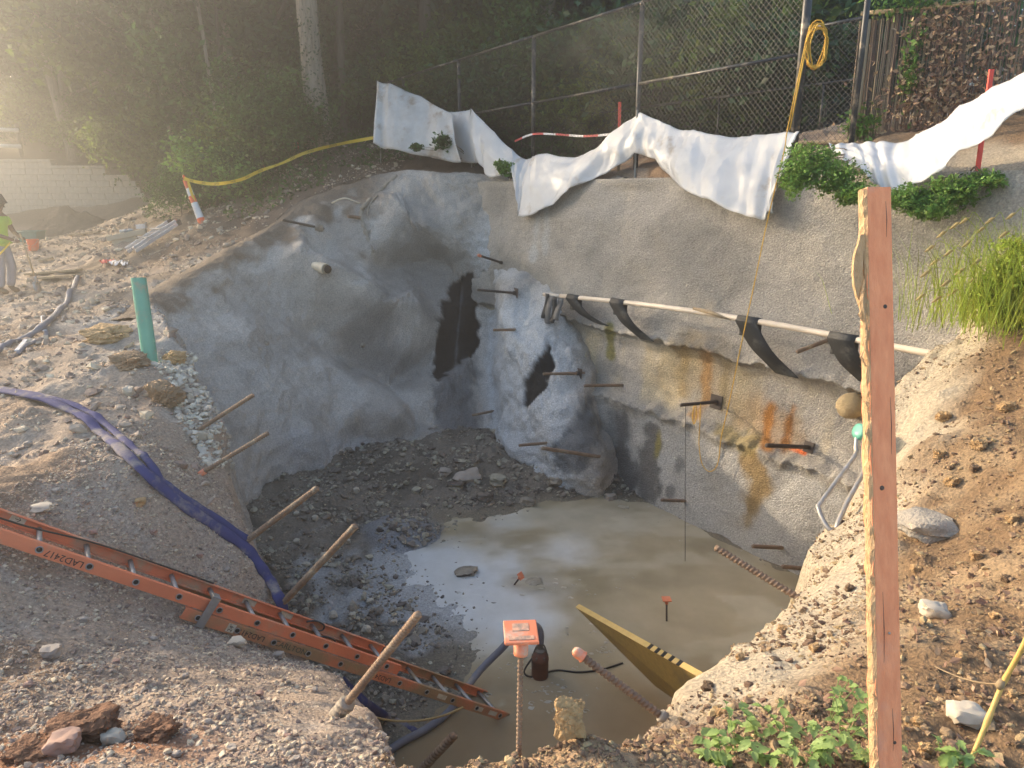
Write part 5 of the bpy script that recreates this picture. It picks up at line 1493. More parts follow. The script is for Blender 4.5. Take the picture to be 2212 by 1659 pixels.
for k in range(170):
    c = ta + td * (L * rd.uniform(.05, .95)) + sx * (-.042) + sy * rd.uniform(.0, .03)
    e = c - sx * rd.uniform(.003, .014) + td * rd.uniform(-.012, .012) - sy * rd.uniform(0, .006)
    mb.tube([c + sx * .004, e], [.0009, .0004], 4)
mb.build('frayed_fibres', M['raw_wood'], so, False)['kind'] = 'stuff'
vs_, fs_ = [], []
for i in range(15):
    c = ta + td * (.13 + .22 * i / 14) + sx * (-.044 - .016 * math.sin(math.pi * i / 14) - rd.uniform(0, .004))
    w_ = .006 + .008 * math.sin(math.pi * i / 14)
    vs_ += [c - sx * w_ + sy * .004, c + sx * w_ + sy * .002, c + sx * w_ + sy * .016, c - sx * w_ + sy * .014]
for i in range(14):
    for k in range(4): fs_.append((i * 4 + k, i * 4 + (k + 1) % 4, (i + 1) * 4 + (k + 1) % 4, (i + 1) * 4 + k))
MB().add(vs_, fs_).build('split_sliver', M['raw_wood'], so, False)
MB().lathe(ta + td * (L * .64) - sy * .001 + sx * .004, -sy, [(.004, 0), (.003, .003)], 8).build('nail', M['galv'], so)

# ================================================================== hoses
M['hose_blue'] = mat('blue_layflat_hose', (0.055, 0.06, 0.165), (0.045, 0.05, 0.125), rough=.85, spec=.2, scale=8, dirt=(.30, .26, .22), dscale=4, damt=.38, bump=.15, bscale=40)
M['hose_grey'] = mat('dusty_grey_hose', (0.19, 0.19, 0.22), (0.13, 0.13, 0.16), rough=.7, scale=8, dirt=(.32, .27, .21), dscale=4, damt=.35)
def hose(pxs, r, m, label, flat=.45, lift=.02, extra=(), name='hose', w='g', n=8):
    q = [H(px, py, w, lift) for px, py in pxs] + [Vector(e) for e in extra]
    q = spline(q, n)
    q2 = []
    for v in q[:len(q) - len(extra) * n if extra else len(q)]:
        g = drop(v.x, v.y); q2.append(Vector((v.x, v.y, max(v.z, g.z + r * flat * .8))))
    q2 += q[len(q2):]
    rr_ = [r * (1 + .10 * math.sin(i * .9) + rd.uniform(-.04, .04)) for i in range(len(q2))]
    o = MB().tube(q2, rr_, 12, True, flat).build(name, M[m])
    return tag(o, label, 'hose')
e1 = P(611, 1325, 5.75); 
hose([(-40, 842), (60, 858), (130, 880), (210, 932), (290, 1003), (380, 1083), (460, 1138), (530, 1187), (566, 1232), (588, 1266)], .047, 'hose_blue', 'blue layflat hose running along the left bank and over the rim', .5, .02, (P(604, 1295, 5.85), P(613, 1330, 5.9), P(622, 1400, 6.0)))
hose([(-40, 835), (80, 856), (160, 878), (225, 917), (285, 970), (320, 1000), (352, 1045), (410, 1088), (470, 1126), (538, 1172)], .034, 'hose_blue', 'second blue hose lying close behind the first on the left bank', .5, .02)
hose([(-60, 800), (0, 760), (60, 732), (95, 706), (140, 665), (160, 625), (168, 600)], .045, 'hose_grey', 'dusty grey hose crossing the yard on the left', .8, .03)
hose([(95, 708), (100, 728), (75, 742), (55, 750), (40, 768)], .03, 'hose_grey', 'short loose end of grey hose beside the crossing hose', .8, .02)
M['white_strip'] = mat('white_strip', (0.7, 0.7, 0.72), None, rough=.5)
for (a_, b_) in [((93, 690), (97, 722)), ((58, 742), (38, 766))]:
    a = H(*a_, 'g', .05); b = H(*b_, 'g', .05)
    tag(MB().bar(a, b, .05, .02).build('white_strip', M['white_strip'], None, False, bevel=.004), 'short white strip tied to the grey hose', 'strip', 'white strips by the grey hose')
# hose on the pit floor to the pump
pump_b = PZ(1166, 1474, -4.83)
o = thing('submersible_pump', pump_b, 'rusty submersible pump standing in the pool beside the square orange cap', 'pump')
M['pump'] = mat('rusty_pump_body', (0.20, 0.075, 0.04), (0.11, 0.05, 0.035), rough=.6, scale=8, dirt=(.12, .10, .08), dscale=6, damt=.4)
M['pump_top'] = mat('muddy_pump_top', (0.22, 0.19, 0.15), (0.13, 0.11, 0.09), rough=.6, scale=10, metal=.3)
MB().lathe(pump_b, (0, 0, 1), [(.095, 0), (.095, .03), (.086, .035), (.086, .27), (.09, .275), (.09, .29), (.07, .34), (.05, .37)], 24).build('body', M['pump'], o, sharp=40)
MB().lathe(pump_b + Vector((0, 0, .35)), (0, 0, 1), [(.052, 0), (.055, .03), (.032, .05), (.03, .12)], 16).build('outlet', M['pump_top'], o, sharp=40)
for k in range(6):
    an = k * math.pi / 3
    MB().lathe(pump_b + Vector((math.cos(an) * .075, math.sin(an) * .075, .30)), (0, 0, 1), [(.01, 0), (.01, .03), (.006, .035)], 6).build('bolt', M['pump_top'], o, False)
MB().tube(spline([pump_b + Vector((-.07, 0, .32)), pump_b + Vector((-.03, 0, .43)), pump_b + Vector((.04, 0, .43)), pump_b + Vector((.075, 0, .31))], 5), .008, 6).build('handle', M['pump_top'], o)
pt = pump_b + Vector((0, 0, .46))
hq = [pt, pt + Vector((.0, .0, .12)), pt + Vector((-.06, 0, .20)), pt + Vector((-.2, -.02, .18)), PZ(1085, 1400, -4.42), PZ(1040, 1445, -4.6), PZ(1005, 1490, -4.68), PZ(965, 1542, -4.72), PZ(915, 1578, -4.72), PZ(865, 1605, -4.72), PZ(800, 1650, -4.70)]
tag(MB().tube(spline(hq, 8), .036, 10).build('hose', M['hose_grey']), 'grey discharge hose running from the pump across the pool', 'hose')
tag(MB().tube(spline([P(735, 1470, 5.9), P(765, 1500, 5.9), P(795, 1525, 6.0), PZ(835, 1550, -4.7), PZ(900, 1585, -4.78)], 8), .045, 10).build('hose', M['hose_blue']), 'blue hose end dropping to the pit floor under the ladder', 'hose')
tag(MB().tube(spline([pump_b + Vector((-.08, -.02, .3)), pump_b + Vector((-.16, -.03, .15)), PZ(1150, 1462, -4.74), PZ(1200, 1448, -4.74), PZ(1250, 1452, -4.74), PZ(1300, 1446, -4.74), PZ(1345, 1432, -4.74)], 8), .009, 6).build('power_cable', M['rope_dark']), 'thin black cable trailing from the pump over the mud', 'cable')
M['rope_tan'] = mat('tan_rope', (0.42, 0.29, 0.12), (0.3, 0.2, 0.08), rough=.85, bump=.4, bscale=150)
tag(MB().tube(spline([P(738, 1490, 5.3), P(760, 1515, 5.4), P(800, 1545, 5.5), P(850, 1557, 5.6), P(910, 1556, 5.7), P(960, 1545, 5.8), P(1000, 1528, 5.95)], 8), .009, 6).build('tan_rope', M['rope_tan']), 'thin tan rope sagging below the foot of the ladder', 'rope')

# ================================================================== board in the pool, capped bars in the water
M['ply'] = mat('yellow_form_board', (0.45, 0.30, 0.08), (0.34, 0.22, 0.06), rough=.6, scale=3, stretch=(2, 8, 8), bump=.2, bscale=30, dirt=(.22, .16, .08), dscale=2, damt=.3)
M['ply_edge'] = mat('pale_board_edge', (0.62, 0.43, 0.15), (0.52, 0.35, 0.11), rough=.65, scale=9)
T0 = P(1245, 1313, 7.75); T1 = P(1640, 1538, 4.95); B0 = P(1415, 1482, 7.0); B1 = P(1640, 1640, 5.35)
bo = thing('form_board', B0, 'yellow plywood form board standing tilted in the pool', 'board')
nb_ = (T1 - T0).cross(B0 - T0).normalized()
if nb_.dot(Vector((1, 1, 0))) < 0: nb_ = -nb_
th = .045
vs_ = [T0, T1, B1, B0, T0 + nb_ * th, T1 + nb_ * th, B1 + nb_ * th, B0 + nb_ * th]
MB().add(vs_, [(0, 3, 2, 1), (4, 5, 6, 7), (0, 1, 5, 4), (1, 2, 6, 5), (2, 3, 7, 6), (3, 0, 4, 7)]).build('panel', M['ply'], bo, False)
tdv = (T1 - T0).normalized(); bdv = (B0 - T0).normalized(); up_ = -(bdv - tdv * bdv.dot(tdv)).normalized()
MB().box((T0 + T1) / 2 + nb_ * (th / 2) + up_ * .006, tdv, nb_, up_, (T1 - T0).length / 2, th / 2 + .004, .006).build('edge_strip', M['ply_edge'], bo, False)
Lb = (T1 - T0).length
for px in (1403, 1418, 1432, 1449, 1466):
    a = min((T0.lerp(T1, i / 400) for i in range(401)), key=lambda v: abs(proj(v)[0] - px))
    MB().box(a + nb_ * (th / 2) + up_ * .013, tdv, nb_, up_, .022, th / 2 + .005, .003).build('slot', M['dark'], bo, False)
a = min((T0.lerp(T1, i / 400) for i in range(401)), key=lambda v: abs(proj(v)[0] - 1500)) - up_ * .22 - nb_ * .02
MB().tube([a, a + tdv * .5], .022, 8).build('stiffener_bar', M['rust_bar'], bo)
def plate_bar(base, top, label, tilt, w=.05):
    base, top = Vector(base), Vector(top); t = (top - base).normalized()
    o = thing('capped_rebar', base, label, 'rebar')
    MB().tube([base - t * .12, top], .011, 8).build('bar', M['dark_bar'], o)
    MB().lathe(top - t * .06, t, [(.018, 0), (.024, .06)], 12).build('cap_neck', M['orange_plastic'], o)
    x, y = frame(t + Vector(tilt)); MB().box(top, x, y, (t + Vector(tilt)).normalized(), w, w, .006).build('cap_plate', M['orange_plastic'], o, False, bevel=.002)
b = PZ(1440, 1341, WATER); plate_bar(b, P(1440, 1294, b.y * CP - b.z * SP - .05), 'small orange square cap on a bar standing in the open pool', (.05, -.1, 0))
b = PZ(1112, 1262, -4.74); plate_bar(b, P(1125, 1244, b.y * CP - b.z * SP - .1), 'small tilted orange cap on a bar in the pale mud', (.5, -.3, 0), .045)
q = PZ(935, 1640, -4.78); tip = P(980, 1588, 5.6)
q = P(932, 1640, 5.5); bar_thing('mud caked ribbed bar stub at the near edge of the pool', q, P(983, 1586, 5.45), .028, 'rust_bar', .03, embed=.6)

# ================================================================== near plants
def leaf_shape(name, L, W, m, lobes=0):
    """a single leaf blade, folded along its midrib, base at origin, pointing +Y"""
    pts = []
    n = 7
    mb = MB()
    mid = [Vector((0, L * i / n, -L * .22 * (i / n) ** 2)) for i in range(n + 1)]
    w = [0.05, .55, .9, 1.0, .82, .55, .28, 0.0]
    if lobes: w = [.05, .75, .55, 1.0, .6, .62, .3, 0]
    vs_ = []
    for i in range(n + 1):
        vs_ += [mid[i] + Vector((-W * w[i], L * .03 * (i % 2), W * w[i] * .35)), mid[i], mid[i] + Vector((W * w[i], L * .03 * (i % 2), W * w[i] * .35))]
    fs_ = []
    for i in range(n):
        for k in range(2): fs_.append((i * 3 + k, i * 3 + k + 1, (i + 1) * 3 + k + 1, (i + 1) * 3 + k))
    me = bpy.data.meshes.new(name); me.from_pydata([tuple(v) for v in vs_], [], fs_)
    me.polygons.foreach_set('use_smooth', np.full(len(me.polygons), True)); me.materials.append(m)
    return me
LEAF = [leaf_shape('leaf', .052, .019, M['leaf_weed'], 1), leaf_shape('leaf', .042, .013, M['leaf_weed'], 0)]
M['stem'] = mat('green_stem', (0.17, 0.26, 0.06), None, rough=.6)
def weed(px, py, h, nl, label, seed, lean=(0, 0), D=None):
    rd = random.Random(seed)
    b = H(px, py, 'g') if D is None else drop(*P(px, py, D)[:2])
    o = thing('weed_plant', b, label, 'weed', 'weeds on the right bank')
    for s in range(4):
        a = rd.uniform(0, 6.28); hh = h * rd.uniform(.6, 1.5)
        tip = b + Vector((math.cos(a) * hh * .75 + lean[0], math.sin(a) * hh * .75 + lean[1], hh))
        q = spline([b - Vector((0, 0, .02)), b.lerp(tip, .5) + Vector((0, 0, hh * .12)), tip], 5)
        MB().tube(q, .0016, 5).build('stem', M['stem'], o)
        for k in range(nl // 4):
            c = q[min(len(q) - 1, 2 + int((len(q) - 2) * (k + 1) / (nl // 4 + .0001)))]
            lo = bpy.data.objects.new('leaf', LEAF[0] if rd.random() < .75 else LEAF[1]); COL.objects.link(lo); lo.parent = o
            lo.location = c - b
            lo.rotation_euler = (rd.uniform(-.55, .25), rd.uniform(-.35, .35), rd.uniform(0, 6.28))
            sc = rd.uniform(.45, 1.0); lo.scale = (sc, sc, sc)
WL = ['leafy green weed growing at the foot of the orange stake', 'bushy green weed at the brink of the pit', 'low green weed in the crumbly soil near the pit edge']
for i, (px, py, h, nl, k) in enumerate([(1530, 1640, .07, 24, 1), (1590, 1625, .09, 28, 1), (1650, 1650, .08, 28, 2), (1700, 1600, .10, 28, 2), (1760, 1640, .09, 32, 2), (1820, 1600, .10, 28, 0), (1860, 1650, .09, 28, 0), (1560, 1655, .06, 24, 1), (1735, 1655, .07, 28, 2), (1640, 1590, .07, 20, 2), (1790, 1560, .09, 20, 0)]):
    weed(px, py, h, nl, WL[k], 400 + i)
weed(2035, 1640, .07, 20, 'small solitary green weed to the right of the orange stake', 430)
weed(2070, 1655, .05, 16, 'tiny green weed between the white rock and the orange stake', 431)

def bush(name, label, blobs, m, n, sz, seed, cat='bush'):
    rg = np.random.default_rng(seed)
    C = []
    for (c, rx, ry, rz_, w) in blobs:
        k = int(n * w); d = rg.standard_normal((k, 3)); d /= np.linalg.norm(d, axis=1, keepdims=True)
        d *= (rg.random(k) ** .5)[:, None] * (1 + .45 * fbm(d[:, 0] * 2.2 + c[0] * 3, d[:, 1] * 2.2, d[:, 2] * 2.2, 3, seed))[:, None] + rg.normal(0, .05, (k, 1))
        C.append(np.array(c)[None] + d * np.array([rx, ry, rz_]))
    C = np.concatenate(C)
    keep = fbm(C[:, 0] * 6, C[:, 1] * 6, C[:, 2] * 6, 3, seed) > -.28
    C = C[keep]
    V, Fq = leaf_quads(C, sz * rg.uniform(.6, 1.35, len(C)), rg, .6)
    root_pt = Vector(blobs[0][0]); nn_ = root_pt.x * WN[0] + root_pt.y * WN[1]; root_pt = root_pt + Vector((WN[0], WN[1], 0)) * max(0, 8.75 - nn_); g = drop(root_pt.x, root_pt.y)
    o = thing(name, g, label, cat)
    mesh_obj('foliage', V, Fq, m, o, False)
    mb = MB(); rdd = random.Random(seed)
    for (c, rx, ry, rz_, w) in blobs:
        for k in range(4):
            e = Vector(c) + Vector((rdd.uniform(-rx, rx) * .6, rdd.uniform(-ry, ry) * .6, rdd.uniform(-rz_, rz_) * .6))
            mb.tube(spline([g, g.lerp(e, .5) + Vector((0, 0, .1)), e], 4), [.008, .007, .007, .006, .006, .005, .004, .003, .002], 5)
    mb.build('stem', M['twig'], o)
    return o
bush('bush', 'bright green bush spilling over the wall between the two white sheets', [(P(1750, 345, 8.15), .30, .25, .17, .3), (P(1805, 385, 7.95), .30, .25, .20, .3), (P(1720, 380, 8.0), .2, .2, .22, .2), (P(1845, 420, 7.75), .2, .2, .14, .2)], M['leaf_bush'], 10000, .021, 501)
bush('bush', 'dark green bush under the tight white sheet behind the orange stake', [(P(1975, 430, 7.35), .32, .22, .14, .35), (P(2060, 415, 7.2), .30, .22, .15, .35), (P(2130, 390, 7.1), .22, .2, .1, .15), (P(2010, 455, 7.2), .2, .18, .09, .15)], M['leaf_bush'], 8500, .021, 502)
bush('fern_tuft', 'small green fern tuft on the wall top under the white sheet', [(PN(1096, 362, 8.25), .24, .15, .13, 1.0)], M['leaf_bush'], 1500, .035, 503, 'fern')
bush('plant_tuft', 'small weedy tuft in front of the dirty upright sheet', [(P(955, 305, 15.3), .22, .12, .2, .6), (P(900, 318, 15.4), .15, .1, .08, .4)], M['leaf'], 700, .04, 504, 'weed')

# clump of grass with drooping seed heads
rdg = random.Random(77)
gb = drop(*P(2175, 690, 6.2)[:2])
gb.z += 0
go = thing('grass_clump', gb, 'yellow green grass clump with drooping seed heads on top of the right bank', 'grass')
mb = MB()
heads = []
for i in range(1700):
    b = gb + Vector((rdg.gauss(.25, .42), rdg.gauss(0, .3), 0)); b.z = gb.z + rdg.uniform(-.06, .04)
    a = rdg.uniform(0, 6.28); L = rdg.uniform(.35, 1.15); ln = rdg.uniform(.25, .85)
    e = b + Vector((math.cos(a) * L * ln, math.sin(a) * L * ln * .7, L * (1 - .35 * ln)))
    m_ = b.lerp(e, .55) + Vector((0, 0, L * .16))
    w = rdg.uniform(.002, .0045); s_ = Vector((-math.sin(a), math.cos(a), 0)) * w
    mb.add([b - s_, b + s_, m_ + s_ * .8, m_ - s_ * .8, e], [(0, 1, 2, 3), (3, 2, 4)])
mb.build('blades', M['grass'], go, False)['kind'] = 'stuff'
for (px, py) in [(2010, 585), (2030, 560), (2055, 605), (2045, 500), (2075, 480), (2095, 470), (2060, 540), (2100, 520), (2130, 490), (2020, 530), (2085, 580), (2035, 640), (2120, 560), (2150, 470), (2180, 500), (2000, 635), (2070, 625), (2110, 600), (2195, 460)]:
    tip = P(px, py, 5.95 + rdg.uniform(-.15, .25))
    q = spline([gb + Vector((rdg.uniform(-.1, .2), 0, 0)), (gb + tip) / 2 + Vector((.03, 0, .17)), tip + Vector((.05, 0, .03)), tip], 5)
    st_ = MB().tube(q, .0028, 4).build('stalk', M['grass'], go)
    d = (tip + Vector((-.08, 0, -.055)) - tip)
    MB().tube([tip, tip + d * .3 + Vector((0, 0, .008)), tip + d * .7, tip + d], [.004, .014, .012, .003], 7).build('seed_head', M['grass_head'], go)

bush('weed_bush', 'loose yellow green weed bush among the grass on the right bank', [(P(2185, 600, 6.1), .25, .2, .25, .5), (P(2150, 650, 6.15), .2, .2, .16, .3), (P(2200, 540, 6.2), .2, .2, .15, .2)], M['grass'], 5000, .022, 505, 'weed')

# ================================================================== rocks and clods
def rock_mesh(name, seed, m, sx, sy, sz_, rough=.35, sub=3):
    crumb = 'clod' in name
    if crumb: sub = 5
    bm = bmesh.new(); bmesh.ops.create_icosphere(bm, subdivisions=sub, radius=1.0)
    co = np.array([v.co[:] for v in bm.verts])
    n1_ = fbm(co[:, 0] * 1.1 + seed, co[:, 1] * 1.1, co[:, 2] * 1.1, 3, seed); n2_ = fbm(co[:, 0] * 4 + seed, co[:, 1] * 4, co[:, 2] * 4, 2, seed + 1)
    pl = np.clip(np.abs(co).max(1), .6, 1)
    if crumb:
        n3_ = fbm(co[:, 0] * 7 + seed, co[:, 1] * 7, co[:, 2] * 7, 4, seed + 2, .65); n4_ = np.abs(fbm(co[:, 0] * 2.7, co[:, 1] * 2.7 + seed, co[:, 2] * 2.7, 2, seed + 3))
        n2_ = n2_ + 1.1 * n3_ / max(rough, .2) * .45 - n4_ * .8
    co = co / pl[:, None] ** .6 * (1 + rough * n1_ + rough * .25 * n2_)[:, None]
    for v, c in zip(bm.verts, co): v.co = Vector((c[0] * sx, c[1] * sy, c[2] * sz_))
    me = bpy.data.meshes.new(name); bm.to_mesh(me); bm.free(); me.materials.append(m)
    me.polygons.foreach_set('use_smooth', np.full(len(me.polygons), True))
    try: me.set_sharp_from_angle(angle=math.radians(38))
    except Exception: pass
    return me
def rock(px, py, w, h, m, label, seed, name='rock', cat='rock', group=None, D=None, which='g', rough=.35, sink=.35, dep=1.0):
    """w, h: apparent size in picture units"""
    b = H(px, py + h * .4, which) if D is None else P(px, py + h * .4, D)
    D_ = b.y * CP - b.z * SP
    hw = .5 * w * D_ / F; hh = .5 * h * D_ / F * 1.1
    me = rock_mesh(name, seed, m, hw, hw * dep * .85, hh, rough)
    o = bpy.data.objects.new(name, me); COL.objects.link(o)
    o.location = b + Vector((0, hw * .4, hh * (1 - sink))); o.rotation_euler = (0, 0, (seed * 1.7) % .8 - .4)
    ORIGIN[o.name] = o.location
    return tag(o, label, cat, group)
M['rock_pale'] = mat('pale_rock', (0.56, 0.49, 0.39), (0.40, 0.34, 0.26), rough=.9, scale=5, bump=.6, bscale=16, bdist=.01)
M['rock_grey'] = mat('grey_rock', (0.41, 0.35, 0.29), (0.27, 0.225, 0.185), rough=.9, scale=6, bump=.6, bscale=16, bdist=.01)
M['rock_red'] = mat('reddish_rock', (0.40, 0.26, 0.20), (0.28, 0.17, 0.13), rough=.9, scale=6, bump=.5, bscale=16, bdist=.01)
M['crust'] = mat('sprayed_crust', (0.46, 0.40, 0.32), (0.32, 0.28, 0.23), rough=.95, scale=14, bump=1.0, bscale=60, bdist=.02)
M['clod'] = mat('brown_clod', (0.33, 0.225, 0.135), (0.22, 0.145, 0.085), rough=.97, scale=9, bump=1.0, bscale=28, bdist=.03)
M['clod_red'] = mat('red_brown_clod', (0.20, 0.10, 0.055), (0.13, 0.065, 0.035), rough=.97, scale=8, bump=1.0, bscale=28, bdist=.03)
M['clod_dark'] = mat('dark_earth_clod', (0.22, 0.145, 0.085), (0.13, 0.085, 0.05), rough=.97, scale=12, bump=1.0, bscale=40, bdist=.02)
M['clod_tan'] = mat('tan_clod', (0.48, 0.32, 0.16), (0.36, 0.23, 0.11), rough=.97, scale=12, bump=1.0, bscale=40, bdist=.02)
rock(2022, 1318, 52, 28, M['rock_pale'], 'pale angular rock in the brown soil to the right of the orange stake', 1)
rock(2095, 1548, 66, 40, M['rock_pale'], 'large white rock beside the yellow cane', 2)
rock(2008, 1142, 105, 40, M['crust'], 'grey crust of sprayed concrete lying on the right bank', 3, rough=.3)
rock(1805, 1118, 20, 14, M['rock_pale'], 'small white stone inside the bent pipe', 4)
rock(1232, 1562, 62, 74, M['clod_tan'], 'upright tan clod of earth on top of the small mound', 5, 'earth_clod', 'clod', sink=.1, rough=.3, dep=.8, D=1.98)
rock(130, 1608, 62, 40, M['rock_red'], 'reddish rock in the dark red earth of the near bank', 6)
rock(238, 1597, 45, 32, M['rock_pale'], 'pale pink rock beside the reddish rock on the near bank', 7)
rock(170, 1575, 120, 50, M['clod_red'], 'large red brown clod of earth on the near bank', 8, 'earth_clod', 'clod', rough=.35, sink=.72)
rock(335, 1580, 80, 40, M['clod_red'], 'red brown clod beside the small white stone on the near bank', 9, 'earth_clod', 'clod', rough=.4, sink=.7)
rock(50, 1630, 90, 36, M['clod_red'], 'low red brown clod beside the reddish rock', 10, 'earth_clod', 'clod', sink=.75)
rock(308, 1583, 26, 16, M['rock_pale'], 'small white stone on the red brown clod', 11)
rock(510, 1320 + 70, 34, 18, M['rock_pale'], 'pale stone just below the middle of the ladder', 12)
rock(600, 1418, 24, 16, M['rock_grey'], 'grey stone below the ladder writing', 13)
rock(105, 1412, 40, 22, M['rock_grey'], 'flat grey stone on the bank under the top of the ladder', 14)
rock(85, 1115 - 15, 40, 14, M['rock_pale'], 'flat pale stone just above the top of the ladder', 15)
rock(302, 1085, 22, 16, M['clod_tan'], 'small tan stone between the hoses and the ladder', 16)
rock(350, 855, 60, 48, M['clod'], 'big brown clod at the foot of the green pipe', 17, 'earth_clod', 'clod', rough=.35, sink=.5)
rock(275, 780, 70, 32, M['clod'], 'brown clod heap to the left of the green pipe', 18, 'earth_clod', 'clod', rough=.35, sink=.65)
rock(225, 722, 80, 30, M['clod_tan'], 'tan lumpy clod pile behind the green pipe', 19, 'earth_clod', 'clod', rough=.4, sink=.65)
rock(372, 772, 46, 28, M['clod_tan'], 'tan clod on the rim to the right of the green pipe', 20, 'earth_clod', 'clod', sink=.7)
rock(278, 845, 20, 20, M['rock_pale'], 'round pale stone below the brown clod', 21)
rock(430, 940, 30, 18, M['rock_pale'], 'pale stone at the foot of the thin rebar', 22)
rdr = random.Random(3)
for i, (px, py, w) in enumerate([(1010, 1030, 60), (1075, 1040, 45), (985, 1050, 40), (1140, 1085, 40), (960, 1020, 30), (1045, 1075, 34), (1200, 1040, 40), (1290, 1045, 46), (1320, 1075, 34), (900, 1060, 26), (820, 1090, 24)]):
    rock(px, py, w * .8, w * .4, M['stone_dark'] if i % 4 else M['rock_grey'], 'muddy grey rock among the wet rubble at the back of the pit floor', 40 + i, group='rocks in the wet rubble')
for i, (px, py, w) in enumerate([(640, 1170, 14), (700, 1200, 16), (750, 1170, 14), (720, 1330, 18), (800, 1300, 16), (680, 1120, 14), (660, 1220, 14), (760, 1330, 16), (850, 1345, 14), (790, 1360, 18), (640, 1110, 12), (770, 1060, 14)]):
    rock(px, py, w, w * .7, M['rock_pale'], 'pale cobble on the dark gravel of the pit floor', 60 + i, group='pale cobbles on the pit floor')
for i, (px, py, w, h) in enumerate([(1150, 1265, 50, 9), (1245, 1285, 40, 14), (1290, 1290, 26, 9), (1240, 1225, 30, 9), (1010, 1238, 40, 14), (1190, 1268, 30, 8), (1430, 1090, 30, 10), (1480, 1100, 26, 9), (1540, 1115, 30, 12), (1500, 1060, 34, 10), (1350, 1100, 24, 8), (1290, 1560 - 60, 26, 10), (1240, 1520, 30, 12), (1100, 1430, 18, 8), (1060, 1440, 16, 7), (1270, 1370, 22, 9), (1320, 1395, 20, 9), (1200, 1510, 24, 10)]):
    rock(px, py, w, h, M['stone_dark'], 'low dark mud lump breaking the surface of the pool', 80 + i, 'mud_lump', 'mud lump', 'mud lumps in the pool', rough=.5, sink=.45)
for i, (px, py, w) in enumerate([(1600, 1420, 18), (1690, 1360, 20), (1760, 1400, 22), (1560, 1540, 22), (2110, 1200, 24), (1980, 1230, 20), (2150, 1330, 18), (2080, 1420, 20), (2190, 1120, 22), (2060, 1040, 26), (2120, 960, 30), (2180, 880, 32), (2040, 900, 28), (2190, 1500, 18), (2000, 1620, 26), (1985, 1560, 22), (2030, 980, 22)]):
    rock(px, py, w, w * .7, M['clod_tan'], 'small tan clod in the crumbly soil of the right bank', 110 + i, 'earth_clod', 'clod', 'clods on the right bank', sink=.4)
for i, (px, py, w) in enumerate([(560, 1500, 20), (450, 1560, 22), (400, 1460, 18), (250, 1430, 20), (180, 1340, 22), (500, 1620, 26), (620, 1590, 18), (680, 1490, 16), (330, 1380, 16), (60, 1480, 22), (640, 1640, 22), (380, 1630, 24), (200, 1150, 20), (120, 1060, 24), (250, 1100, 18), (330, 1150, 20), (60, 960, 22), (180, 1000, 18), (430, 1200, 16), (490, 1230, 16)]):
    rock(px, py, w * .75, w * .48, M['rock_grey'] if i % 3 else M['rock_red'], 'small loose stone lying on the gravelly left bank', 140 + i, group='loose stones on the left bank')

rq = random.Random(21)
for i in range(45):
    px, py = rq.uniform(1480, 2205), rq.uniform(820, 1640)
    if px < 1480 + max(0, 1480 - py) * .95: continue
    if abs(px - 1905) < 40: continue
    w_ = rq.uniform(8, 22)
    rock(px, py, w_, w_ * .7, M['clod_dark'], 'small dark crumb of earth in the soil of the right bank', 300 + i, 'earth_clod', 'clod', 'dark crumbs on the right bank', sink=.45)
# scum and froth flakes adrift on the pool
rs_ = random.Random(55)
M['scum'] = mat('grey_scum', (0.50, 0.46, 0.38), (0.36, 0.32, 0.25), rough=.7, scale=30)
mb = MB()
for i in range(150):
    px, py = rs_.choice([(rs_.gauss(1120, 70), rs_.gauss(1460, 40)), (rs_.gauss(1290, 60), rs_.gauss(1390, 30)), (rs_.gauss(1220, 40), rs_.gauss(1510, 25)), (rs_.gauss(1450, 90), rs_.gauss(1110, 20)), (rs_.gauss(1200, 100), rs_.gauss(1270, 15))])
    c = PZ(px, py, WATER + .004); r_ = rs_.uniform(.008, .03); n_ = 9; ring = rs_.random() < .5
    o_, i_ = [], []
    for k in range(n_):
        a = 2 * math.pi * k / n_; rr_ = r_ * rs_.uniform(.55, 1.25)
        o_.append(c + Vector((math.cos(a) * rr_ * 1.5, math.sin(a) * rr_, 0))); i_.append(c + Vector((math.cos(a) * rr_ * .95, math.sin(a) * rr_ * .62, .004)))
    if ring: mb.add(o_ + i_, [(k, (k + 1) % n_, n_ + (k + 1) % n_, n_ + k) for k in range(n_ - 2)])
    else: mb.add(o_ + i_, [(k, (k + 1) % n_, n_ + (k + 1) % n_, n_ + k) for k in range(n_)] + [tuple(n_ + k for k in range(n_))])
tag(mb.build('floating_scum', M['scum']), 'grey flakes and curls of scum floating on the pool', 'scum', kind='stuff')

# cane, twigs and fallen leaves on the right bank
M['cane'] = mat('yellow_cane', (0.62, 0.42, 0.13), (0.5, 0.32, 0.09), rough=.55, scale=8)
c0_, c1_, c2_ = P(2240, 1330, 2.05), P(2166, 1478, 2.15), H(2098, 1645, 'g', .01)
o = thing('dry_cane', c2_, 'bent yellow cane leaning up from the soil beside the white rock', 'cane')
q = spline([c2_, c2_.lerp(c1_, .5), c1_, c1_.lerp(c0_, .5) + Vector((.005, 0, .004)), c0_], 6)
MB().tube(q, [.0075 + (.002 if i in (6, 7, 13) else 0) for i in range(len(q))], 8).build('cane', M['cane'], o)
MB().lathe(c1_ - Vector((.01, 0, .014)), (c0_ - c1_), [(.008, 0), (.0125, .012), (.0085, .03)], 10).build('node', M['twig'], o)
MB().tube(spline([c1_, P(2120, 1475, 2.25), P(2070, 1462, 2.35), P(2020, 1440, 2.45)], 4), .0028, 5).build('side_twig', M['twig'], o)
rg = np.random.default_rng(91)
x = rg.uniform(.6, 2.4, 260); y = rg.uniform(1.5, 3.8, 260)
z, t_, sd_, fl_, nr_ = hgt(x, y, True); ok = (sd_ < -.45) & (x > .95)
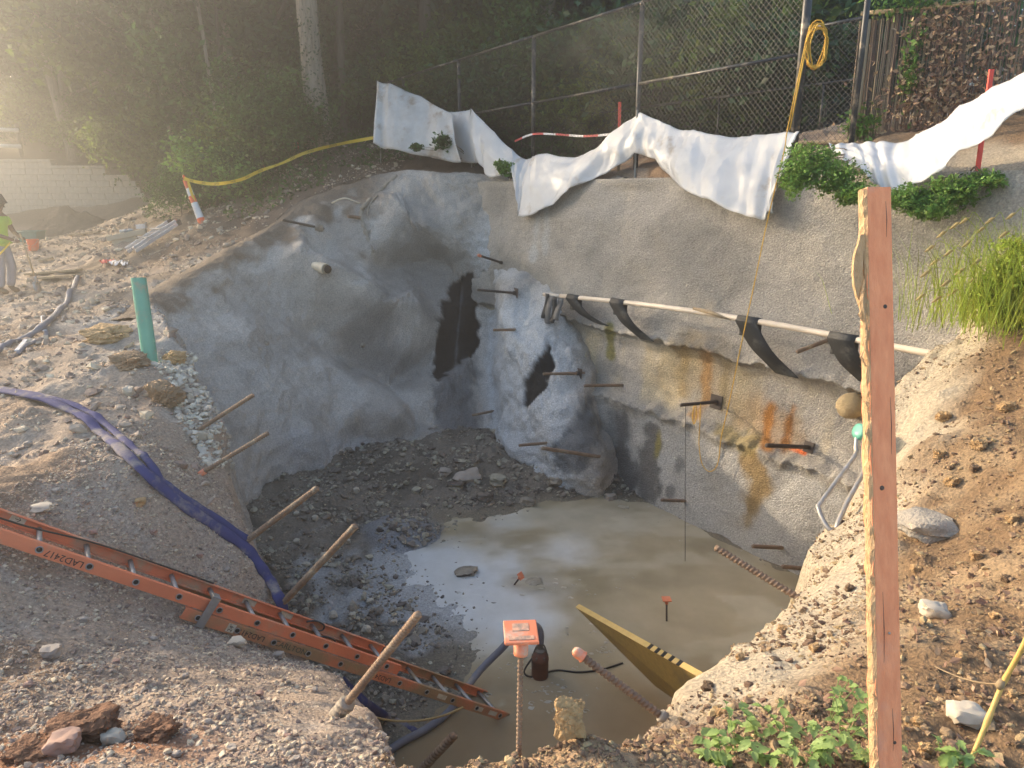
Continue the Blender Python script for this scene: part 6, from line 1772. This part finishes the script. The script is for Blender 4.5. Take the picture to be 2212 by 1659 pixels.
V, Fq = leaf_quads(np.stack([x, y, z + .012], 1)[ok], .022 * rg.uniform(.6, 1.4, ok.sum()), rg)
tag(mesh_obj('fallen_leaves', V, Fq, M['leaf_dry'], None, False), 'brown fallen leaves scattered on the right bank', 'leaf litter', kind='stuff')

# ================================================================== green pipe, markers, tape
gpb = H(326, 788, 'g'); Dg = gpb.y * CP - gpb.z * SP
ta_ = P(299, 600, Dg - .15); td_ = (gpb - ta_).normalized()
o = thing('green_pipe', gpb, 'upright sea green plastic pipe standing in the left bank', 'pipe')
MB().lathe(gpb + td_ * .25, -td_, [(.078, 0), (.078, (gpb - ta_).length + .25), (.072, (gpb - ta_).length + .25), (.072, (gpb - ta_).length + .1)], 24).build('pipe', M['green_pvc'], o, sharp=40)
MB().lathe(ta_ + td_ * .12, -td_, [(.0715, 0), (.0715, .01)], 24).build('bore', M['dark'], o)

M['cone_orange'] = mat('safety_orange', (0.80, 0.13, 0.03), (0.7, 0.11, 0.03), rough=.5, scale=5, dirt=(.4, .3, .2), dscale=5, damt=.25)
M['cone_white'] = mat('reflective_white', (0.72, 0.71, 0.70), (0.58, 0.56, 0.55), rough=.4, scale=7)
db = H(437, 482, 'g'); Dd = db.y * CP - db.z * SP
dt = P(396, 378, Dd - .1); dv_ = (dt - db); dl = dv_.length; dn = dv_.normalized()
o = thing('traffic_post', db, 'leaning orange and white traffic post tied with yellow tape', 'traffic post')
seg_ = [(-.05, .10, 'cone_orange'), (.10, .42, 'cone_white'), (.42, .56, 'cone_orange'), (.56, .72, 'cone_white'), (.72, .9, 'cone_orange')]
for (a0, a1, m_) in seg_:
    r0_ = .085 - .035 * max(a0, 0); r1_ = .085 - .035 * a1
    MB().lathe(db + dn * (dl * a0), dn, [(r0_, 0), (r1_, dl * (a1 - a0))], 18).build('band', M[m_], o, sharp=50)
hx, hy = frame(dn)
top = db + dn * (dl * .9)
MB().tube(spline([top - hx * .04, top - hx * .045 + dn * .06, top + dn * .1, top + hx * .045 + dn * .06, top + hx * .04], 5), .014, 8).build('handle_loop', M['cone_orange'], o)
M['tape'] = mat('yellow_tape', (0.80, 0.58, 0.04), (0.72, 0.5, 0.03), rough=.4, scale=6, translucent=.3)
tp = [P(398, 386, Dd - .15), P(430, 394, Dd - .1), P(470, 397, Dd), P(520, 388, Dd + .3), P(560, 370, Dd + .5), P(610, 352, Dd + .8), P(660, 330, Dd + 1.1), P(730, 312, 16.8), P(810, 297, 16.3)]
TQ = spline(tp, 10)
o = thing('caution_tape', TQ[0], 'yellow caution tape sagging from the traffic post to the plastic sheet', 'tape')
g = []
tw = []
for i, v in enumerate(TQ):
    an = .5 * math.sin(i * .16) + .2 * math.sin(i * .43)
    d = Vector((0, math.sin(an), math.cos(an))) * .037
    tw.append(d); g.append([v - d, v, v + d])
MB().sheet(g).build('ribbon', M['tape'], o)
for i0 in range(4, len(TQ) - 8, 7):
    V, Fq = text_mesh('CAUTION', .062)
    W = []
    for v in V:
        s_ = i0 + (v.x + .2) / .4 * 3.2
        s_ = max(0, min(len(TQ) - 1.001, s_)); k = int(s_); f_ = s_ - k
        c = TQ[k].lerp(TQ[k + 1], f_); d = tw[k].lerp(tw[k + 1], f_)
        W.append(c + d.normalized() * v.y + Vector((0, -.004, 0)))
    mesh_obj('tape_print', W, Fq, M['ink'], o, False)
MB().tube([dt.lerp(db, .06) + hx * .06, dt.lerp(db, .12) - hx * .065], .02, 6).build('tape_knot', M['tape'], o)
tb_ = P(404, 392, Dd - .2)
MB().sheet([[tb_, tb_ + Vector((.05, 0, 0))], [tb_ + Vector((.03, 0, -.2)), tb_ + Vector((.09, 0, -.2))], [tb_ + Vector((.09, 0, -.42)), tb_ + Vector((.14, 0, -.42))]]).build('loose_end', M['tape'], o)

M['red_paint'] = mat('fluorescent_red', (0.85, 0.10, 0.06), (0.75, 0.08, 0.05), rough=.6)
M['ribbon_red'] = mat('red_ribbon', (0.80, 0.13, 0.12), (0.65, 0.09, 0.09), rough=.6, translucent=.3)
def marker(px, py, hpx, D, label, w=.03, ribbons=0):
    b = P(px, py, D); b = drop(b.x, b.y) if D > 5 else b
    Db = b.y * CP - b.z * SP
    hh = hpx * Db / F
    o = thing('marker_stake', b, label, 'stake')
    MB().bar(b - Vector((0, 0, .1)), b + Vector((.02, 0, hh)), w, w, up=(0, 1, 0)).build('stake', M['red_paint'] if not ribbons else M['wood_grey'], o, False)
    for k in range(ribbons):
        c = b + Vector((.0, 0, hh * .62)); a = rdr.uniform(0, 6.28); L = rdr.uniform(.25, .5)
        e = c + Vector((math.cos(a) * .14, math.sin(a) * .14, -L)); s_ = Vector((.014, 0, 0))
        m_ = c.lerp(e, .4) + Vector((math.cos(a) * .06, 0, .04))
        MB().sheet([[c - s_, c + s_], [m_ - s_, m_ + s_], [e - s_, e + s_]]).build('ribbon', M['ribbon_red'], o)
marker(632, 300, 70, 18.0, 'thin stake with a bunch of red ribbons left of the thick trunk', .025, 9)
marker(671, 303, 34, 18.0, 'short red stake touching the left side of the thick trunk', .035)
marker(685, 303, 34, 17.9, 'short red stake in front of the thick trunk foot', .035)
marker(570, 305, 18, 18.3, 'tiny red stake in the grey leafed shrub', .035)
marker(564, 306, 18, 18.4, 'tiny red stake half hidden by the grey leafed shrub', .03)
for (px, pt, pb, N, lab) in [(1339, 220, 300, 8.75, 'upright red stake just behind the long white sheet'), (2142, 150, 215, 8.6, 'red stake in front of the reed fence above the tight white sheet')]:
    b = PN(px, pb, N); tt_ = PN(px, pt, N)
    g = drop(b.x, b.y, -.1)
    o = thing('marker_stake', g, lab, 'stake')
    MB().bar(g, tt_.lerp(g, .6), .045, .02, up=(0, 1, 0)).build('stake', M['wood_grey'], o, False)
    MB().bar(tt_.lerp(g, .6), tt_, .046, .021, up=(0, 1, 0)).build('painted_top', M['red_paint'], o, False)
tq = spline([PN(1112, 305, 8.8), PN(1150, 290, 8.8), PN(1200, 290, 8.8), PN(1260, 294, 8.8), PN(1320, 290, 8.75), PN(1340, 287, 8.75)], 8)
o = thing('barrier_tape', tq[0], 'red and white barrier tape strung behind the long white sheet', 'tape')
for i in range(0, len(tq) - 1, 4):
    seg_q = tq[i:i + 5]
    MB().sheet([[v - Vector((0, 0, .019)), v + Vector((0, .01, .019))] for v in seg_q]).build('tape_band', M['ribbon_red'] if (i // 4) % 2 == 0 else M['white_strip'], o)

# ================================================================== things in the yard
M['white_frp'] = mat('white_ladder_rail', (0.66, 0.66, 0.67), (0.5, 0.5, 0.52), rough=.4, scale=6, metal=.3)
fa = H(290, 553, 'g', .10); fb = H(378, 508, 'g', .22)
fd = (fb - fa).normalized(); fx = fd.cross(Vector((0, 0, 1))).normalized(); fz = fx.cross(fd)
fl_o = thing('folded_ladder', (fa + fb) / 2 - Vector((0, 0, .12)), 'folded white aluminium ladder lying on the edge of the yard', 'ladder')
for (dx, dz, w) in [(-.16, .0, .03), (.16, .03, .03), (-.16, .075, .025), (.16, .105, .025)]:
    MB().bar(fa + fx * dx + fz * dz - fd * .04, fb + fx * dx + fz * dz, w, .065, up=fz).build('rail', M['white_frp'], fl_o, False, bevel=.004)
Lf = (fb - fa).length
for k in range(5):
    c = fa.lerp(fb, .08 + .2 * k)
    MB().tube([c - fx * .17 + fz * .01, c + fx * .17 + fz * .03], .016, 8).build('rung', M['alu'], fl_o)
for t_ in (.3, .62):
    c = fa.lerp(fb, t_) + fz * .14
    MB().bar(c - fx * .19, c + fx * .19, .05, .012, up=fz).build('hinge_bracket', M['alu'], fl_o, False)
for dx in (-.16, .16):
    MB().box(fb + fx * dx + fd * .04 + fz * .04, fd, fx, fz, .05, .028, .06).build('foot_pad', M['fence'], fl_o, False, bevel=.006)
MB().box(fb + fd * .10 + fz * .03, fd, fx, fz, .03, .06, .03).build('orange_end', M['cone_orange'], fl_o, False, bevel=.01)
# beige kerb stone with rubbish
M['kerb'] = mat('beige_concrete', (0.50, 0.44, 0.33), (0.40, 0.34, 0.25), rough=.9, scale=6, bump=.3)
ka = H(234, 531, 'g', .1); kb = H(318, 515, 'g', .1)
o = thing('concrete_beam', (ka + kb) / 2, 'beige concrete beam lying in the yard beside the folded ladder', 'beam')
MB().bar(ka + Vector((0, 0, .06)), kb + Vector((0, 0, .06)), .22, .12).build('slab', M['kerb'], o, False, bevel=.01)
MB().bar(ka.lerp(kb, .12) - Vector((0, 0, .06)), ka.lerp(kb, .75) - Vector((0, 0, .06)), .16, .13).build('foot', M['kerb'], o, False, bevel=.01)
M['clear'] = mat('clear_bottle', (0.62, 0.68, 0.72), None, rough=.1, translucent=.4)
for i, (t_, an) in enumerate([(.45, .3), (.52, 1.2), (.6, -.4)]):
    c = ka.lerp(kb, t_) + Vector((0, 0, .155)); ax_ = Vector((math.cos(an), math.sin(an), .05))
    tag(MB().lathe(c - ax_ * .1, ax_, [(.03, 0), (.033, .01), (.033, .13), (.014, .18), (.014, .2)], 12).build('bottle', M['clear']), 'clear plastic bottle lying on the beige concrete beam', 'bottle', 'bottles on the concrete beam')
c = kb + Vector((-.1, 0, .17))
o = thing('carton', c - Vector((0, 0, .05)), 'small white carton on the end of the concrete beam', 'carton')
MB().box(c, (1, .2, .1), (-.2, 1, 0), (0, -.1, 1), .10, .07, .05).build('box', M['cone_white'], o, False, bevel=.004)
MB().box(c + Vector((.09, 0, .06)), (1, .2, .8), (-.2, 1, 0), (0, -.1, 1), .05, .07, .003).build('flap', M['cone_white'], o, False)
for i, (px, py, m_, lab) in enumerate([(232, 572, 'ribbon_red', 'scrap of red plastic on the dark earth'), (250, 574, 'white_strip', 'crumpled white scrap beside the red plastic'), (262, 577, 'white_strip', 'small white scrap lying by itself near the crumpled one')]):
    b = H(px, py, 'g', .02)
    gg = [[b + Vector((i_ * .05 - .12, j_ * .05 - .1, .05 * math.sin(i_ * 2 + j_ * 3 + i) + .05)) for i_ in range(6)] for j_ in range(5)]
    tag(MB().sheet(gg).build('litter', M[m_]), lab, 'litter')
for i, (pa, pb, lab) in enumerate([((60, 597), (172, 588), 'brown plank lying flat across the far yard'), ((85, 606), (168, 600), 'second brown plank lying in front of the first'), ((150, 512), (215, 505), 'thin pale lath on the sunlit yard'), ((85, 568), (115, 562), 'short pale board end near the worker')]):
    a = H(*pa, 'g', .05); b = H(*pb, 'g', .05)
    tag(MB().bar(a, b, .2 if i < 2 else .08, .045).build('plank', M['wood_grey'], None, False, bevel=.005), lab, 'plank')
M['teal'] = mat('teal_plastic', (0.06, 0.22, 0.20), (0.05, 0.17, 0.16), rough=.5)
b = H(70, 522, 'g'); 
o = thing('teal_tub', b, 'teal mixing tub behind the worker', 'tub')
def tub(mb, c, wx_, wy_, h, tap, th):
    vs_ = []
    for (k, z_) in ((tap, 0), (1, h)):
        for (sx_, sy_) in ((-1, -1), (1, -1), (1, 1), (-1, 1)): vs_.append(c + Vector((sx_ * wx_ * k, sy_ * wy_ * k, z_)))
    for (k, z_) in ((1 - th, h), (tap - th, .02)):
        for (sx_, sy_) in ((-1, -1), (1, -1), (1, 1), (-1, 1)): vs_.append(c + Vector((sx_ * wx_ * k, sy_ * wy_ * k, z_)))
    f_ = [(3, 2, 1, 0)]
    for r_ in range(3):
        for k in range(4): f_.append((r_ * 4 + k, r_ * 4 + (k + 1) % 4, (r_ + 1) * 4 + (k + 1) % 4, (r_ + 1) * 4 + k))
    f_.append((12, 13, 14, 15))
    return mb.add(vs_, f_)
tub(MB(), b, .30, .22, .30, .8, .06).build('bin', M['teal'], o, False, bevel=.01)
MB().tube([b + Vector((-.31, -.23, .30)), b + Vector((.31, -.23, .30)), b + Vector((.31, .23, .30)), b + Vector((-.31, .23, .30)), b + Vector((-.31, -.23, .30))], .014, 6).build('rim', M['teal'], o)
b = H(74, 541, 'g')
o = thing('orange_bucket', b, 'orange red bucket standing beside the teal tub', 'bucket')
MB().lathe(b, (0, 0, 1), [(.105, 0), (.13, .25), (.138, .25), (.138, .27), (.12, .27), (.10, .02)], 20).build('pail', M['cone_orange'], o, sharp=40)
MB().tube(spline([b + Vector((-.13, 0, .25)), b + Vector((-.08, -.1, .14)), b + Vector((.08, -.1, .14)), b + Vector((.13, 0, .25))], 5), .004, 5).build('handle', M['galv'], o)

# ================================================================== the worker
def skin(name, pts, edges, rad, m, parent, sub=2, root=0):
    me = bpy.data.meshes.new(name); me.from_pydata([tuple(p_) for p_ in pts], edges, [])
    o = bpy.data.objects.new(name, me); COL.objects.link(o)
    sk = o.modifiers.new('skin', 'SKIN'); sk.use_smooth_shade = True
    o.modifiers.new('sub', 'SUBSURF').levels = sub
    for i, v in enumerate(me.skin_vertices[0].data):
        r_ = rad[i]; v.radius = (r_, r_) if not isinstance(r_, tuple) else r_; v.use_root = (i == root)
    dg = bpy.context.evaluated_depsgraph_get()
    me2 = bpy.data.meshes.new_from_object(o.evaluated_get(dg))
    bpy.data.objects.remove(o); bpy.data.meshes.remove(me)
    me2.materials.clear(); me2.materials.append(m); me2.name = name
    me2.polygons.foreach_set('use_smooth', np.full(len(me2.polygons), True))
    o = bpy.data.objects.new(name, me2); COL.objects.link(o); o.parent = parent; ORIGIN[o.name] = ORIGIN[parent.name]
    return o
M['skin'] = mat('brown_skin', (0.20, 0.11, 0.07), None, rough=.55, scale=5)
M['shirt'] = mat('lime_shirt', (0.42, 0.62, 0.06), (0.36, 0.54, 0.05), rough=.8, scale=5, bump=.4, bscale=8, bdist=.04)
M['trousers'] = mat('grey_trousers', (0.33, 0.33, 0.37), (0.26, 0.26, 0.29), rough=.9, scale=6, bump=.5, bscale=9, bdist=.04)
M['boot'] = mat('tan_boot', (0.20, 0.13, 0.07), None, rough=.8)
M['hair'] = mat('black_hair', (0.02, 0.017, 0.015), None, rough=.7, bump=.6, bscale=60)
pb_ = P(15, 612, 13.5); pb_ = drop(pb_.x, pb_.y)
pr_ = thing('person', pb_, 'worker in a lime shirt and grey trousers standing and holding a shovel', 'person')
V3 = Vector
J = dict(pel=V3((0, 0, .93)), bel=V3((.01, 0, 1.08)), che=V3((.05, 0, 1.32)), sho=V3((.06, 0, 1.42)), nek=V3((.075, 0, 1.51)), hd0=V3((.10, 0, 1.60)), hd1=V3((.105, 0, 1.70)),
         ls=V3((.05, .18, 1.41)), le=V3((.12, .25, 1.14)), lw=V3((.36, .10, 1.03)), rs=V3((.05, -.18, 1.41)), re=V3((.10, -.26, 1.13)), rw=V3((.35, -.10, 1.00)),
         lh=V3((0, .095, .90)), lk=V3((.07, .11, .49)), la=V3((-.02, .12, .10)), lt=V3((.13, .13, .045)), rh=V3((0, -.095, .90)), rk=V3((.02, -.12, .48)), ra=V3((-.05, -.13, .10)), rt=V3((.10, -.14, .045)))
names = list(J); idx = {k: i for i, k in enumerate(names)}
E = [('pel', 'bel'), ('bel', 'che'), ('che', 'sho'), ('sho', 'nek'), ('nek', 'hd0'), ('hd0', 'hd1'), ('sho', 'ls'), ('ls', 'le'), ('le', 'lw'), ('sho', 'rs'), ('rs', 're'), ('re', 'rw'), ('pel', 'lh'), ('lh', 'lk'), ('lk', 'la'), ('la', 'lt'), ('pel', 'rh'), ('rh', 'rk'), ('rk', 'ra'), ('ra', 'rt')]
R_ = dict(pel=.125, bel=.115, che=.13, sho=.10, nek=.055, hd0=.085, hd1=.08, ls=.06, le=.042, lw=.03, rs=.06, re=.042, rw=.03, lh=.085, lk=.058, la=.042, lt=.035, rh=.085, rk=.058, ra=.042, rt=.035)
skin('body', [J[k] for k in names], [(idx[a], idx[b]) for a, b in E], [R_[k] for k in names], M['skin'], pr_)
# face and hands
fc = J['hd0']
MB().tube([fc + V3((.085, 0, .035)), fc + V3((.108, 0, .005)), fc + V3((.085, 0, -.005))], [.008, .014, .01], 6).build('nose', M['skin'], pr_)
for s_ in (-1, 1):
    MB().lathe(fc + V3((.075, s_ * .032, .035)), (1, s_ * .4, 0), [(.010, 0), (.008, .006), (.003, .009)], 8).build('eye', M['hair'], pr_)
    MB().tube([fc + V3((0, s_ * .082, .045)), fc + V3((-.01, s_ * .09, .02)), fc + V3((0, s_ * .082, -.015))], [.012, .018, .01], 6).build('ear', M['skin'], pr_)
MB().box(fc + V3((.086, 0, -.035)), (1, 0, 0), (0, 1, 0), (0, 0, 1), .006, .022, .005).build('mouth', M['hair'], pr_, False)
def hand(w, d, palm, name='hand'):
    pts = [w, w + d * .05, w + d * .09]; ed = [(0, 1), (1, 2)]; rr_ = [.026, .032, .03]
    o = skin(name, pts, ed, rr_, M['skin'], pr_, 2)
    side = d.cross(palm).normalized()
    for k, (off, L) in enumerate([(-.03, .062), (-.01, .072), (.01, .068), (.028, .052)]):
        a = w + d * .085 + side * off
        q = [a, a + d * L * .5 + palm * .012, a + d * L * .55 + palm * (L * .55), a + d * L * .25 + palm * (L * .8)]
        MB().tube(spline(q, 3), [.009, .009, .009, .0085, .0085, .008, .008, .0075, .0075, .007], 7).build('finger', M['skin'], pr_)
    a = w + d * .035 - side * .03
    q = [a, a - side * .025 + d * .02 + palm * .02, a - side * .02 + d * .045 + palm * .04]
    MB().tube(spline(q, 3), [.011, .011, .0105, .010, .0095, .009, .008], 7).build('thumb', M['skin'], pr_)
hd_ = V3((.75, .35, -.35)).normalized()
hand(J['rw'], V3((.85, .45, -.25)).normalized(), V3((.1, .55, -.35)).normalized())
hand(J['lw'], V3((.85, -.45, -.2)).normalized(), V3((.1, -.55, -.35)).normalized())
sh_pts = [V3((0, 0, .86)), V3((.005, 0, .96)), J['bel'], J['che'], J['sho'] + V3((0, 0, .015)), J['ls'], J['ls'].lerp(J['le'], .6), J['rs'], J['rs'].lerp(J['re'], .6)]
skin('shirt', sh_pts, [(0, 1), (1, 2), (2, 3), (3, 4), (4, 5), (5, 6), (4, 7), (7, 8)], [.165, .155, .145, .155, .115, .085, .072, .085, .072], M['shirt'], pr_, root=2)
tr_pts = [V3((0, 0, .99)), J['pel'], J['lh'], J['lk'], J['la'] + V3((0, 0, .02)), J['rh'], J['rk'], J['ra'] + V3((0, 0, .02))]
skin('trousers', tr_pts, [(0, 1), (1, 2), (2, 3), (3, 4), (1, 5), (5, 6), (6, 7)], [.135, .145, .105, .082, .075, .105, .082, .075], M['trousers'], pr_, root=1)
for s_, a_, t_ in ((1, 'la', 'lt'), (-1, 'ra', 'rt')):
    skin('boot', [J[a_] + V3((0, 0, .05)), J[a_] + V3((-.005, 0, -.03)), J[a_].lerp(J[t_], .5) + V3((0, 0, -.01)), J[t_]], [(0, 1), (1, 2), (2, 3)], [.058, .06, .055, .045], M['boot'], pr_, root=1)
skin('hair', [J['hd0'] + V3((-.03, 0, .02)), J['hd1'] + V3((-.015, 0, .0)), J['hd1'] + V3((.03, 0, .025))], [(0, 1), (1, 2)], [.085, .095, .075], M['hair'], pr_, root=1)
# shovel in the hands
M['handle_wood'] = mat('ash_handle', (0.50, 0.36, 0.2), (0.4, 0.28, 0.15), rough=.6)
g0 = pb_ + V3((.62, -.02, 0)); g0 = drop(g0.x, g0.y, .0); g1 = pb_ + V3((.41, .0, 1.12))
o = thing('shovel', g0, 'shovel with wooden handle stood on the ground by the worker', 'shovel')
MB().tube([g0.lerp(g1, .2), g1], .016, 10).build('handle', M['handle_wood'], o)
u_ = (g1 - g0).normalized(); s_ = V3((0, 1, 0)); n_ = u_.cross(s_)
gg = []
for j in range(6):
    w_ = [.02, .07, .10, .105, .105, .09][j]; c = g0 + u_ * (.02 + .05 * j)
    gg.append([c - s_ * w_ + n_ * .02, c, c + s_ * w_ + n_ * .02])
bl = MB().sheet(gg).build('blade', M['galv'], o); bl.modifiers.new('thickness', 'SOLIDIFY').thickness = .004
MB().lathe(g0 + u_ * .24, u_, [(.014, 0), (.02, .02), (.021, .12), (.018, .13)], 10).build('socket', M['galv'], o)
a = pb_ + V3((.33, -.2, .96))
tag(MB().sheet([[v - V3((0, 0, .022)), v + V3((0, 0, .022))] for v in spline([a, a + V3((-.22, -.1, -.25)), a + V3((-.5, -.15, -.5)), a + V3((-.8, -.1, -.72)), a + V3((-1.1, 0, -.93))], 5)]).build('yellow_strap', M['tape']), 'yellow strap trailing from the hands of the worker', 'strap')

# ================================================================== dusty air
hzb = MB().box((-15, 45, 9.0), (1, 0, 0), (0, 1, 0), (0, 0, 1), 78, 68, 15.5).build('haze', M['dark'], None, False)
hm = bpy.data.materials.new('dusty_air'); hm.use_nodes = True
nt = hm.node_tree; nt.nodes.remove(nt.nodes['Principled BSDF'])
pv = nt.nodes.new('ShaderNodeVolumePrincipled')
pv.inputs['Color'].default_value = (1.0, 1.0, 1.0, 1)
pv.inputs['Density'].default_value = 0.015
pv.inputs['Anisotropy'].default_value = 0.83
nt.links.new(pv.outputs[0], nt.nodes['Material Output'].inputs['Volume'])
hzb.data.materials.clear(); hzb.data.materials.append(hm)
tag(hzb, 'dusty sunlit air over the site', 'haze', kind='stuff')
